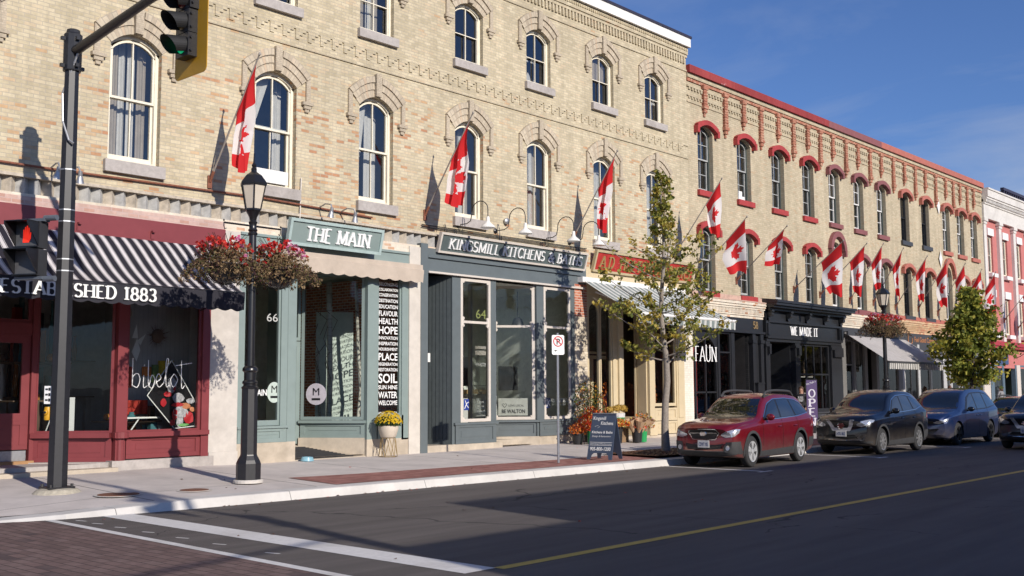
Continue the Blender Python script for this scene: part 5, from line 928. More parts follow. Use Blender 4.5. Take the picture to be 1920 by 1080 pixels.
b = MB(); b.tube([(63.1, YF-.1, 3.85), (63.0, YF-.1, 3.6), (63.15, YF-.1, 3.38), (63.4, YF-.1, 3.45), (63.5, YF-.1, 3.7)], [.02, .05, .07, .05, .02], 6); b.build('crescent', WHTXT, T)
T = thing('hanging_lettering_bracket', 'black scrolled iron bracket on the pink shop front', 'bracket', (67.6, YF-.1, 3.9)); b = MB(); b.tube([(66.6, YF-.06, 4.0), (66.6, YF-.9, 4.0)], .03); b.tube([(66.6, YF-.1, 3.6), (66.6, YF-.4, 3.7), (66.6, YF-.8, 4.0)], .02); b.build('bar', BLKM, T)
# lettering and stickers on the shop windows
T = thing('window_lettering', 'column of white words on dark glass from BELONGING down to WELCOME', 'window lettering', (17.85, YF+.05, 1.2)); b = MB()
rows = [('BELONGING', .085, 4.62), ('COLLABORATION', .07, 4.46), ('CONSERVATION', .085, 4.26), ('DESTINATION', .095, 4.06), ('EDUCATION', .115, 3.83), ('FLAVOUR', .15, 3.56), ('HEALTH', .17, 3.28), ('HOPE', .24, 2.93), ('INNOVATION', .1, 2.72), ('INSPIRATION', .11, 2.50), ('NOURISHMENT', .09, 2.29), ('PLACE', .21, 2.0), ('REGENERATION', .09, 1.84), ('RESTORATION', .1, 1.66)]
rows = [(t, h*.93, 1.30+(z-1.66)*1.0+.72) for t, h, z in rows]
rows = [(t, h, z) for t, h, z in rows]+[('SOIL', .27, 1.98-.30), ('SUN HINE', .12, 1.50), ('WATER', .18, 1.25)]
zz = 4.66; rows = []
for t, h in (('BELONGING', .09), ('COLLABORATION', .075), ('CONSERVATION', .085), ('DESTINATION', .09), ('EDUCATION', .10), ('FLAVOUR', .135), ('HEALTH', .15), ('HOPE', .20), ('INNOVATION', .085), ('INSPIRATION', .09), ('NOURISHMENT', .08), ('PLACE', .19), ('REGENERATION', .08), ('RESTORATION', .085), ('SOIL', .24), ('SUN HINE', .105), ('WATER', .17), ('WELCOME', .12), ('', .05), ('HOPETOWNS.CA', .085)):
    h *= .96; zz -= h+.060
    if t: rows.append((t, h, zz))
for t, h, z in rows: sans(b, t, h, (17.52, YF+.03, z), (1, 0, 0), (0, 0, 1), width=.63, bold=.018)
b.build('word_rows', WHTXT, T, recalc=False)
def disc(mb, c, r, m=0, n=28):
    mb.q([(c[0]+r*math.cos(2*math.pi*k/n), c[1], c[2]+r*1.25*math.sin(2*math.pi*k/n)) for k in range(n)], m)
T = thing('window_sticker', 'round pale green M logo sticker with THE MAIN lettering on the left sage window', 'window sticker', (14.3, YF+.03, 1.5)); b = MB(); disc(b, (14.38, YF+.0, 1.83), .19, 1); sans(b, 'THE MAIN', .14, (13.48, YF-.004, 1.76), (1, 0, 0), (0, 0, 1), width=.70, bold=.02, m=0); sans(b, 'M', .17, (14.38, YF-.006, 1.82), (1, 0, 0), (0, 0, 1), align='C', m=2); b.q([(14.28, YF-.006, 1.70), (14.48, YF-.006, 1.70), (14.48, YF-.006, 1.75), (14.28, YF-.006, 1.75)], 2); b.q([(13.66, YF-.006, 1.66), (13.78, YF-.006, 1.66), (13.78, YF-.006, 1.70), (13.66, YF-.006, 1.70)], 0)
b.build('decal', [WHTXT, mat('pale_green_decal', (.48, .56, .50), .5), BLKM], T, recalc=False)
T = thing('window_lettering', 'pale house number 66 high on the left sage window', 'window lettering', (14.3, YF+.03, 3.5)); b = MB(); sans(b, '66', .19, (14.15, YF-.0, 3.45), (1, 0, 0), (0, 0, 1), width=.3); b.build('numerals', mat('silver_numeral', (.5, .5, .47), .5), T, recalc=False)
def plan_frame(A, B):
    a = Vector((A[0], YF-A[1], 0)); c = Vector((B[0], YF-B[1], 0)); d = (c-a).normalized(); return a, d, Vector((0, 0, 1))
T = thing('window_sticker', 'round lilac M logo sticker on the large angled sage window', 'window sticker', (16.4, YF+1.2, 1.5)); b = MB(); a, d, u = plan_frame((16.25, -1.5), (17.12, -.1)); nn = d.cross(u); c = a+d*.42+nn*.0+Vector((0, 0, 1.78)); c -= Vector((.02, 0, 0))
off = d.cross(u)*.02
for R_, mm_, dd in ((.27, 0, .02),):
    b.q([c+off+d*R_*math.cos(2*math.pi*k/28)+u*R_*1.0*math.sin(2*math.pi*k/28) for k in range(28)], 0)
sans(b, 'M', .19, c+off*1.5-u*.03, d, u, align='C', m=1); b.q([c+off*1.5+d*x+u*z for x, z in ((-.11, -.15), (.11, -.15), (.11, -.10), (-.11, -.10))], 1); b.build('decal', [mat('lilac_decal', (.48, .45, .50), .5), BLKM], T, recalc=False)
STK = [mat('blue_sticker', (.04, .07, .35), .4), WHTXT]
for lab, X, z, sc in (('small blue square sticker low on the left slate window', 20.52, 1.32, 1), ('small blue square sticker with KINGSMILL lettering on the right slate window', 23.95, 1.33, 1)):
    T = thing('window_sticker', lab, 'window sticker', (X, YF, z)); b = MB(); b.q([(X, YF-.0, z), (X+.2, YF-.0, z), (X+.2, YF-.0, z+.3), (X, YF-.0, z+.3)], 0); b.tube([(X+.02, YF-.008, z+.04), (X+.1, YF-.008, z+.18), (X+.18, YF-.008, z+.22)], .012, 4, 1); b.tube([(X+.04, YF-.008, z+.26), (X+.1, YF-.008, z+.14), (X+.17, YF-.008, z+.06)], .012, 4, 1)
    if X > 22: sans(b, 'KINGSMILL', .12, (X+.24, YF-.0, z+.16), (1, 0, 0), (0, 0, 1), width=.78, bold=.02, m=1); sans(b, 'KITCHENS & BATHS', .05, (X+.3, YF-.0, z+.07), (1, 0, 0), (0, 0, 1), width=.6, m=1)
    b.build('decal', STK, T, recalc=False)
T = thing('window_lettering', 'green yellow house number 64 in the top light of the left slate window', 'window lettering', (21.1, YF, 4)); b = MB(); sans(b, '64', .26, (21.02, YF+.02, 3.84), (1, 0, 0), (0, 0, 1), width=.4); b.build('numerals', mat('olive_numeral', (.3, .33, .12), .5), T, recalc=False)
T = thing('window_lettering', 'white 64 WALTON lettering and opening hours on the recessed door', 'window lettering', (22, YF+1, 2)); b = MB(); sans(b, '64 WALTON', .1, (21.92, YF+.955, 2.55), (1, 0, 0), (0, 0, 1), width=.5, bold=.02)
for k, t in enumerate(('Hours', 'Monday - Friday', 'Saturday 10', 'appointment', '905-800-1200')): sans(b, t, .06, (22.17, YF+.955, 1.5-k*.13), (1, 0, 0), (0, 0, 1), align='C', width=.25+.05*k)
b.build('decal', WHTXT, T, recalc=False)
T = thing('window_card', 'white card reading LOVE LOCAL BE WALTON in the angled slate window', 'card', (23, YF+.5, 1.05)); b = MB(); a, d, u = plan_frame((22.62, -.92), (23.53, -.06)); nn = d.cross(u); q = a+d*.18-nn*.06
b.q([q+u*1.12, q+d*.86+u*1.12, q+d*.86+u*1.62, q+u*1.62], 0); q2 = q+nn*.006; sans(b, 'BE WALTON', .11, q2+d*.1+u*1.19, d, u, width=.68, m=1, bold=.02); sans(b, 'LOVE LOCAL', .06, q2+d*.3+u*1.38, d, u, width=.45, m=1)
b.tube([q2+d*.18+u*1.35, q2+d*.11+u*1.44, q2+d*.15+u*1.47, q2+d*.18+u*1.44, q2+d*.22+u*1.47, q2+d*.25+u*1.43, q2+d*.18+u*1.35], .006, 4, 1); b.build('card', [mat('white_card', (.62, .62, .56), .7), BLKM], T, recalc=False)
T = thing('window_lettering', 'white handwritten neon style word bibelot on the right red window', 'window lettering', (11.4, YF, 1.9)); b = MB()
def scr(pts, k=1): return [(10.86+x*1.38, YF-.045, 1.92+y*.62) for x, y in pts]
def smooth(p, n=5):
    out = []
    for i in range(len(p)-1):
        a, b_, c, d_ = p[max(i-1, 0)], p[i], p[i+1], p[min(i+2, len(p)-1)]
        for k in range(n):
            t = k/n; out.append(tuple(.5*((2*b_[j])+(-a[j]+c[j])*t+(2*a[j]-5*b_[j]+4*c[j]-d_[j])*t*t+(-a[j]+3*b_[j]-3*c[j]+d_[j])*t**3) for j in range(2)))
    out.append(p[-1]); return out
for st in ([(.02, 1.0), (.02, .1), (.03, .4), (.1, .5), (.14, .3), (.1, .05), (.03, .1)], [(.2, .45), (.2, .05), (.26, .1)], [(.2, .75), (.21, .8)], [(.27, .95), (.28, .1), (.33, .45), (.38, .3), (.34, .02), (.28, .1)], [(.40, .2), (.48, .35), (.44, .5), (.40, .3), (.45, .05), (.53, .2)], [(.53, .2), (.60, .95), (.56, .9), (.57, .1), (.63, .15)], [(.70, .5), (.64, .3), (.69, .05), (.76, .3), (.70, .5)], [(.82, .95), (.83, .05), (.88, .1)], [(.72, .78), (1.0, .88)]):
    b.tube(scr(smooth(st)), .009, 5)
b.build('neon_script', WHTXT, T, recalc=False)
T = thing('window_display', 'diamond shaped black panel with red, white and grey collage in the red shop window', 'poster', (11.9, YF+.2, 1.1)); b = MB(); Y_ = YF+.14
dm = [(11.32, 1.78), (11.86, 2.52), (12.45, 1.62), (12.45, 1.12), (11.96, 1.08)]; b.q([(x, Y_, z) for x, z in dm], 0)
for (xa, za), (xb, zb_) in zip(dm, dm[1:]+dm[:1]): b.tube([(xa, Y_-.01, za), (xb, Y_-.01, zb_)], .012, 4, 1)
random.seed(11)
for (x, z, r, m_, s1, s2) in ((11.86, 1.98, .13, 3, 1, 1.5), (11.78, 1.80, .07, 2, 1.4, .9), (11.92, 1.92, .05, 2, .8, 1.6), (12.02, 1.72, .12, 3, 1.3, .9), (12.0, 1.58, .10, 2, 1.5, .5), (12.1, 1.42, .16, 3, 1.2, .9), (12.28, 1.30, .11, 2, 1.1, 1.2), (12.2, 1.55, .10, 4, 1.3, .7), (11.95, 1.38, .09, 2, .8, 1.4), (12.08, 1.22, .10, 3, .9, 1.3), (12.32, 1.66, .08, 3, 1.4, .8), (11.68, 1.62, .08, 2, .9, 1.2), (12.16, 1.15, .09, 5, 1.6, .4), (11.9, 1.2, .07, 2, 1, 1), (12.36, 1.48, .06, 4, 1, 1)):
    b.q([(x+r*s1*math.cos(k*.7)*random.uniform(.8, 1.1), Y_-.015-random.uniform(0, .03), z+r*s2*math.sin(k*.7)*random.uniform(.8, 1.1)) for k in range(9)], m_)
b.build('panel', [BLKM, WHTXT, mat('poster_red', (.5, .02, .03), .6), mat('poster_grey', (.45, .43, .46), .6, var=.5, vs=18), mat('poster_orange', (.6, .22, .1), .6), mat('poster_green', (.15, .4, .12), .6)], T, recalc=False)
for lab, x, o, z, w_, h, col in (('yellow printed tea towel hanging in the right red window', 12.1, -1.12, 2.12, .38, .42, (.6, .42, .04)), ('orange cushion in the right red window', 11.72, -1.12, 2.2, .24, .2, (.62, .2, .05)), ('green cloth between the orange cushion and yellow towel', 11.95, -1.12, 2.05, .16, .4, (.16, .24, .08)), ('brick red throw hanging at the left of the right red window', 11.2, -1.12, 1.95, .3, .45, (.42, .07, .04)), ('dark red bedding low in the right red window', 11.0, -.9, 1.38, .75, .3, (.36, .03, .02))):
    T = thing('textile', lab, 'textile', (x, YF-o, z)); b = MB(); curtain(b, x, x+w_, z, z+h, o, .02, .2); b.build('cloth', mat('cloth_'+lab.split()[0], col, .9, var=.25, vs=14), T, recalc=False)
T = thing('bird_ornament', 'white paper bird ornament hanging left of the sunburst', 'ornament', (11.35, YF+.8, 3)); b = MB()
for pts in (((11.3, 2.7), (11.42, 3.0), (11.5, 2.75), (11.42, 2.5)), ((11.3, 3.0), (11.4, 3.3), (11.44, 3.0)), ((11.42, 2.95), (11.62, 3.1), (11.5, 2.85))): b.q([(x, YF+.8, z) for x, z in pts])
b.build('paper', WHTXT, T, recalc=False)
T = thing('display_stand', 'white card display stand inside the left red window', 'display stand', (9.95, YF+.9, .9)); b = MB(); b.seg((9.75, -.95), (10.1, -.8), 1.0, 1.75, .03); b.tube([(9.6, YF+1.1, .9), (9.9, YF+1.1, 1.75)], .012, 5); b.build('card', WHTXT, T)
b = MB(); a, d, u = plan_frame((9.75, -.95), (10.1, -.8)); b.q([a+d*(.2+.06*math.cos(k))+u*(1.6+.06*math.sin(k))-d.cross(u)*-.02 for k in [i*.6 for i in range(10)]]); b.build('red_dot', MC['poster_red'], T, recalc=False)
# things standing in the shop windows
def clutter(name, label, cat, x0, x1, o0, o1, z0, z1, n, cols, seed):
    random.seed(seed); T = thing(name, label, cat, ((x0+x1)/2, YF-(o0+o1)/2, z0)); b = MB()
    for k in range(n):
        x, o, z = random.uniform(x0, x1), random.uniform(o0, o1), z0; w_, h = random.uniform(.05, .16), random.uniform(.08, .3)*(z1-z0)/.5; m_ = random.randrange(len(cols)); lvl = z0+random.choice((0, 0, .55, 1.1))*(z1-z0)/1.6
        t = random.random()
        if t < .4: b.box(x, x+w_, YF-o, YF-o+w_, lvl, lvl+h, m_)
        elif t < .75: b.lathe((x, YF-o, lvl), [(w_*.35, 0), (w_*.6, h*.4), (w_*.3, h*.8), (w_*.35, h)], 10, m_)
        else: b.ell((x, YF-o, lvl+w_*.6), (w_*.6, w_*.6, w_*.6), 10, m_)
    for z in (z0, z0+.55*(z1-z0)/1.6, z0+1.1*(z1-z0)/1.6): b.box(x0, x1, YF-o1+.02, YF-o0+.2, z-.03, z, 0)
    b.build('shelf_goods', cols, T)
cz = [mat('display_brown', (.14, .09, .06), .7), mat('display_white', (.5, .48, .45), .7), mat('display_red', (.32, .03, .02), .6), mat('display_teal', (.05, .16, .18), .6), mat('display_black', (.02, .02, .02), .5), mat('display_orange', (.5, .18, .03), .6)]
clutter('display_shelf', 'dark shelves of gift wares behind the left angled red window', 'shelves', 9.2, 10.4, -2.6, -1.6, .9, 3.2, 34, cz, 1)
clutter('display_shelf', 'gift wares low behind the right red shop window', 'shelves', 10.8, 11.9, -1.3, -.5, .7, 1.5, 14, cz, 2)
clutter('display_shelf', 'shelves of gift wares at the back of the red shop', 'shelves', 7.5, 12.4, -5, -4.6, .9, 3.4, 60, cz, 3)
clutter('display_shelf', 'kitchen samples on a ledge in the slate shop', 'shelves', 22.9, 24.8, -3.6, -3.2, 1.2, 2.4, 14, [cz[1], cz[4], cz[1]], 4)
clutter('display_shelf', 'autumn wares behind the black arched window', 'shelves', 32.0, 33.4, -1.5, -1, .9, 2.4, 16, cz, 5)
clutter('display_shelf', 'dim goods behind the window of the cornice shop', 'shelves', 39.8, 42.4, -1.2, -.7, 1, 3, 24, [cz[1], cz[0], cz[4]], 6)
clutter('display_shelf', 'pink and white clothes in the warm grey shop', 'shelves', 44.9, 46, -1, -.6, .9, 3, 18, [mat('display_pink', (.4, .2, .2), .7), cz[1], cz[4]], 7)
T = thing('trestle_table', 'white folding table with a pale cloth inside the red shop window', 'table', (11.2, YF+.6, .6)); b = MB(); b.wb(10.8, 11.75, -.75, -.35, 1.30, 1.33); b.build('table_top', WHTXT, T); b = MB(); b.tube([(10.9, YF+.4, 1.3), (11.3, YF+.6, .6)], .015); b.tube([(11.3, YF+.4, 1.3), (10.9, YF+.6, .6)], .015); b.build('leg', WHTXT, T)
T = thing('wall_ornament', 'dark spiky sunburst ornament hanging on the red shop wall', 'ornament', (11.8, YF+.5, 3)); b = MB(); random.seed(5)
for k in range(70):
    a_, r_ = random.uniform(0, 6.28), random.uniform(.2, .3); d_ = Vector((math.cos(a_), random.uniform(-.25, .1), math.sin(a_)*1.15)); c_ = Vector((11.78, YF+.62, 3.05)); e_ = d_.orthogonal().normalized()*.018; b.q([c_+e_, c_-e_, c_+d_*r_])
b.ell((11.78, YF+.6, 3.05), (.14, .07, .16), 12); b.build('spikes', cz[0], T, recalc=False)
T = thing('globe_lamp', 'white globe lamp hanging inside the red shop', 'lamp', (10.95, YF+.5, 3.6)); b = MB(); b.ell((10.98, YF+.5, 3.50), (.14, .14, .14), 16); b.build('globe', mat('milk_glass', (.62, .58, .50), .4), T, True); b = MB(); b.tube([(10.98, YF+.5, 3.63), (10.98, YF+.5, 4.9)], .01, 5); b.build('cord', BLKM, T)
for lab, pts, r in (('thick birch trunk standing in the sage shop window', [(17.3, 1.75, .3), (17.34, 1.75, 2.2), (17.28, 1.75, 4.7)], .075), ('slim leaning birch trunk in the sage shop window', [(18.0, 1.5, .3), (18.16, 1.5, 1.9), (18.06, 1.5, 3.1), (17.98, 1.5, 4.7)], .045), ('thin birch stem left of the thick trunk', [(17.08, 1.8, .3), (17.04, 1.8, 1.6), (16.98, 1.85, 2.9)], .04)):
    T = thing('birch_pole', lab, 'birch pole', (pts[0][0], YF+pts[0][1], .3)); b = MB(); b.tube([(x, YF+o, z) for x, o, z in pts], r, 10); 
    b.build('trunk', MC.get('birch_bark') or brickmat('birch_bark', [(0, (.5, .48, .42)), (.85, (.62, .60, .53)), (1, (.62, .60, .53))], (.05, .045, .04), bw=.5, rh=.22, ms=.004, wear=((.06, .05, .045), 5, .68)), T, True)
    random.seed(9); b = MB()
    for k in range(5): z = 1.8+k*.5; b.tube([(pts[1][0], YF+pts[1][1], z), (pts[1][0]+random.uniform(-.3, .2), YF+pts[1][1]-.1, z+.4), (pts[1][0]+random.uniform(-.45, .3), YF+pts[1][1], z+.8)], .008, 4)
    b.build('twigs', cz[0], T)
T = thing('television', 'black screen on the pale wall of the slate shop', 'television', (24.5, YF+3.8, 1.8)); b = MB(); b.box(24.3, 25.15, YF+2.2, YF+2.25, 1.85, 2.6); b.build('screen', BLKM, T)
T = thing('pendant_lamp', 'grey dome pendant lamp inside the slate shop', 'lamp', (23.3, YF+.7, 4)); b = MB(); b.lathe((23.55, YF+.75, 3.75), [(.2, 0), (.19, .05), (.12, .22), (.04, .28)], 18); b.build('lamp_shade', GREYP, T, True); b = MB(); b.tube([(23.55, YF+.75, 4.0), (23.55, YF+.75, 4.8)], .01, 5); b.build('cord', BLKM, T)
T = thing('kitchen_counter', 'pale counter with a wooden ledge inside the slate shop', 'counter', (23.3, YF+2.5, .5)); b = MB(); b.box(22.7, 24.6, YF+2.6, YF+3.2, .45, 1.7); b.box(22.9, 24.1, YF+2.3, YF+2.6, 1.75, 1.88, 1); b.box(22.8, 24.0, YF+3.2, YF+3.3, 2.0, 2.9, 2); b.build('counter', [WHTXT, mat('oak_ledge', (.45, .28, .12), .5), CHROME], T)
# ------------------------------------------------------------ lights on the wall
for i, (X, lab) in enumerate(((20.28, 'first'), (21.78, 'second'), (23.9, 'third'), (25.1, 'fourth'))):
    T = thing('gooseneck_light', 'white enamel gooseneck sign light, %s from the left above the slate sign' % lab, 'wall light', (X, YF, 6.36), 'gooseneck lights over the slate sign')
    b = MB(); b.lathe((X, YF, 6.36), [(.075, 0), (.075, -.03), (.03, -.05)], 12, 0, 'y'); b.build('wall_plate', BLKM, T)
    pts = [(X, YF-.02, 6.36), (X, YF-.35, 6.36), (X, YF-.5, 6.42), (X, YF-.55, 6.6)]+[(X, YF-.85+.30*math.cos(t), 6.66+.26*math.sin(t)) for t in [math.pi*k/8*1.0 for k in range(0, 9)]]+[(X, YF-1.15, 6.45)]
    b = MB(); b.tube(pts, .014, 6); b.build('arm', BLKM, T)
    b = MB(); b.lathe((X, YF-1.15, 6.16), [(.20, 0), (.205, .01), (.17, .06), (.08, .13), (.05, .18), (.045, .29), (.02, .31)], 22); b.build('lamp_shade', mat('white_enamel', (.8, .79, .75), .3), T, True)
for (X, z, s, lab) in ((9.05, 6.22, -1, 'far left'), (9.35, 6.2, 1, 'behind the traffic pole'), (15.55, 6.25, 0, 'over the letter H of THE MAIN'), (16.2, 6.22, 1, 'over the letter N of THE MAIN')):
    T = thing('flood_lamp', 'small silver flood lamp on the rusty conduit, %s' % lab, 'flood lamp', (X, YF-.06, z), 'flood lamps on the conduit'); b = MB(); b.tube([(X, YF-.06, z), (X, YF-.3, z+.06), (X+.05*s, YF-.5, z+.02), (X+.06*s, YF-.55, z-.08)], .018, 6); b.build('arm', GALV, T)
    b = MB(); c = Vector((X+.06*s, YF-.55, z-.06)); d = Vector((.1*s, .25, -1)).normalized(); b.cyl(c, c+d*.10, .04, .045, 12); b.cyl(c+d*.10, c+d*.24, .045, .085, 14); b.build('lamp_head', GALV, T, True)
# ------------------------------------------------------------ flags
LEAF = [(0, -1), (.03, -.45), (.42, -.52), (.35, -.35), (.85, .05), (.72, .13), (.8, .42), (.52, .35), (.45, .5), (.2, .22), (.3, .75), (.15, .68), (0, 1)]
LEAF = LEAF+[(-x, y) for x, y in LEAF[-2:0:-1]]
def inpoly(x, y, P):
    c = False; j = len(P)-1
    for i in range(len(P)):
        if (P[i][1] > y) != (P[j][1] > y) and x < (P[j][0]-P[i][0])*(y-P[i][1])/(P[j][1]-P[i][1])+P[i][0]: c = not c
        j = i
    return c
def clothmat(name, col):
    if name in MC: return MC[name]
    m, n, l, b = newmat(name); b.inputs['Base Color'].default_value = (*col, 1); b.inputs['Roughness'].default_value = .75; b.inputs['Specular IOR Level'].default_value = .2
    t = n.new('ShaderNodeBsdfTranslucent'); t.inputs[0].default_value = (*col, 1); x = n.new('ShaderNodeMixShader'); x.inputs[0].default_value = .42; l(b.outputs[0], x.inputs[1]); l(t.outputs[0], x.inputs[2]); l(x.outputs[0], n['Material Output'].inputs[0]); MC[name] = m; return m
FR, FW = clothmat('flag_red', (.72, .035, .04)), clothmat('flag_white', (.86, .84, .84))
def flag_mesh(Ld, hoist, fly, gather, nf, seed, swing, gc=.3):
    """pole from the origin along Ld; the flag hangs from its upper end"""
    random.seed(seed); ph = random.uniform(0, 6); NU, NV = 40, 80; b = MB(); tip = Ld*.985; al = -Ld.normalized(); n0 = Vector((1, 0, 0)); V = {}
    for i in range(NU+1):
        for j in range(NV+1):
            u, v = i/NU, j/NV; g = 1-gather*min(1, v*2.2)**.7-(.50-gather*.5)*v**1.1; tw = R(random.Random(seed).uniform(34, 60))*min(1, v*2.0); du = hoist*(u-gc)*g*.62; e = v*fly
            base = tip+al*(.06+hoist*(gc+(u-gc)*g))
            amp = random.Random(seed+50).uniform(.09, .15)*min(1, v*2.5)*(.5+.9*gather); w_ = math.sin(u*math.pi*2*nf+ph+v*1.3)*amp+.04*math.sin(v*5+ph)*v
            dy = .25*swing*v*fly*math.sin(.9+u)
            drop = e*(.97-.04*math.cos(u*6+ph)*v-.20*u*v) 
            V[i, j] = base+Vector((-du*math.sin(tw), -du*(1-math.cos(tw))*-1*.9, 0))*min(1, v*3)+Vector((w_+dy*.3, -.03*v, 0))+Vector((0, .05*math.sin(u*9+ph)*v+dy, -drop))
    idx = {}
    for k, p in V.items(): idx[k] = len(b.v); b.v.append(tuple(p))
    for i in range(NU):
        for j in range(NV):
            u, v = (i+.5)/NU, (j+.5)/NV; red = v < .25 or v > .75
            if not red: lx, ly = (u-.5)*hoist/(hoist*.40), (v-.5)*fly/(hoist*.40); red = inpoly(ly*1.0 if False else lx, ly, LEAF_R)
            b.f.append((idx[i, j], idx[i+1, j], idx[i+1, j+1], idx[i, j+1])); b.m.append(0 if red else 1)
    return b
LEAF_R = [(y, x) for x, y in LEAF]
LEAF_R = [(-a, c) for a, c in LEAF_R]
FL = [(12.58, 6.47, 1.81, 2.47, 1.25, 1.55, .60, 1.7, 1, 'leftmost flag, on the brick wall beside the tall lamp lantern'), (19.05, 6.51, 1.77, 2.42, 1.2, 1.5, .62, 1.7, 2, 'flag above the left end of the slate sign'), (25.26, 6.51, 1.74, 2.47, 1.2, 1.55, .56, 1.8, 3, 'flag over the right end of the slate sign'),
 (30.89, 6.53, 1.92, 2.40, .95, 1.75, .25, 1.2, 4, 'flag above the young tree at the joint of the two brick buildings'), (32.23, 5.88, 2.07, 1.89, 1.05, 1.85, .05, 1.0, 5, 'open flag in front of the first red hooded lower window'), (34.98, 5.93, 2.13, 1.82, .95, 1.1, .3, .8, 6, 'short flag left of the black cornice'),
 (39.48, 5.90, 2.18, 1.77, 1.15, 2.1, .06, 1.0, 7, 'largest open flag above the cornice shop'), (41.79, 5.83, 2.12, 1.96, .95, 1.85, .35, 1.3, 8, 'flag just right of the largest flag'), (44.65, 5.75, 1.61, 2.37, .95, 1.8, .4, 1.2, 9, 'flag left of the second street lamp'), (47.12, 5.80, 1.49, 2.37, .95, 1.8, .6, 1.3, 10, 'narrow folded flag above the second street lamp'),
 (49.59, 5.73, 1.61, 2.29, .95, 1.8, .4, 1.2, 11, 'flag between the dark framed windows'), (52.39, 5.81, 1.51, 2.27, 1.0, 2.2, .15, .9, 12, 'flag in front of the tall salmon arch'), (54.93, 5.71, 1.48, 2.43, 1.0, 2.1, .15, 1.0, 13, 'flag right of the tall salmon arch'), (57.45, 5.74, 1.44, 2.31, .95, 1.7, .2, 1.4, 14, 'flag hanging over the top of the bushy tree'), (59.33, 5.60, 1.53, 2.45, 1.05, 2.2, .15, 1.0, 15, 'flag before the first white column'),
 (65.0, 5.80, 1.8, 2.2, 1.1, 2.0, .1, 1.0, 16, 'flag at the right edge on the pink building'), (67.4, 5.43, 1.8, 2.3, 1.0, 2.0, .2, 1.0, 17, 'last flag on the pink building')]
for X, z, o_, h_, ho, fl, ga, nf, sd, lab in FL:
    T = thing('flag', 'maple leaf flag, '+lab, 'flag', (0, 0, 0), 'maple leaf flags on slanting wall poles'); Ld = Vector((0, -o_, h_))
    b = MB(); b.cyl((0, 0, 0), Ld, .022, .016, 8); b.ell(tuple(Ld), (.03, .03, .04), 8); b.build('pole', WOODP, T)
    b = MB(); b.box(-.05, .05, -.01, .03, -.16, .12); b.cyl((0, 0, -.02), Ld*.08, .035, .035, 8); b.build('bracket', RUST, T)
    flag_mesh(Ld, ho, fl, ga, nf, sd, random.Random(sd).uniform(-.15, .2) if sd != 6 else .9, 1.05 if sd < 4 else random.Random(sd*7).uniform(.35, .75) if ga > .22 else .2).build('cloth', [FR, FW], T, True, recalc=False); T.location = (X, YF-.03 if X < 62 else YF-.12, z)
# ------------------------------------------------------------ street lamps, baskets
def lamp_post():
    T = thing('street_lamp', 'tall black cast iron street lamp with hexagonal lantern, nearest the camera', 'street lamp', (0, 0, 0), 'cast iron street lamps')
    b = MB(); b.lathe((0, 0, 0), [(.27, 0), (.27, .04), (.25, .06)], 24); b.build('footing', CONC, T)
    b = MB(); b.lathe((0, 0, .05), [(.225, 0), (.225, .30), (.20, .36), (.155, .44), (.15, .46)], 8); b.lathe((0, 0, .5), [(.15, 0), (.145, 1.20)], 8); b.build('base', POLEM, T)
    b = MB(); b.lathe((0, 0, 1.70), [(.15, 0), (.155, .03), (.12, .06), (.12, .08), (.14, .10), (.14, .13), (.11, .16), (.11, .30), (.14, .33), (.14, .37), (.12, .40), (.085, .42), (.085, .46)], 20)
    b.lathe((0, 0, 2.14), [(.078, 0), (.068, 2.42), (.066, 2.5)], 16); b.lathe((0, 0, 4.55), [(.085, 0), (.09, .03), (.07, .06), (.09, .09), (.07, .12), (.07, .2), (.085, .24), (.06, .27), (.075, .34), (.12, .42), (.13, .44)], 18); b.build('shaft', BLKM, T, True)
    b = MB(); b.lathe((0, 0, 4.98), [(.13, 0), (.155, .03), (.155, .06), (.14, .07)], 6); b.lathe((0, 0, 5.50), [(.265, -.02), (.27, .02), (.25, .05), (.16, .17), (.06, .24), (.055, .27), (.06, .30), (.035, .33), (.05, .37), (.02, .42), (.012, .6), (0.001, .61)], 6)
    for k in range(6):
        a = math.pi/3*k; b.tube([(.15*math.cos(a), .15*math.sin(a), 5.02), (.245*math.cos(a), .245*math.sin(a), 5.50)], .013, 6)
    b.build('lantern_frame', BLKM, T)
    b = MB()
    for k in range(6):
        a, c = math.pi/3*k, math.pi/3*(k+1); b.q([(.145*math.cos(a), .145*math.sin(a), 5.03), (.145*math.cos(c), .145*math.sin(c), 5.03), (.235*math.cos(c), .235*math.sin(c), 5.49), (.235*math.cos(a), .235*math.sin(a), 5.49)])
    b.build('lantern_glass', mat('frosted_lantern_glass', (.60, .53, .43), .35, var=.05), T)
    b = MB(); b.tube([(-.62, 0, 4.72), (.62, 0, 4.72)], .018, 8); 
    for s in (-1, 1): b.tube([(s*.62, 0, 4.72), (s*.62, 0, 4.66), (s*.60, 0, 4.60), (s*.57, 0, 4.62)], .01, 6); b.lathe((s*.62, 0, 4.74), [(.001, 0), (.02, .02), (.001, .05)], 6)
    b.build('basket_bar', BLKM, T); return T
LP = lamp_post(); LP2 = copy_tree(LP); LP.location = (11.24, 16.74, .20); LP2.location = (39.4, 16.7, .20); LP2.scale = (.985, .985, .955); LP2['label'] = 'smaller distant black street lamp between the cornice shop and the grey awning'
GFT = leafmat('basket_dry_foliage', [(.10, .06, .035), (.25, .16, .08), (.33, .23, .12), (.20, .14, .07)], .2); GFD = leafmat('basket_dark_foliage', [(.05, .02, .025), (.10, .045, .04), (.07, .08, .025), (.14, .10, .04)], .2); PR = leafmat('red_petals', [(.42, .01, .015), (.62, .03, .03), (.75, .12, .07)], .3); PP = leafmat('pink_petals', [(.7, .15, .35), (.75, .25, .45), (.8, .6, .65)], .3)
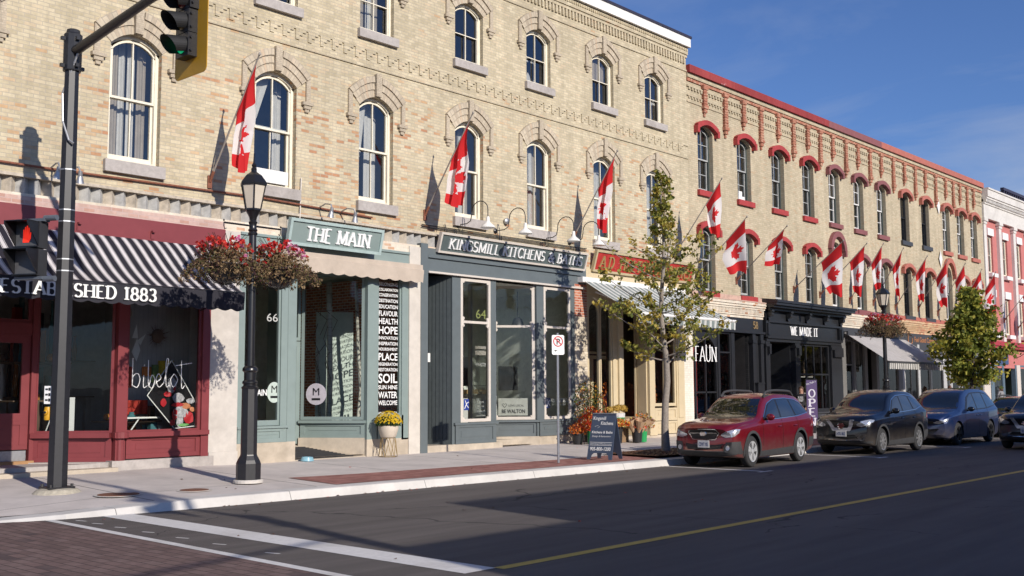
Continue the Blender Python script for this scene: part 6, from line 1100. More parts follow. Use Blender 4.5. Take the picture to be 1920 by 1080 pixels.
def leafq(b, p, r, m=0, ar=.5):
    d = Vector((random.gauss(0, 1), random.gauss(0, 1), random.gauss(0, 1))).normalized(); e = d.orthogonal().normalized(); e = Matrix.Rotation(random.uniform(0, 6.28), 3, d) @ e; f = d.cross(e)
    p = Vector(p); b.q([p-e*r, p+f*r*ar, p+e*r, p-f*r*ar], m)
def basket(loc, label, seed, pink, sc=1.0):
    random.seed(seed); T = thing('hanging_flower_basket', label, 'flower basket', loc, 'hanging flower baskets on the street lamps'); x, y, z = loc
    b = MB(); b.lathe((x, y, z), [(.03*sc, -.36*sc), (.18*sc, -.31*sc), (.29*sc, -.20*sc), (.345*sc, -.06*sc), (.36*sc, 0), (.33*sc, .01)], 20); b.build('bowl', mat('black_plastic_bowl', (.012, .012, .013), .18, var=.2), T, True)
    b = MB(); b.tube([(x+.35*sc*math.cos(t), y+.35*sc*math.sin(t), z+.01) for t in [k*math.pi/12 for k in range(25)]], .012, 5)
    for k in range(10): t = k*math.pi/5; b.tube([(x+q*sc*math.cos(t), y+q*sc*math.sin(t), z+h*sc) for q, h in ((.37, 0), (.36, -.08), (.30, -.21), (.19, -.32), (.02, -.37))], .006, 4)
    for k in range(3): t = k*2.09+.5; b.tube([(x+.35*math.cos(t)*sc, y+.35*math.sin(t)*sc, z), (x, y, z+.62*sc)], .004, 4)
    b.build('wire_frame', BLKM, T)
    b = MB()
    for k in range(3000):
        t = random.uniform(0, 6.283); r = random.random()**.5; h = random.uniform(-.28, .24); R_ = .49*sc*(1 if h < .1 else 1.12)
        p = (x+R_*r*math.cos(t)*1.05, y+R_*r*math.sin(t), z+h*sc*(1.1 if r > .55 else .4)+.14*sc-(.16*sc if r > .85 else 0)-(.0 if r > .6 else -.05))
        if r < .6 and p[2] < z: continue
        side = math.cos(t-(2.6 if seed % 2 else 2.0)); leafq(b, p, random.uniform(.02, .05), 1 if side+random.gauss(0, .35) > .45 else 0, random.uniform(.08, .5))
    for k in range(130):   # trailing stems
        t = random.uniform(0, 6.283); p = [Vector((x+.45*sc*math.cos(t), y+.45*sc*math.sin(t), z+.1))]; d = Vector((math.cos(t)*.10, math.sin(t)*.10, -.02))
        for q in range(4): d.z -= .035; d += Vector((random.uniform(-.02, .02),)*3); p.append(p[-1]+d*random.uniform(.5, 1))
        for q in p[1:]:
            for _ in range(3): leafq(b, q+Vector((random.uniform(-.03, .03), random.uniform(-.03, .03), random.uniform(-.03, .03))), .03, 1 if k % 3 else 0, .4)
    b.build('foliage', [GFT, GFD], T, recalc=False)
    b = MB()
    for k in range(85):
        t = random.uniform(0, 6.283); r = random.uniform(.1, 1.0)**.6; c = (x+.52*sc*r*math.cos(t), y+.52*sc*r*math.sin(t), z+sc*(.24+.22*(1-r*r)+random.uniform(-.03, .14)))
        if random.random() < .16: c = (c[0], c[1], c[2]-.25*sc)
        pk = (pink and (math.cos(t+.5) > .55) and random.random() < .85) or random.random() < .14; mm_ = 1 if pk else 0
        for _ in range(random.randint(4, 9)): leafq(b, (c[0]+random.uniform(-.035, .035), c[1]+random.uniform(-.035, .035), c[2]+random.uniform(-.03, .03)), random.uniform(.022, .045), mm_, .85)
    b.build('flowers', [PR, PP], T, recalc=False)
    b = MB()
    for k in range(10): t = random.uniform(0, 6.28); b.tube([(x+.1*math.cos(t), y+.1*math.sin(t), z+.1), (x+.25*math.cos(t), y+.25*math.sin(t), z+.4), (x+.4*math.cos(t), y+.4*math.sin(t), z+.58*sc)], .005, 4)
    b.build('stems', [GFD], T)
basket((10.66, 16.74, 4.13), 'hanging basket of red flowers and dark trailing leaves left of the near lamp shaft', 21, False, .96)
basket((11.84, 16.74, 4.14), 'hanging basket of red and pink flowers right of the near lamp shaft', 24, True, 1.0)
basket((38.85, 16.7, 4.12), 'hanging basket with dark trailing leaves left of the distant lamp shaft', 31, False, .98)
basket((39.95, 16.7, 4.12), 'hanging basket of red flowers right of the distant lamp shaft', 34, False, .98)
# ------------------------------------------------------------ traffic signal pole, mast arm and signal heads
def mast(loc, s, lab):
    """s = +1: arm towards -Y, s = -1: towards +Y; built round the origin"""
    T = thing('traffic_signal_pole', lab, 'signal pole', (0, 0, 0))
    b = MB(); b.lathe((0, 0, -.08), [(.36, 0), (.36, .06), (.30, .12), (.22, .14)], 20, sx=1.1); b.build('footing', mat('rough_footing_concrete', (.42, .38, .30), .95, var=.2, vs=14, bump=1, bs=30), T)
    b = MB(); b.box(-.22, .22, -.20, .20, .055, .085); 
    for x in (-.18, .18):
        for y in (-.16, .16): b.cyl((x, y, .08), (x, y, .13), .025, n=6)
    b.build('base_plate', POLEM, T)
    b = MB(); b.lathe((0, 0, .08), [(.168, 0), (.118, 7.75)], 8); b.build('pole', POLEM, T)
    b = MB(); b.lathe((0, 0, 7.2), [(.15, 0), (.155, .02), (.155, .65), (.12, .68), (.11, .74), (.06, .76)], 10)
    for z in (7.28, 7.76):
        b.box(-.21, .21, -.03, .03, z-.03, z+.03); b.box(-.03, .03, -.21, .21, z-.03, z+.03)
    b.build('arm_clamp', POLEM, T)
    b = MB(); b.tube([(0, -.12*s, 7.55), (0, -2.6*s, 7.82), (0, -4.6*s, 7.95), (0, -6.2*s, 8.0)], [.085, .07, .06, .05], 12); b.build('mast_arm', POLEM, T, True)
    b = MB(); b.tube([(0, -.22*s, 7.5), (-.05, -.10*s, 7.2), (-.13, .05, 6.8), (-.13, 0, 6.3), (-.08, -.15*s, 5.95), (-.02, -.2*s, 5.9)], .018, 6); b.build('cable', GALV, T)
    for z in (5.45, 4.55, 3.9, 4.75, 3.7): b = MB(); r_ = .168-.05*(z-.08)/7.75+.003; b.lathe((0, 0, z), [(r_, 0), (r_, .02)], 8); b.build('band', GALV, T)
    T.location = loc; return T
PX, PY = 8.19, 17.77
mast((PX, PY, .20), 1, 'tall octagonal black signal pole with mast arm on the left corner')
def signal_head(loc, s, lab, lit=True):
    T = thing('traffic_signal', lab, 'traffic signal', (0, 0, 0)); dp = .09
    # faces -X
    b = MB(); w2, z0, z1, r = .44, -.26, 1.42, .10
    P = [(w2-r+r*math.cos(a), z0+r+r*math.sin(a)) for a in [R(-90+15*k) for k in range(7)]]+[(w2-r+r*math.cos(a), z1-r+r*math.sin(a)) for a in [R(15*k) for k in range(7)]]; P = P+[(-x, z) for x, z in P[::-1]]
    i = len(b.v)
    for x in (dp, dp+.012): b.q([(x, y, z) for y, z in P])
    for (a, c), (e, f) in zip(P, P[1:]+P[:1]): b.q([(dp, a, c), (dp, e, f), (dp+.012, e, f), (dp+.012, a, c)])
    b.build('backplate', mat('signal_yellow', (.55, .29, .012), .45, var=.06), T)
    b = MB()
    for k in range(3):
        z = k*.36; h = .17 if k < 2 else .20; b.box(-.06, .16, -h, h, z+.005, z+.355)
        for y in (-h-.02,):
            b.cyl((-.02, y-.01, z+.08), (-.02, y+.03, z+.08), .02, n=6); b.cyl((-.02, y-.01, z+.28), (-.02, y+.03, z+.28), .02, n=6)
    b.build('housing', BLKM, T)
    cols = [mat('green_signal_lens', (.0, .55, .22), .3, emit=.45), mat('amber_signal_lens', (.12, .08, .01), .3), mat('red_signal_lens', (.16, .008, .004), .3)]
    for k in range(3):
        zc = k*.36+.18; rr = .13 if k < 2 else .155
        b = MB(); b.lathe((-.065, 0, zc), [(rr*.98, 0), (rr*.8, -.02), (rr*.4, -.035), (.01, -.04)], 20, 0, 'x'); b.build('lens', cols[k], T, True)
        b = MB(); n = 22   # tunnel visor, cut away below
        for q in range(n):
            a0, a1 = -math.pi*.28+q*math.pi*1.56/n, -math.pi*.28+(q+1)*math.pi*1.56/n
            for e in (0,):
                L0 = .33*(.35+.65*max(0, math.sin(a0)*.5+.5)); L1 = .33*(.35+.65*max(0, math.sin(a1)*.5+.5))
                f = lambda a, x, r2, Lx: (x, r2*math.cos(a), zc+r2*math.sin(a)-max(0, -x-.06)*.18)
                b.q([f(a0, -.06, rr*1.04, 0), f(a1, -.06, rr*1.04, 0), f(a1, -.06-L1, rr*1.1, 0), f(a0, -.06-L0, rr*1.1, 0)]); b.q([f(a0, -.06, rr*1.09, 0), f(a1, -.06, rr*1.09, 0), f(a1, -.06-L1, rr*1.14, 0), f(a0, -.06-L0, rr*1.14, 0)])
        b.build('visor', mat('matt_black_visor', (.02, .02, .021), .55, var=.1), T, True, recalc=False)
    b = MB(); b.cyl((.05, 0, 1.08), (.05, 0, 1.5), .03); b.box(0, .1, -.06, .06, 1.42, 1.5); b.build('hanger', GALV, T); T.location = loc; return T
signal_head((8.12, 13.93, 6.79), 1, 'three lens traffic signal with yellow backplate and lit green lens at the top left')
T = mast((6.15, -3.9, .1), -1, 'near corner signal pole behind the camera casting its arm shadow'); 
signal_head((6.1, .2, 6.7), 1, 'near corner traffic signal behind the camera')
# pedestrian signal
T = thing('pedestrian_signal', 'black pedestrian signal with glowing red hand beside the signal pole', 'pedestrian signal', (0, 0, 0)); 
for k, z in enumerate((0, .47)):
    b = MB(); b.box(-.02, .20, -.24, .24, z, z+.45)
    b.box(-.04, .0, -.24, .24, z, z+.02); b.build('housing', mat('dark_grey_housing', (.035, .036, .04), .5, var=.15), T)
    b = MB()
    for (y0, y1) in ((-.235, -.215), (.215, .235)): b.hexa([(-.30, y0, z+.38), (-.02, y0, z+.03), (-.02, y1, z+.03), (-.30, y1, z+.38), (-.30, y0, z+.43), (-.02, y0, z+.43), (-.02, y1, z+.43), (-.30, y1, z+.43)])
    b.box(-.30, -.02, -.235, .235, z+.425, z+.44); b.box(-.08, -.02, -.235, .235, z+.01, z+.03); b.build('visor', BLKM, T)
    b = MB(); b.q([(-.025, -.21, z+.03), (-.025, .21, z+.03), (-.025, .21, z+.42), (-.025, -.21, z+.42)]); b.build('screen', mat('grey_screen', (.09, .09, .095), .35, var=.2) if k else mat('grey_screen', (.09, .09, .095), .35, var=.2), T)
HAND = [(-.07, .06), (.05, .06), (.085, .12), (.09, .22), (.07, .22), (.06, .17), (.055, .30), (.035, .30), (.03, .19), (.022, .33), (.0, .33), (-.003, .19), (-.012, .31), (-.034, .31), (-.033, .18), (-.045, .27), (-.064, .27), (-.066, .14)]
b = MB(); b.q([(-.032, -y, .50+z*1.05) for y, z in HAND]); b.build('hand_symbol', mat('lit_red_led', (.9, .03, .01), .5, emit=.8), T, recalc=False)
b = MB(); b.tube([(.08, -.26, .98), (.08, -.50, .98)], .05, 10); b.tube([(.08, -.26, -.05), (.08, -.50, -.05)], .05, 10); b.box(.0, .16, -.3, .24, .92, .97); b.box(.0, .16, -.3, .24, -.06, -.01); b.build('bracket', mat('slate_blue_bracket', (.10, .115, .14), .5), T)
T.location = (7.62, 17.95, 3.80); T.rotation_euler.z = R(28)
T = thing('push_button', 'yellow pedestrian push button with a small sign on the signal pole', 'push button', (0, 0, 0)); b = MB(); b.lathe((0, 0, 0), [(.055, -.11), (.06, -.08), (.06, .08), (.05, .11)], 14); b.ell((-.06, 0, .02), (.035, .04, .05), 10); b.build('housing', mat('signal_yellow', (.55, .29, .012), .45), T, True)
b = MB(); b.cyl((-.075, 0, .02), (-.10, 0, .02), .022); b.build('button', BLKM, T); b = MB(); b.box(-.02, -.005, -.065, .065, .16, .46); b.build('sign', WHTXT, T)
b = MB()
for k in range(3): b.box(-.024, -.02, -.045, -.01, .20+k*.09, .25+k*.09); b.box(-.024, -.02, .0, .045, .21+k*.09, .24+k*.09)
b.build('pictogram', BLKM, T); T.location = (8.03, 17.86, 1.50); T.rotation_euler.z = R(35)
T = thing('overhead_cable', 'thin black cable crossing above the intersection', 'cable', (0, 0, 7)); b = MB(); b.tube([(6.1, -4.6, 7.0), (1.5, -4.95, 6.7), (-6, -4.9, 6.75), (-16, -4.4, 7.2)], .045, 6); b.build('cable', BLKM, T)
# ------------------------------------------------------------ manholes, no parking sign, board, bowl, planter, buckets
for (x, y, r, lab) in ((8.75, 16.75, .33, 'larger rusty manhole cover beside the signal pole'), (9.95, 16.42, .24, 'smaller rusty manhole cover near the kerb')):
    z = swz(x, y); b = MB(); b.lathe((x, y, z+.004), [(r, 0), (r, .008)], 28); b.lathe((x, y, z), [(r+.06, .0), (r+.06, .006)], 28, 1)
    T = thing('manhole_cover', lab, 'manhole cover', (x, y, z)); b.build('lid', [mat('rusty_cover', (.20, .085, .05), .8, var=.35, vs=60, bump=.6), CONC], T)
T = thing('no_parking_sign', 'white no parking sign with red ring on a slim galvanised post', 'sign', (0, 0, 0)); b = MB(); b.tube([(0, 0, 0), (0, 0, 3.0)], .032, 8); b.build('post', GALV, T)
def rr(w_, h, r, n=6):
    o = []
    for cx_, cz_, a0 in ((w_/2-r, -h/2+r, -90), (w_/2-r, h/2-r, 0), (-w_/2+r, h/2-r, 90), (-w_/2+r, -h/2+r, 180)):
        o += [(cx_+r*math.cos(R(a0+90*k/n)), cz_+r*math.sin(R(a0+90*k/n))) for k in range(n+1)]
    return o
b = MB(); P = rr(.31, .46, .04)
for x in (-.038, -.03): b.q([(y, x, z+2.72) for y, z in P])
b.build('plate', WHTXT, T); b = MB(); n = 32; cz_ = 2.80
for k in range(n):
    a, c = 2*math.pi*k/n, 2*math.pi*(k+1)/n; b.q([(.125*math.cos(a), -.0405, cz_+.125*math.sin(a)), (.125*math.cos(c), -.0405, cz_+.125*math.sin(c)), (.098*math.cos(c), -.0405, cz_+.098*math.sin(c)), (.098*math.cos(a), -.0405, cz_+.098*math.sin(a))])
b.q([(-.083, -.042, cz_+.058), (-.063, -.042, cz_+.078), (.083, -.042, cz_-.058), (.063, -.042, cz_-.078)]); b.build('ring', mat('sign_red', (.5, .02, .03), .5), T, recalc=False)
b = MB(); sans(b, 'P', .135, (-.04, -.0395, cz_-.068), (1, 0, 0), (0, 0, 1), bold=.03); b.q([(-.10, -.0405, 2.585), (-.06, -.0405, 2.61), (-.06, -.0405, 2.56)]); b.q([(-.06, -.0405, 2.593), (-.02, -.0405, 2.593), (-.02, -.0405, 2.577), (-.06, -.0405, 2.577)]); b.build('symbol', BLKM, T, recalc=False)
T.location = (19.05, 15.9, .18); T.rotation_euler.z = R(-28)
T = thing('sandwich_board', 'navy folding sandwich board for kitchens and baths standing on the brick strip', 'sandwich board', (0, 0, 0)); NB = mat('navy_board', (.055, .075, .12), .5, var=.06)
def bpanel(mb, x0, s, m=0):  # leaning panel with cut out feet
    H, W, t = 1.08, .34, .02; f = lambda y, h, d: (x0*(1-h/H)*1.0-s*0+d, y, h)
    pts = [(-W, 0), (-W*.74, 0), (-W*.66, .10), (-W*.5, .15), (W*.5, .15), (W*.66, .10), (W*.74, 0), (W, 0), (W*.94, H), (-W*.94, H)]
    mb.q([f(y, h, 0) for y, h in pts], m); mb.q([f(y, h, t*s) for y, h in pts], m)
    for a, c in zip(pts, pts[1:]+pts[:1]): mb.q([f(*a, 0), f(*c, 0), f(*c, t*s), f(*a, t*s)], m)
b = MB(); bpanel(b, -.30, 1); b.build('front_panel', NB, T); b = MB(); bpanel(b, .26, -1); b.build('rear_panel', NB, T)
b = MB(); u = Vector((.30, 0, 1.08)).normalized(); rgt = Vector((0, -1, 0)); o_ = Vector((-.306, 0, 0)); P = lambda y, h: o_+Vector((0, -y, 0))+u*h
sans(b, 'Kingsmill', .085, P(-.28, .97), rgt, u, bold=.012, width=.34); sans(b, 'Kitchens', .085, P(-.06, .85), rgt, u, bold=.012, width=.33); sans(b, 'Kitchens & Baths', .06, P(-.28, .64), rgt, u, bold=.02, width=.56); sans(b, 'Design & Renovation', .04, P(-.26, .55), rgt, u, width=.5)
sans(b, 'www.kingsmillkitchens.com', .03, P(-.29, .37), rgt, u, width=.58); sans(b, '905-800-1200', .085, P(-.28, .22), rgt, u, bold=.02, width=.56)
for h in (.345, .415): b.q([P(-.3, h), P(.3, h), P(.3, h+.008), P(-.3, h+.008)])
b.tube([P(-.22, .80), P(-.15, .83), P(-.08, .80), P(-.14, .77)], .003, 4); b.build('lettering', WHTXT, T, recalc=False)
b = MB(); b.box(-.01, .02, -.32, .32, 1.06, 1.10); b.build('hinge', GALV, T); T.location = (20.62, 15.75, .195); T.rotation_euler.z = R(9)
T = thing('dog_bowl', 'light blue dog bowl on the pavement by the sage shop step', 'bowl', (15.2, 20.1, .22)); b = MB(); b.lathe((15.15, 20.2, swz(15, 20.2)), [(.15, 0), (.155, .01), (.13, .09), (.12, .095), (.10, .07), (.08, .03), (.02, .025)], 22); b.build('bowl', mat('light_blue_bowl', (.22, .42, .50), .35), T, True)
T = thing('door_mat', 'black ribbed mat on the ramp of the sage shop entrance', 'door mat', (15.7, YF+.5, .3)); b = MB(); z = .297
p0 = [(14.98, YF+.05), (16.1, YF+.05-.4), (16.75, YF+.25), (15.8, YF+1.3), (15.3, YF+1.3)]
for k in range(13): y = YF+.04+k*.10; zz_ = .264+(y-YF)*.1625; b.box(15.0+.03*k, 16.75-.045*k, y, y+.08, zz_, zz_+.018)
b.build('mat', mat('black_rubber', (.025, .025, .027), .7, var=.2), T)
# planter on a wire stand
T = thing('planter', 'round cream pot of yellow chrysanthemums on a gold wire stand', 'planter', (17.42, 19.95, .25)); x, y, z = 17.42, 19.98, swz(17.4, 19.98)
b = MB()
for k in range(6):
    a, c, d = k*math.pi/3, (k+1)*math.pi/3, (k+.5)*math.pi/3; q = lambda t, r, h: (x+r*math.cos(t), y+r*math.sin(t), z+h)
    b.tube([q(a, .19, .46), q(d, .23, .01)], .007, 5); b.tube([q(c, .19, .46), q(d, .23, .01)], .007, 5); b.tube([q(a, .19, .46), q(c, .19, .46)], .007, 5); b.tube([q(d, .23, .01), q(d+math.pi/3, .23, .01)], .007, 5)
b.build('wire_stand', mat('gold_wire', (.40, .28, .12), .4, metal=.6), T)
b = MB(); b.lathe((x, y, z+.46), [(.15, 0), (.19, .03), (.25, .22), (.255, .30), (.235, .30), (.22, .26)], 26); b.build('pot', mat('cream_ceramic', (.62, .54, .44), .45, var=.08), T, True)
random.seed(77); b = MB(); CG = leafmat('mum_leaves', [(.03, .07, .02), (.07, .12, .04), (.10, .14, .05)], .2)
for k in range(900): t = random.uniform(0, 6.28); ph = random.random(); r = .30*ph**.5; h = random.uniform(0, .26)*math.cos(ph*1.3); leafq(b, (x+r*math.cos(t), y+r*math.sin(t), z+.76+h), random.uniform(.02, .04))
b.build('foliage', CG, T, recalc=False)
b = MB(); YM = leafmat('yellow_mum_petals', [(.62, .40, .01), (.78, .55, .02), (.70, .46, .02)], .2)
for k in range(420):
    t = random.uniform(0, 6.28); ph = (random.random()**.6)*1.5; c = Vector((x+.345*math.sin(ph)*math.cos(t), y+.345*math.sin(ph)*math.sin(t), z+.80+.32*math.cos(ph)))
    if c.z < z+.86 and random.random() < .45: continue
    n_ = (c-Vector((x, y, z+.7))).normalized(); e = n_.orthogonal().normalized(); f = n_.cross(e)
    for q in range(5): a = q*1.257+k; dd = e*math.cos(a)+f*math.sin(a); s_ = e*math.cos(a+1.57)+f*math.sin(a+1.57); b.q([c, c+dd*.016+s_*.010+n_*.006, c+dd*.028-n_*.002, c+dd*.016-s_*.010+n_*.006])
b.build('flowers', YM, T, recalc=False)
# florist display
GB = mat('green_plastic_bucket', (.02, .30, .09), .35, var=.05); BB = mat('black_plastic_bucket', (.02, .02, .022), .4)
def flowers(name, label, cat, c, r, h, mats, n, seed, bucket=None, bh=.38, br=.16, size=(.02, .05), squash=1.0, group=None, white=False, wraps=0):
    random.seed(seed); x, y, z = c; T = thing(name, label, cat, c, group)
    if bucket:
        b = MB(); b.lathe((x, y, z), [(br*.8, 0), (br, bh), (br*1.06, bh), (br*1.06, bh-.03), (br*.98, bh-.04), (br*.9, bh-.06)], 20); b.build('bucket', bucket, T, True)
        if white:
            b = MB(); b.lathe((x, y, z+bh), [(br*1.07, 0), (br*1.12, .12), (br*1.0, .13)], 16); b.build('wrap', mat('white_wrap', (.65, .64, .62), .6), T)
    z0 = z+(bh if bucket else 0); b = MB()
    for k in range(n):
        t = random.uniform(0, 6.28); ph = random.random(); rr_ = r*ph**.5; zz = z0+random.uniform(0, h)*(1-.55*ph*squash); leafq(b, (x+rr_*math.cos(t), y+rr_*math.sin(t), zz), random.uniform(*size), random.randrange(len(mats)), .6)
    b.build('foliage', mats, T, recalc=False)
    if wraps:
        b = MB()
        for k in range(wraps):
            t = k*6.28/wraps+.4; cx_, cy_ = x+.12*math.cos(t), y+.12*math.sin(t); d = Vector((math.cos(t)*.35, math.sin(t)*.35, .85)).normalized(); b.cyl(Vector((cx_, cy_, z0-.1)), Vector((cx_, cy_, z0-.1))+d*.42, .04, .17, 10, caps=False)
        b.build('paper_wrap', mat('kraft_paper', (.45, .30, .18), .8, var=.1), T, recalc=False)
    return T
RL = leafmat('red_blooms', [(.55, .02, .01), (.7, .08, .02), (.45, .01, .02)], .25); OL = leafmat('orange_blooms', [(.65, .18, .02), (.7, .28, .05), (.55, .1, .02)], .25); YL = leafmat('yellow_blooms', [(.6, .40, .05), (.7, .5, .1)], .25); GLf = leafmat('stem_green', [(.06, .11, .03), (.12, .18, .05), (.16, .18, .06)], .3); WL = leafmat('pale_blooms', [(.6, .5, .45), (.6, .35, .4), (.5, .45, .3)], .25); DL = leafmat('dark_red_autumn', [(.3, .04, .02), (.45, .12, .03), (.35, .02, .03)], .25)
zf = swz(26, 19.8)
flowers('flower_bucket', 'green bucket of bright red blooms left of the sandwich board', 'flower bucket', (25.0, 19.55, zf), .42, .75, [RL, RL, OL], 900, 1, GB, group='florist buckets', br=.17)
flowers('flower_bucket', 'small black tub of orange blooms at the far left of the florist display', 'flower bucket', (24.55, 19.75, zf), .28, .38, [OL, DL], 350, 2, BB, .3, group='florist buckets')
flowers('flower_bucket', 'black bucket with tall green and yellow branches against the arched windows', 'flower bucket', (25.55, 20.1, zf), .48, 1.55, [GLf, GLf, YL, OL, GLf], 1300, 3, BB, group='florist buckets', squash=.6)
flowers('flower_bucket', 'raised green bucket topped with yellow globe chrysanthemums', 'flower bucket', (26.35, 19.6, zf+.45), .20, .05, [GLf], 80, 4, GB, .30, .19, group='florist buckets', white=True)
b = MB(); b.box(26.1, 26.6, 19.4, 19.85, zf, zf+.45); T = thing('wooden_crate', 'wooden crate under the raised green bucket', 'crate', (26.35, 19.6, zf)); b.build('crate', mat('old_crate_wood', (.25, .16, .09), .8, var=.3), T)
for k, (dx, dy, dz) in enumerate(((-.34, .05, 0), (-.17, -.06, .02), (0, -.02, .05), (.16, -.06, .03), (.33, .02, 0))):
    T = thing('chrysanthemum', 'golden globe chrysanthemum, number %s from the left on the raised bucket' % ('one', 'two', 'three', 'four', 'five')[k], 'flower', (26.35+dx, 19.6+dy, zf+.95), 'globe chrysanthemums on the raised bucket'); b = MB(); c = Vector((26.35+dx, 19.6+dy, zf+1.0+dz))
    random.seed(k)
    for q in range(160):
        d = Vector((random.gauss(0, 1), random.gauss(0, 1), random.gauss(0, .8))).normalized(); p = c+d*.10; e = d.orthogonal().normalized()*.018; b.q([p-e, p+d.cross(e), p+e, p-d.cross(e)*1.0+d*.03])
    b.ell(tuple(c), (.095, .095, .085), 10); b.build('bloom', mat('golden_petals', (.48, .31, .06), .7, var=.3, vs=60), T, recalc=False)
flowers('flower_bucket', 'black tub of low orange blooms right behind the sandwich board', 'flower bucket', (25.9, 19.3, zf), .38, .25, [OL, RL, YL], 500, 5, BB, .5, group='florist buckets')
flowers('flower_bucket', 'green bucket of paper wrapped bouquets at the right end of the florist display', 'flower bucket', (26.95, 19.15, zf), .40, .5, [WL, OL, GLf, YL], 420, 6, GB, .42, .17, group='florist buckets', wraps=6)
flowers('flower_bucket', 'black bucket of kraft wrapped flowers beside the right green bucket', 'flower bucket', (26.55, 19.05, zf), .34, .4, [WL, YL, RL], 260, 7, BB, .4, .17, group='florist buckets', wraps=5)
flowers('flower_arrangement', 'orange and red autumn branches in the florist doorway', 'flower arrangement', (28.3, YF+1.0, .9), .35, 1.3, [OL, DL, OL], 500, 8, None, size=(.04, .09))
flowers('flower_arrangement', 'dark red autumn leaves behind the right florist window', 'flower arrangement', (29.75, YF+.35, 1.2), .22, 1.3, [DL, OL], 380, 9, None, size=(.03, .08))
T = thing('open_banner', 'tall purple banner reading OPEN beside the woman on the pavement', 'banner', (0, 0, 0)); b = MB(); b.box(-.19, .19, -.01, .01, .45, 2.0); b.build('panel', mat('purple_banner', (.06, .03, .12), .6, var=.06), T)
b = MB()
for k, ch in enumerate('OPEN'): strokes(b, ch, .26, (-.12, -.014, 1.42-k*.32), (1, 0, 0), (0, 0, 1), thick=.18, thin=.1, width=.24)
sans(b, 'We Made it', .07, (-.18, -.014, 1.82), (1, 0, .35), (-.35, 0, 1), width=.36); b.build('lettering', mat('lilac_white_lettering', (.62, .60, .66), .5), T, recalc=False); b = MB(); b.tube([(-.2, 0, 0), (-.2, 0, 2.03)], .012, 5); b.tube([(.2, 0, 0), (.2, 0, 2.03)], .012, 5); b.tube([(-.2, 0, 2.03), (.2, 0, 2.03)], .012, 5); b.box(-.3, .3, -.2, .2, 0, .03); b.build('stand', BLKM, T)
T.location = (33.91, 17.0, .15); T.rotation_euler.z = R(-40)
T = thing('pumpkin_sign', 'orange pumpkin shaped board under the bushy tree', 'sign', (46.4, 17.0, .3)); b = MB(); P = [(.33*math.cos(a)*(1 if math.sin(a) > -.6 else .8), .0, 1.55+.52*math.sin(a)*(1 if math.sin(a) > 0 else .6)) for a in [k*math.pi/14 for k in range(28)]]
for y in (-.02, .02): b.q([(x, y, z) for x, _, z in P])
for a, c in zip(P, P[1:]+P[:1]): b.q([(a[0], -.02, a[2]), (c[0], -.02, c[2]), (c[0], .02, c[2]), (a[0], .02, a[2])])
b.build('board', mat('pumpkin_orange', (.65, .22, .01), .55), T); b = MB(); b.tube([(0, 0, .0), (0, 0, 1.3)], .03, 6); b.tube([(0, 0, 2.05), (.03, 0, 2.25)], .03, 6); b.build('stake', TRIMC, T); T.location = (46.2, 17.2, .05); T.rotation_euler.z = R(-50)
# ------------------------------------------------------------ street trees
def bez(p, q, bend, n=6): 
    p, q = Vector(p), Vector(q); m = (p+q)/2+Vector(bend); return [(1-t)**2*p+2*t*(1-t)*m+t*t*q for t in [k/n for k in range(n+1)]]
def tree(label, loc, H, seed, lf, bark, z0, radf, nb, per, leaf, kind, r0=.09):
    random.seed(seed); T = thing('street_tree', label, 'tree', loc); x, y, z = loc; tr = MB()
    pts = [Vector((x+.06*math.sin(k*.9+seed)*min(1, k/3), y+.05*math.cos(k*1.3+seed)*min(1, k/3), z+H*k/12*.98)) for k in range(13)]
    tr.tube(pts, [r0*1.25]+[r0*(1-.88*k/12)+.006 for k in range(1, 13)], 10); tips = []
    for i in range(nb):
        t = z0+(1-z0)*((i+.5)/nb)**.95; hz = t*H; k = min(11, int(t*12)); o = pts[k].lerp(pts[k+1], t*12-k); a = i*2.4+random.uniform(-.5, .5); L_ = radf(t)*(random.uniform(.72, 1.15) if kind == 'a' else random.uniform(.5, 1.35)); up_ = L_*random.uniform(.35, .75) if kind == 'a' else L_*random.uniform(.25, .6)
        q = o+Vector((L_*math.cos(a), L_*math.sin(a), up_)); P = bez(o, q, (0, 0, -.12*L_)); rb = r0*.25*(1-t*.6); tr.tube(P, [rb*(1-.8*j/6)+.003 for j in range(7)], 6); 
        for j in range(2, 7):
            for s in range(2 if kind == 'a' else 3):
                w_ = L_*random.uniform(.16, .40)*(1.1-.06*j); d = Vector((random.gauss(0, 1), random.gauss(0, 1), random.uniform(-.35, .9))).normalized()*w_; e = P[j]+d; tr.tube([P[j], P[j]+d*.5+Vector((0, 0, .02)), e], [.007, .005, .003], 4); tips.append((P[j], e))
        tips.append((P[5], q+Vector((0, 0, .12))))
    for k in range(9, 12): tips.append((pts[k], pts[k+1]))
    tr.build('trunk', bark, T, True)
    b = MB()
    for p, q in tips:
        if kind == 'a' and random.random() < (.08 if p.z < 5.2 else .42): continue
        m_ = random.random(); mi = 0 if m_ < .5 else 1 if m_ < .8 else 2; n = int(per*random.uniform(.5, 1.5)*(1.55 if kind == 'a' and p.z < 5.4 else 1)); sp = .05 if kind == 'a' else .15
        for _ in range(n):
            c = p.lerp(q, random.uniform(.1, 1.08))+Vector((random.gauss(0, sp), random.gauss(0, sp), random.gauss(0, sp*.8))); leafq(b, c, random.uniform(*leaf), mi if random.random() < .8 else random.randrange(3), .75)
    b.build('crown', lf, T, recalc=False); return T
BK = mat('grey_bark', (.27, .235, .20), .9, var=.25, vs=18, bump=.8, bs=30); BK2 = mat('dark_bark', (.07, .055, .045), .9, var=.3, vs=12)
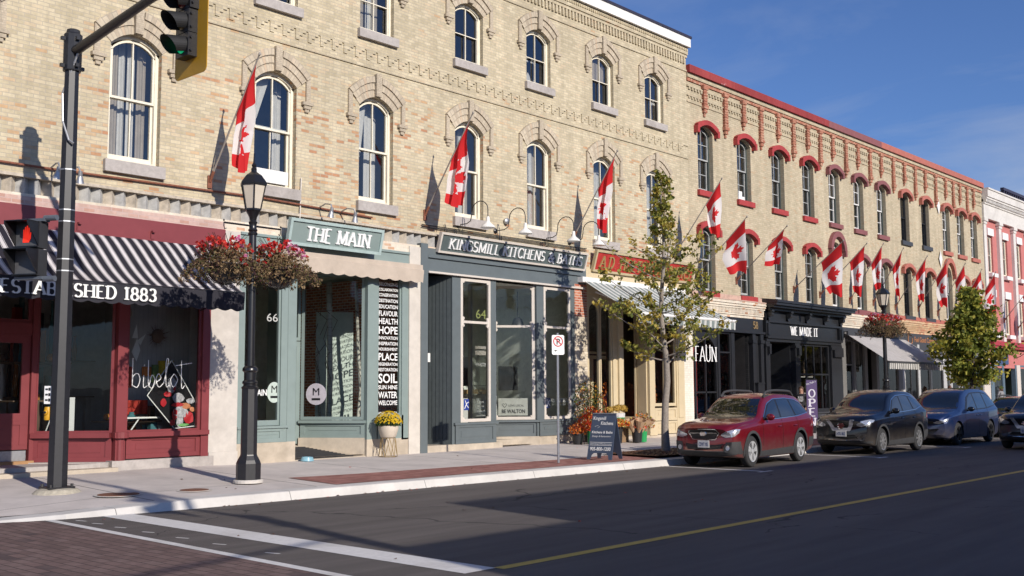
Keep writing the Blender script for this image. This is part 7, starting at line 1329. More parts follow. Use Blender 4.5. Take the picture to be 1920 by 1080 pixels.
LA = [leafmat('ginkgo_leaf_olive', [(.24, .25, .05), (.33, .32, .07), (.42, .38, .08)], .35), leafmat('ginkgo_leaf_gold', [(.48, .38, .08), (.56, .43, .09), (.40, .31, .06)], .35), leafmat('ginkgo_leaf_green', [(.13, .17, .035), (.20, .23, .05), (.27, .27, .06)], .35)]
def ra(t): z = t*7.35; return 1.5 if 2.2 < z < 3.6 else 1.5-(z-3.6)*.02 if z < 4.6 else max(.12, 1.42-(z-4.6)*.95) if z < 5.7 else max(.14, .42-(z-5.7)*.17)
tree('slender young street tree with sparse yellow green leaves beside the red car', (23.95, 16.25, .21), 7.6, 5, LA, BK, .30, ra, 52, 11.5, (.036, .066), 'a', .10)
LB = [leafmat('maple_leaf_green', [(.16, .20, .035), (.24, .28, .05), (.33, .33, .06)], .35), leafmat('maple_leaf_light', [(.40, .38, .06), (.50, .43, .07), (.34, .33, .06)], .35), leafmat('maple_leaf_dark', [(.06, .09, .02), (.10, .13, .025), (.14, .16, .03)], .35)]
def rb(t): z = t*5.9; return 1.2 if z < 2.4 else 1.75-(z-2.4)*.25 if z < 3.5 else max(.22, 1.42-(z-3.5)*.62)
tree('bushy green and yellow street tree beyond the grey awning', (48.1, 16.5, .15), 6.0, 8, LB, BK2, .30, rb, 38, 15, (.06, .12), 'b', .10)
# ------------------------------------------------------------ people
def person(label, loc, rz, H, shirt, trousers, hair, arms, sc=1.0, hairlong=.12):
    T = thing('person', label, 'person', (0, 0, 0)); J = {}; s = H/1.75
    P = {'pel': (0, 0, .95, .14, .11), 'waist': (0, 0, 1.08, .13, .10), 'chest': (0, -.01, 1.28, .165, .12), 'sh': (0, 0, 1.42, .13, .09), 'neck': (0, -.01, 1.50, .055, .055), 'head': (0, -.02, 1.60, .075, .09), 'top': (0, -.01, 1.70, .075, .085)}
    E = [('pel', 'waist'), ('waist', 'chest'), ('chest', 'sh'), ('sh', 'neck'), ('neck', 'head'), ('head', 'top')]
    for k, sx in (('l', 1), ('r', -1)):
        ex, ey, ez, hx, hy, hz = arms[0 if sx == 1 else 1]
        P['hip'+k] = (.10*sx, 0, .90, .10, .10); P['kn'+k] = (.11*sx, -.02, .50, .065, .065); P['an'+k] = (.11*sx, .02, .09, .042, .045); P['toe'+k] = (.12*sx, -.14, .035, .04, .03)
        P['s'+k] = (.185*sx, 0, 1.40, .062, .062); P['el'+k] = (sx*ex, ey, ez, .045, .045); P['wr'+k] = (sx*hx, hy, hz, .03, .03); P['hd'+k] = (sx*hx*.98, hy-.05, hz-.06, .035, .022); P['fg'+k] = (sx*hx*.96, hy-.09, hz-.12, .014, .012); P['fh'+k] = (sx*hx*.99+.02*sx, hy-.075, hz-.125, .013, .012); P['th'+k] = (sx*hx-.035*sx, hy-.07, hz-.06, .013, .012)
        E += [('pel', 'hip'+k), ('hip'+k, 'kn'+k), ('kn'+k, 'an'+k), ('an'+k, 'toe'+k), ('sh', 's'+k), ('s'+k, 'el'+k), ('el'+k, 'wr'+k), ('wr'+k, 'hd'+k), ('hd'+k, 'fg'+k), ('hd'+k, 'fh'+k), ('hd'+k, 'th'+k)]
    N = list(P); me = bpy.data.meshes.new('person_skin'); me.from_pydata([(P[n][0]*s, P[n][1]*s, P[n][2]*s) for n in N], [(N.index(a), N.index(c)) for a, c in E], []); o = bpy.data.objects.new('tmp', me); COL.objects.link(o)
    md = o.modifiers.new('s', 'SKIN'); 
    for i, n in enumerate(N): me.skin_vertices[0].data[i].radius = (P[n][3]*s, P[n][4]*s); me.skin_vertices[0].data[i].use_root = (i == 0)
    o.modifiers.new('u', 'SUBSURF').levels = 2; o.modifiers['u'].render_levels = 2
    dg = bpy.context.evaluated_depsgraph_get(); m2 = bpy.data.meshes.new_from_object(o.evaluated_get(dg)); bpy.data.objects.remove(o); bd = bpy.data.objects.new('body', m2); COL.objects.link(bd); bd.parent = T; m2.materials.clear()
    for k in (mat('skin_tone', (.46, .26, .18), .55, var=.05), shirt, trousers, BLKM): m2.materials.append(k)
    for p in m2.polygons:
        c = p.center/s; p.use_smooth = True; hand = any(abs(c.x-P['wr'+k][0]) < .09 and c.z < P['wr'+k][2]+.0 and c.y < P['wr'+k][1]+.05 and abs(c.x) > .16 for k in 'lr')
        p.material_index = 3 if c.z < .09 else 2 if c.z < .93 and not (abs(c.x) > .2) else 0 if (c.z > 1.49 or hand) else 1
    b = MB(); b.ell((0, .015*s, 1.655*s), (.098*s, .105*s, .115*s), 16); b.ell((0, .06*s, (1.60-hairlong*.5)*s), (.095*s, .06*s, (.08+hairlong)*s), 14)
    b.v = [(x, max(y, -.03*s) if z < 1.66*s else y, z) for x, y, z in b.v]; b.build('hair', hair, T, True)
    b = MB()
    for e in (-.03, .03): b.ell((e*s, -.098*s, 1.625*s), (.011*s, .008*s, .007*s), 8)
    b.build('eyes', BLKM, T); b = MB(); b.ell((0, -.112*s, 1.598*s), (.011*s, .018*s, .02*s), 8); b.build('nose', mat('skin_tone', (.46, .26, .18), .55), T, True); b = MB(); b.ell((0, -.098*s, 1.565*s), (.022*s, .008*s, .006*s), 8); b.build('mouth', mat('lips', (.4, .12, .1), .5), T, True)
    T.location = loc; T.rotation_euler.z = rz; return T
BS = mat('black_sweatshirt', (.018, .018, .02), .9, var=.1); GS = mat('olive_cardigan', (.17, .17, .13), .9, var=.1); LS = mat('grey_cardigan', (.24, .24, .25), .9, var=.1); DJ = mat('dark_trousers', (.02, .022, .03), .9); HB = mat('brown_hair', (.075, .035, .018), .6, var=.3, vs=40); HR = mat('reddish_brown_hair', (.11, .04, .02), .6, var=.3, vs=40)
down = ((.26, .02, 1.14, .27, -.04, .90), (.26, .02, 1.14, .27, -.04, .90)); bent = ((.28, -.02, 1.16, .22, -.22, 1.0), (.27, .0, 1.14, .3, -.16, .95))
T = person('person in a black sweatshirt with white lettering and brown hair walking behind the red car', (35.1, 18.0, .24), R(-75), 1.70, BS, DJ, HB, bent)
b = MB()
for k, t in enumerate(('BE KIND', 'WALTON', 'STREET')): sans(b, t, .045, (0, -.118, 1.30-k*.065), (1, 0, 0), (0, .0, 1), align='C', width=.18, bold=.03)
o = b.build('shirt_lettering', WHTXT, None, recalc=False); o.parent = T
b = MB()
for e in (-.03, .03): b.tube([(e+.018*math.cos(a), -.112, 1.56+.016*math.sin(a)) for a in [k*.7 for k in range(10)]], .003, 4)
b.tube([(-.012, -.114, 1.562), (.012, -.114, 1.562)], .003, 4); o = b.build('glasses', BLKM, None); o.parent = T
person('person with long reddish brown hair and olive cardigan seen from behind near the pink building', (50.8, 18.5, .3), R(150), 1.66, GS, DJ, HR, bent, hairlong=.22)
person('person with short brown hair and grey cardigan seen from behind at the right edge', (58.0, 18.5, .3), R(165), 1.66, LS, DJ, HB, bent, hairlong=.05)
T = thing('mail_drop_box', 'grey parcel box on the pavement between the black shops', 'box', (37, 18.6, .3)); b = MB(); b.box(36.6, 38.0, 18.2, 18.7, .25, .95); b.box(36.55, 38.05, 18.15, 18.75, .95, 1.0); b.build('body', GREYP, T)
# ------------------------------------------------------------ cars
def carpaint(name, col, fl=.0, rough=.28):
    if name in MC: return MC[name]
    m, n, l, b = newmat(name); b.inputs['Base Color'].default_value = (*col, 1); b.inputs['Metallic'].default_value = .35; b.inputs['Roughness'].default_value = rough; b.inputs['Coat Weight'].default_value = 1; b.inputs['Coat Roughness'].default_value = .03
    g = n.new('ShaderNodeNewGeometry'); s = n.new('ShaderNodeSeparateXYZ'); l(g.outputs['Position'], s.inputs[0]); nz = n.new('ShaderNodeTexNoise'); nz.inputs['Scale'].default_value = 5; nz.inputs['Detail'].default_value = 8; l(g.outputs['Position'], nz.inputs['Vector'])
    r = n.new('ShaderNodeMapRange'); r.inputs[1].default_value = .75; r.inputs[2].default_value = .25; l(s.outputs[2], r.inputs[0]); q = n.new('ShaderNodeMath'); q.operation = 'MULTIPLY'; l(r.outputs[0], q.inputs[0]); l(nz.outputs[0], q.inputs[1])
    x = n.new('ShaderNodeMix'); x.data_type = 'RGBA'; l(q.outputs[0], x.inputs[0]); x.inputs[6].default_value = (*col, 1); x.inputs[7].default_value = (.2, .17, .14, 1); l(x.outputs[2], b.inputs['Base Color'])
    MC[name] = m; return m
CG_ = mat('car_glass', (.008, .010, .012), .03, spec=.9, var=0, coat=1); CLAD = mat('grey_plastic_cladding', (.045, .045, .047), .65, var=.15, vs=10, stain=.2); TYRE = mat('tyre_rubber', (.03, .03, .031), .8, var=.25, vs=14); RIM = mat('machined_alloy', (.58, .59, .60), .35, metal=.35, var=.1); RIMD = mat('dark_alloy', (.03, .03, .033), .35, metal=.5); HLG = mat('headlight_glass', (.55, .57, .6), .12, metal=.55, var=.25, vs=30, coat=1); TLR = mat('tail_light_red', (.3, .01, .01), .2, coat=1); SILV = mat('satin_silver_trim', (.66, .67, .70), .3, metal=.5); LINER = mat('wheel_well_black', (.006, .006, .006), .9); PLATE = mat('plate_white', (.6, .6, .6), .4)
def cr(p, q, r_, s, t): return .5*((2*q)+(-p+r_)*t+(2*p-5*q+4*r_-s)*t*t+(-p+3*q-3*r_+s)*t**3)
def crs(L_, t):
    n = len(L_)-1; u = t*n; i = min(n-1, int(u)); f = u-i; g = lambda k: L_[max(0, min(n, k))]
    return [cr(a, b_, c, d, f) for a, b_, c, d in zip(g(i-1), g(i), g(i+1), g(i+2))]
def make_car(label, sp, wheel, cat='car', sc=(1, 1, 1), rot=0):
    """sp: stations (x, zlow, zshoulder, ztop, wbelt, wtop) from the nose; the car points to -X"""
    T = thing('parked_car', label, cat, (0, 0, 0), 'cars parked along the kerb'); ST = sp['st']; L_ = ST[-1][0]
    def st(x):
        for i in range(len(ST)-1):
            if ST[i][0] <= x <= ST[i+1][0]+1e-9:
                t = (x-ST[i][0])/(ST[i+1][0]-ST[i][0]); 
                g = lambda k: ST[max(0, min(len(ST)-1, k))]
                a, b_, c, d = g(i-1), g(i), g(i+1), g(i+2); h = b_[0]-a[0] or 1; 
                out = []
                for j in range(1, 6):   # monotone-ish hermite
                    m1 = (c[j]-a[j])/(c[0]-a[0]) if c[0] > a[0] else 0; m2 = (d[j]-b_[j])/(d[0]-b_[0]) if d[0] > b_[0] else 0; dx = c[0]-b_[0]
                    out.append((2*t**3-3*t*t+1)*b_[j]+(t**3-2*t*t+t)*dx*m1+(-2*t**3+3*t*t)*c[j]+(t**3-t*t)*dx*m2)
                return out
        return ST[-1][1:]
    def sec(x):
        zl, zs, zt, wb_, wt = st(x); zm = zl+(zs-zl)*.5
        return [(0, zl), (wb_*.6, zl), (wb_-.09, zl+.0), (wb_-.03, zl+.07), (wb_, zm-.08), (wb_+.004, zm+.12), (wb_-.012, zs-.07), (wb_-.045, zs), (wb_-.045+(wt+.055-wb_+.045)*.5, zs+(zt-.07-zs)*.5), (wt+.03, zt-.06), (wt-.05, zt-.012), (wt*.6, zt+.012), (wt*.3, zt+.022), (0, zt+.026)]
    NX, NR = 90, 64; b = MB(); rows = []
    xs = [L_*(.5-.5*math.cos(math.pi*k/NX)) if False else L_*k/NX for k in range(NX+1)]
    for x in xs:
        S = sec(x); pr = [crs(S, k/NR) for k in range(NR+1)]; ring_ = [(x, -p[0], p[1]) for p in pr]+[(x, p[0], p[1]) for p in pr[-2:0:-1]]; rows.append(len(b.v)); b.v += ring_
    M = len(ring_)
    for i in range(NX):
        for k in range(M): b.f.append((rows[i]+k, rows[i]+(k+1) % M, rows[i+1]+(k+1) % M, rows[i+1]+k)); b.m.append(0)
    b.f.append(tuple(rows[0]+k for k in range(M))[::-1]); b.m.append(0); b.f.append(tuple(rows[-1]+k for k in range(M))); b.m.append(0)
    # round off nose and tail in plan
    def plan(v):
        x, y, z = v; k = abs(y)/.9
        if x < .55: x += sp.get('nose', .28)*(k**2.6)*(1-x/.55)*1.0
        if x > L_-.4: x -= .16*(k**3)*(1-(L_-x)/.4)
        if x < .30: x += .10*max(0, z-.62)*(1-x/.3)*3*.35+ .05*max(0, .45-z)*3*(1-x/.3)
        return (x, y, z)
    b.v = [plan(v) for v in b.v]
    body = b.build('body', [sp['paint'], LINER], T, True)
    bm = bmesh.new(); bm.from_mesh(body.data); bvh = BVHTree.FromBMesh(bm); bm.free()
    cut = MB(); wr = sp['wr']; wbm = max(s[4] for s in ST)
    for wx in sp['wx']:
        for s in (-1, 1): cut.cyl((wx, s*(wbm-.34), wr), (wx, s*(wbm+.3), wr), wr+.055, n=36, m=1)
    co = cut.build('cutter', [sp['paint'], LINER]); md = body.modifiers.new('b', 'BOOLEAN'); md.object = co; md.operation = 'DIFFERENCE'; md.solver = 'EXACT'
    dg = bpy.context.evaluated_depsgraph_get(); nm = bpy.data.meshes.new_from_object(body.evaluated_get(dg)); body.modifiers.clear(); body.data = nm; bpy.data.objects.remove(co)
    nm.set_sharp_from_angle(angle=R(35))
    def hit(o, d, off):
        r_ = bvh.ray_cast(Vector(o), Vector(d))
        return None if r_[0] is None else r_[0]-Vector(d)*off
    def samp(pl, n):
        pl = [Vector(p) for p in pl]; ls = [0]
        for a, c in zip(pl, pl[1:]): ls.append(ls[-1]+(c-a).length)
        out = []
        for k in range(n+1):
            s = ls[-1]*k/n; i = max(i for i in range(len(ls)) if ls[i] <= s+1e-9); i = min(i, len(pl)-2); t = (s-ls[i])/max(1e-9, ls[i+1]-ls[i]); out.append(pl[i].lerp(pl[i+1], min(1, t)))
        return out
    def drape(mb, lo, hi, ax, off=.006, n=14, m_=5, mi=0):
        """patch between polylines lo and hi, thrown on the body; ax 'f' front (y,z), 'l'/'r' sides (x,z), 'b' rear, 't' top (x,y)"""
        A, B = samp(lo, n), samp(hi, n); G = {}
        for i in range(n+1):
            for j in range(m_+1):
                p = A[i].lerp(B[i], j/m_)
                if ax == 'f': h = hit((-3, p.x, p.y), (1, 0, 0), off)
                elif ax == 'b': h = hit((L_+3, p.x, p.y), (-1, 0, 0), off)
                elif ax == 'r': h = hit((p.x, -3, p.y), (0, 1, 0), off)
                elif ax == 'l': h = hit((p.x, 3, p.y), (0, -1, 0), off)
                else: h = hit((p.x, p.y, 4), (0, 0, -1), off)
                if h is not None: G[i, j] = len(mb.v); mb.v.append(tuple(h))
        for i in range(n):
            for j in range(m_):
                k = [(i, j), (i+1, j), (i+1, j+1), (i, j+1)]
                if all(q in G for q in k): mb.f.append(tuple(G[q] for q in k)); mb.m.append(mi)
    def part(name, mt, fn, parent=T, smooth=True): q = MB(); fn(q); return q.build(name, mt, parent, smooth) if q.f else None
    ws = sp['ws']; part('windscreen', [CG_], lambda q: drape(q, [(-ws[0], ws[2]), (0, ws[2]-.03), (ws[0], ws[2])], [(-ws[1], ws[3]), (0, ws[3]+.012), (ws[1], ws[3])], 'f', .006, 20, 8))
    part('cowl', [BLKM], lambda q: drape(q, [(-ws[0], ws[2]-.035), (0, ws[2]-.07), (ws[0], ws[2]-.035)], [(-ws[0], ws[2]+.005), (0, ws[2]-.028), (ws[0], ws[2]+.005)], 'f', .012, 20, 2))
    for ax in 'rl':
        for lo, hi in sp['glass']: part('side_window', [CG_], lambda q: drape(q, lo, hi, ax, .008, 16, 5))
        lo, hi = sp['dlo']; part('window_trim', [CHROME if sp.get('chrome', 1) else BLKM], lambda q: (drape(q, hi, [(p[0], p[1]+.02) for p in hi], ax, .010, 30, 1), drape(q, [(p[0], p[1]-.018) for p in lo], lo, ax, .010, 30, 1)))
        part('pillar_trim', [BLKM], lambda q: drape(q, lo, hi, ax, .004, 36, 6))
        if sp.get('clad', 1):
            def cl(q):
                for wx in sp['wx']:
                    a_ = [R(-12+k*17) for k in range(13)]; drape(q, [(wx+(wr+.055)*math.cos(a), wr+(wr+.055)*math.sin(a)) for a in a_], [(wx+(wr+.115)*math.cos(a), wr+(wr+.115)*math.sin(a)) for a in a_], ax, .014, 24, 2)
                z = ST[5][1]; drape(q, [(sp['wx'][0]+wr+.02, z+.03), (sp['wx'][1]-wr-.02, z+.03)], [(sp['wx'][0]+wr+.10, z+.15), (sp['wx'][1]-wr-.10, z+.19)], ax, .016, 20, 3)
                drape(q, [(L_-.62, .33), (L_-.1, .40)], [(L_-.62, .56), (L_-.1, .58)], ax, .012, 8, 3)
            part('side_cladding', [CLAD], cl)
        def seams(q):
            for p in sp['seams']: drape(q, [(a-.007, z) for a, z in p], [(a+.007, z) for a, z in p], ax, .003, 12, 1)
            drape(q, [(sp['seams'][0][0][0], sp['crease']-.004), (L_-.5, sp['crease']+.05-.004)], [(sp['seams'][0][0][0], sp['crease']+.004), (L_-.5, sp['crease']+.05+.004)], ax, .002, 20, 1) if 0 else None
        part('door_seam', [LINER], seams)
        for hx in sp['handles']:
            sgn = -1 if ax == 'r' else 1; p = hit((hx, sgn*3, sp['hz']), (0, -sgn, 0), .0); q = MB(); q.tube([p+Vector((-.09, 0, 0)), p+Vector((-.07, sgn*.035, .004)), p+Vector((.07, sgn*.035, .006)), p+Vector((.09, 0, .004))], .014, 8); q.build('door_handle', sp['paint'], T, True)
        sgn = -1 if ax == 'r' else 1; mx_, mz = sp['mir']; p = hit((mx_, sgn*3, mz), (0, -sgn, 0), 0); q = MB(); q.ell((p.x, p.y+sgn*.13, mz+.05), (.065, .12, .078), 14); q.v = [(min(v[0], p.x+.035), v[1], v[2]) for v in q.v]; q.build('mirror', sp.get('mirm', sp['paint']), T, True); q = MB(); q.tube([p+Vector((.0, -.02*sgn, 0)), p+Vector((0, sgn*.10, .03))], .03, 8); q.build('mirror_arm', BLKM, T)
        if sp.get('rails'):
            q = MB(); a, c = sp['rails']; yy = lambda x: -sgn*0+sgn*(st(x)[4]-.035)
            n_ = 10; q.tube([Vector((a+(c-a)*k/n_, yy(a+(c-a)*k/n_), st(a+(c-a)*k/n_)[2]+(.0 if k in (0, n_) else .075))) for k in range(n_+1)], .028, 8); 
            q.box(a+.0, a+.3, min(yy(a), yy(a)+.03*sgn), max(yy(a), yy(a)+.03*sgn), st(a)[2]-.02, st(a)[2]+.05); q.build('roof_rail', CLAD, T, True)
    for p in sp['lamps']: part('headlight', [HLG], lambda q: drape(q, p[0], p[1], 'f', .008, 14, 5)); part('headlight', [HLG], lambda q: drape(q, [(-y, z) for y, z in p[0]], [(-y, z) for y, z in p[1]], 'f', .008, 14, 5))
    for nm_, mt_, lo, hi, of in sp['front']: part(nm_, [mt_], lambda q: drape(q, lo, hi, 'f', of, 24, 8))
    for s in (-1, 1):
        if sp.get('fog'): y, z, r_ = sp['fog']; part('fog_lamp', [HLG], lambda q: (drape(q, [(s*y+r_*math.cos(a), z+r_*math.sin(a)) for a in [math.pi*(1+k/8) for k in range(9)]], [(s*y+r_*math.cos(a), z+r_*math.sin(a)) for a in [math.pi*(1-k/8) for k in range(9)]], 'f', .028, 10, 4)))
        if sp.get('fogring'):
            y, z, r_ = sp['fogring']; aa = [2*math.pi*k/20 for k in range(21)]; part('fog_ring', [CLAD], lambda q: drape(q, [(s*y+r_*.68*math.cos(a), z+r_*.68*math.sin(a)) for a in aa], [(s*y+r_*math.cos(a), z+r_*math.sin(a)) for a in aa], 'f', .035, 20, 1))
    if sp.get('emblem'):
        z = sp['emblem']; p = hit((-3, 0, z), (1, 0, 0), .035); q = MB(); q.lathe((p.x, 0, z), [(.095, 0), (.1, -.008), (.08, -.012), (.075, -.006)], 20, 0, 'x', 1, .55 if sp.get('oval') else 1); q.build('emblem', CHROME, T, True)
        if not sp.get('oval'): q = MB(); q.box(p.x-.015, p.x-.005, -.12, .12, z-.014, z+.014); q.build('emblem_bar', CHROME, T)
    if sp.get('plate'):
        z, tx = sp['plate']; p = hit((-3, 0, z), (1, 0, 0), .02); q = MB(); q.box(p.x-.02, p.x, -.155, .155, z-.08, z+.08); pl_ = q.build('license_plate', PLATE, T); q = MB(); sans(q, tx, .08, (p.x-.022, .125, z-.045), (0, -1, 0), (0, 0, 1), width=.25, bold=.01); q.build('plate_text', mat('plate_blue', (.03, .06, .2), .5), pl_, recalc=False)
    for ax, s in (('r', -1), ('l', 1)): part('tail_light', [TLR], lambda q: drape(q, [(L_-.42, sp['tz']-.1), (L_-.06, sp['tz']-.16)], [(L_-.30, sp['tz']+.05), (L_-.10, sp['tz']+.08)], ax, .007, 8, 4))
    # wheels
    for wx in sp['wx']:
        for s in (-1, 1):
            yo = s*(wbm-.015); W = thing('wheel', None, None, (0, 0, 0)); bpy.data.objects.remove(W)
            q = MB(); q.lathe((wx, yo-s*.21 if s > 0 else yo+.21, wr), [], 3) if 0 else None
            prof = [(wr*.64, 0), (wr*.72, .0), (wr*.93, .012), (wr*.985, .035), (wr, .06), (wr, .16), (wr*.985, .185), (wr*.93, .205), (wr*.70, .21), (wr*.66, .19)]
            q.lathe((wx, yo, wr), [(r_, -s*h) for r_, h in prof], 40, 0, 'y'); ty = q.build('wheel', TYRE, T, True)
            q = MB(); q.lathe((wx, yo, wr), [(wr*.66, -s*.0), (wr*.66, s*.008), (wr*.60, s*.0), (wr*.60, -s*.09)], 40, 0, 'y'); q.lathe((wx, yo, wr), [(.03, s*.012), (.05, s*.008), (.06, -s*.02)], 16, 0, 'y')
            nsp = sp.get('spokes', 5)
            for k in range(nsp):
                a = 2*math.pi*k/nsp+.3
                for da in ((-.17, .17) if nsp < 7 else (0,)):
                    r0_, r1_ = .045, wr*.62; u0 = (math.cos(a+da*.4), math.sin(a+da*.4)); u1 = (math.cos(a+da), math.sin(a+da)); e = (-math.sin(a), math.cos(a)); w0, w1 = .018, .032
                    pts = [(wx+u0[0]*r0_-e[0]*w0, wr+u0[1]*r0_-e[1]*w0), (wx+u0[0]*r0_+e[0]*w0, wr+u0[1]*r0_+e[1]*w0), (wx+u1[0]*r1_+e[0]*w1, wr+u1[1]*r1_+e[1]*w1), (wx+u1[0]*r1_-e[0]*w1, wr+u1[1]*r1_-e[1]*w1)]
                    q.hexa([(x, yo-s*.035, z) for x, z in pts]+[(x, yo+s*.006, z) for x, z in pts])
            q.build('rim', sp.get('rim', RIM), ty, True); q = MB(); q.lathe((wx, yo-s*.05, wr), [(wr*.61, 0), (wr*.61, -s*.02)], 30, 0, 'y'); q.build('brake_disc', LINER, ty)
    q = MB(); q.box(.5, L_-.4, -wbm+.25, wbm-.25, .2, .34); q.build('underbody', LINER, T)
    T.scale = sc; T.rotation_euler.z = R(rot); lx, ly = sp['wx'][0]*sc[0], -(wbm-.1)*sc[1]; c_, s_ = math.cos(R(rot)), math.sin(R(rot))
    T.location = (wheel[0]-(lx*c_-ly*s_), wheel[1]-(lx*s_+ly*c_), .004); return T
RED = carpaint('wine_red_metallic', (.19, .006, .014)); NVY = carpaint('dark_navy_metallic', (.004, .005, .010)); BLU = carpaint('grey_blue_metallic', (.012, .028, .095)); BLK = carpaint('black_metallic', (.008, .008, .010))
SUBA = dict(paint=RED, wr=.345, wx=(.93, 3.675), nose=.24, tz=.98,
 st=[(0, .36, .78, .84, .76, .62), (.10, .27, .84, .91, .84, .70), (.35, .22, .89, .965, .895, .76), (.93, .20, .94, 1.02, .92, .80), (1.30, .19, .97, 1.065, .92, .81), (1.50, .19, .98, 1.13, .92, .78), (1.85, .19, .985, 1.38, .92, .69), (2.15, .19, .99, 1.53, .92, .64), (2.6, .19, 1.0, 1.595, .92, .63), (3.2, .19, 1.015, 1.60, .92, .62), (3.8, .20, 1.04, 1.575, .92, .60), (4.25, .23, 1.06, 1.50, .905, .58), (4.55, .28, 1.06, 1.30, .885, .60), (4.72, .33, 1.04, 1.12, .86, .64), (4.81, .42, .90, .98, .80, .64)],
 ws=(.74, .585, 1.115, 1.49), dlo=([(1.62, 1.03), (2.6, 1.05), (3.6, 1.085), (4.38, 1.16)], [(1.66, 1.06), (2.1, 1.37), (2.5, 1.475), (3.2, 1.49), (3.8, 1.455), (4.18, 1.36), (4.40, 1.19)]),
 glass=[([(1.74, 1.045), (2.58, 1.062)], [(1.80, 1.10), (2.16, 1.36), (2.46, 1.45), (2.58, 1.463)]), ([(2.67, 1.064), (3.46, 1.09)], [(2.66, 1.467), (3.2, 1.475), (3.36, 1.466)]), ([(3.55, 1.095), (4.28, 1.155)], [(3.44, 1.46), (3.8, 1.435), (4.12, 1.34), (4.30, 1.20)])],
 seams=[[(1.50, .45), (1.52, .98)], [(2.62, .36), (2.63, 1.04)], [(3.42, .62), (3.55, .82), (3.52, 1.07)]], crease=.8, handles=(2.42, 3.34), hz=.86, mir=(1.78, 1.03), rails=(2.15, 4.0), fog=(.66, .44, .055), fogring=(.66, .44, .10), emblem=.74, oval=1, plate=(.515, 'CDWT 105'),
 lamps=[([(.47, .70), (.60, .66), (.80, .68), (.865, .76)], [(.47, .73), (.62, .79), (.80, .85), (.87, .84)])],
 front=[('grille_surround', CHROME, [(-.40, .72), (-.33, .60), (.33, .60), (.40, .72)], [(-.44, .75), (-.36, .845), (.36, .845), (.44, .75)], .010), ('grille', BLKM, [(-.37, .72), (-.31, .62), (.31, .62), (.37, .72)], [(-.41, .75), (-.34, .825), (.34, .825), (.41, .75)], .018), ('grille_bar', CHROME, [(-.38, .735), (.38, .735)], [(-.38, .765), (.38, .765)], .026),
  ('lower_intake', BLKM, [(-.45, .40), (.45, .40)], [(-.52, .53), (-.3, .50), (.3, .50), (.52, .53)], .012), ('bumper_cladding', CLAD, [(-.87, .30), (-.4, .24), (.4, .24), (.87, .30)], [(-.87, .36), (-.52, .375), (.52, .375), (.87, .36)], .020), ('corner_cladding', CLAD, [(-.89, .30), (-.55, .34)], [(-.89, .58), (-.60, .56)], .022), ('corner_cladding', CLAD, [(.55, .34), (.89, .30)], [(.60, .56), (.89, .58)], .022)])
make_car('wine red estate car with black cladding and roof rails beside the young tree', SUBA, (22.75, 13.05), sc=(.965, .97, 1.08), rot=2.6)
ROGUE = dict(paint=NVY, wr=.345, wx=(.92, 3.62), nose=.26, tz=1.02, rim=mat('silver_wheel_cover', (.5, .5, .5), .3, metal=.7), spokes=9,
 st=[(0, .38, .80, .88, .76, .62), (.10, .30, .87, .95, .84, .70), (.35, .24, .93, 1.02, .89, .76), (.92, .21, .98, 1.08, .915, .79), (1.22, .20, 1.0, 1.12, .915, .80), (1.42, .20, 1.01, 1.20, .915, .76), (1.75, .20, 1.02, 1.44, .915, .68), (2.1, .20, 1.03, 1.60, .915, .64), (2.55, .20, 1.05, 1.665, .915, .63), (3.1, .20, 1.07, 1.665, .915, .62), (3.7, .21, 1.10, 1.63, .915, .60), (4.15, .25, 1.12, 1.53, .90, .58), (4.45, .30, 1.12, 1.32, .88, .6), (4.60, .36, 1.08, 1.16, .85, .64), (4.68, .45, .95, 1.02, .80, .64)],
 ws=(.74, .585, 1.17, 1.55), dlo=([(1.55, 1.07), (2.6, 1.11), (3.5, 1.15), (4.1, 1.24)], [(1.6, 1.10), (2.0, 1.42), (2.4, 1.53), (3.1, 1.545), (3.6, 1.50), (3.95, 1.40), (4.12, 1.27)]),
 glass=[([(1.70, 1.085), (2.50, 1.115)], [(1.76, 1.14), (2.08, 1.42), (2.36, 1.50), (2.50, 1.512)]), ([(2.59, 1.12), (3.32, 1.15)], [(2.58, 1.515), (3.0, 1.525), (3.22, 1.51)]), ([(3.42, 1.155), (4.02, 1.235)], [(3.32, 1.50), (3.6, 1.475), (3.88, 1.38), (4.04, 1.27)])],
 seams=[[(1.45, .45), (1.46, 1.02)], [(2.54, .38), (2.55, 1.10)], [(3.35, .62), (3.48, .85), (3.44, 1.13)]], crease=.8, handles=(2.36, 3.24), hz=.93, mir=(1.72, 1.08), mirm=BLK, emblem=.76, plate=(.555, 'HTK 862'), fogring=(.62, .46, .09),
 lamps=[([(.47, .76), (.60, .73), (.80, .78), (.87, .86)], [(.47, .80), (.62, .88), (.80, .93), (.87, .91)])],
 front=[('grille', BLKM, [(-.40, .84), (-.28, .66), (.28, .66), (.40, .84)], [(-.46, .90), (-.2, .905), (.2, .905), (.46, .90)], .008), ('v_chrome', SILV, [(-.43, .915), (-.27, .615), (.27, .615), (.43, .915)], [(-.31, .915), (-.20, .70), (.20, .70), (.31, .915)], .018), ('lower_intake', LINER, [(-.50, .44), (.50, .44)], [(-.40, .52), (.40, .52)], .012), ('lower_chrome', CHROME, [(-.60, .385), (0, .37), (.60, .385)], [(-.60, .405), (0, .39), (.60, .405)], .02), ('bumper_cladding', CLAD, [(-.85, .31), (-.4, .26), (.4, .26), (.85, .31)], [(-.85, .36), (-.5, .365), (.5, .365), (.85, .36)], .018)])
make_car('dark navy sport utility car with V shaped chrome grille parked behind the red car', ROGUE, (29.4, 12.70), sc=(.985, .98, 1.07), rot=.5)
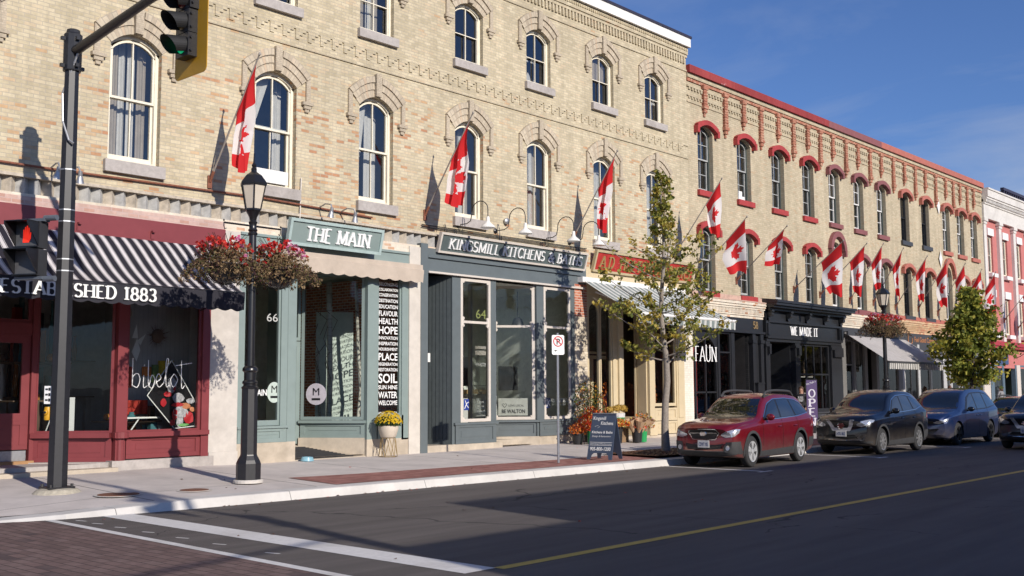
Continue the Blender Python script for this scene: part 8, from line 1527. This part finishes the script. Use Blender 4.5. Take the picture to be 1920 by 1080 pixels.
ODY = dict(paint=BLU, wr=.35, wx=(1.0, 4.0), nose=.30, tz=1.0, rim=RIMD, chrome=0, clad=0, spokes=5,
 st=[(0, .34, .74, .82, .80, .66), (.12, .24, .82, .90, .88, .74), (.40, .20, .90, .98, .94, .80), (1.0, .18, .97, 1.06, .98, .84), (1.30, .18, 1.0, 1.13, .98, .83), (1.55, .18, 1.01, 1.28, .98, .76), (1.95, .18, 1.02, 1.55, .98, .70), (2.35, .18, 1.03, 1.69, .98, .67), (2.9, .18, 1.04, 1.74, .98, .66), (3.6, .18, 1.05, 1.74, .98, .65), (4.3, .19, 1.08, 1.70, .97, .63), (4.75, .24, 1.10, 1.60, .95, .61), (5.0, .30, 1.10, 1.40, .93, .62), (5.12, .36, 1.05, 1.15, .9, .66), (5.18, .45, .9, .98, .84, .66)],
 ws=(.80, .63, 1.16, 1.62), dlo=([(1.75, 1.07), (2.9, 1.09), (3.9, 1.12), (4.85, 1.22)], [(1.8, 1.10), (2.25, 1.46), (2.7, 1.60), (3.6, 1.62), (4.2, 1.58), (4.7, 1.44), (4.87, 1.25)]),
 glass=[([(1.90, 1.085), (2.78, 1.10)], [(1.96, 1.13), (2.32, 1.45), (2.62, 1.56), (2.78, 1.58)]), ([(2.87, 1.10), (3.74, 1.125)], [(2.87, 1.585), (3.4, 1.60), (3.70, 1.595)]), ([(3.83, 1.13), (4.78, 1.215)], [(3.80, 1.59), (4.2, 1.555), (4.6, 1.44), (4.79, 1.25)])],
 seams=[[(1.6, .42), (1.62, 1.0)], [(2.82, .34), (2.83, 1.08)], [(3.80, .34), (3.79, 1.11)]], crease=.8, handles=(2.66, 2.98), hz=.90, mir=(1.92, 1.05), mirm=BLK, emblem=.70,
 lamps=[([(.44, .68), (.6, .66), (.86, .74)], [(.44, .71), (.6, .76), (.88, .83)])],
 front=[('grille', BLKM, [(-.42, .66), (.42, .66)], [(-.44, .74), (.44, .74)], .010), ('lower_grille', BLKM, [(-.40, .34), (.40, .34)], [(-.62, .52), (-.3, .5), (.3, .5), (.62, .52)], .012)])
make_car('grey blue minivan with black wheels behind the dark navy car', ODY, (35.75, 12.85), 'minivan', sc=(1.02, .97, 1.05))
import copy
DK = copy.copy(ROGUE); DK['paint'] = BLK; DK['rim'] = RIMD; DK['spokes'] = 5; DK['plate'] = (.555, 'BVRA 233')
make_car('black sport utility car cut off by the right edge, driving towards the camera', DK, (34.75, 9.35), sc=(1, 1, 1.04))['group'] = 'cars in the street'
DK2 = copy.copy(SUBA); DK2['paint'] = BLK; DK2['chrome'] = 0
make_car('dark car parked beyond the grey blue minivan', DK2, (43.0, 12.9), sc=(.97, .97, .93))
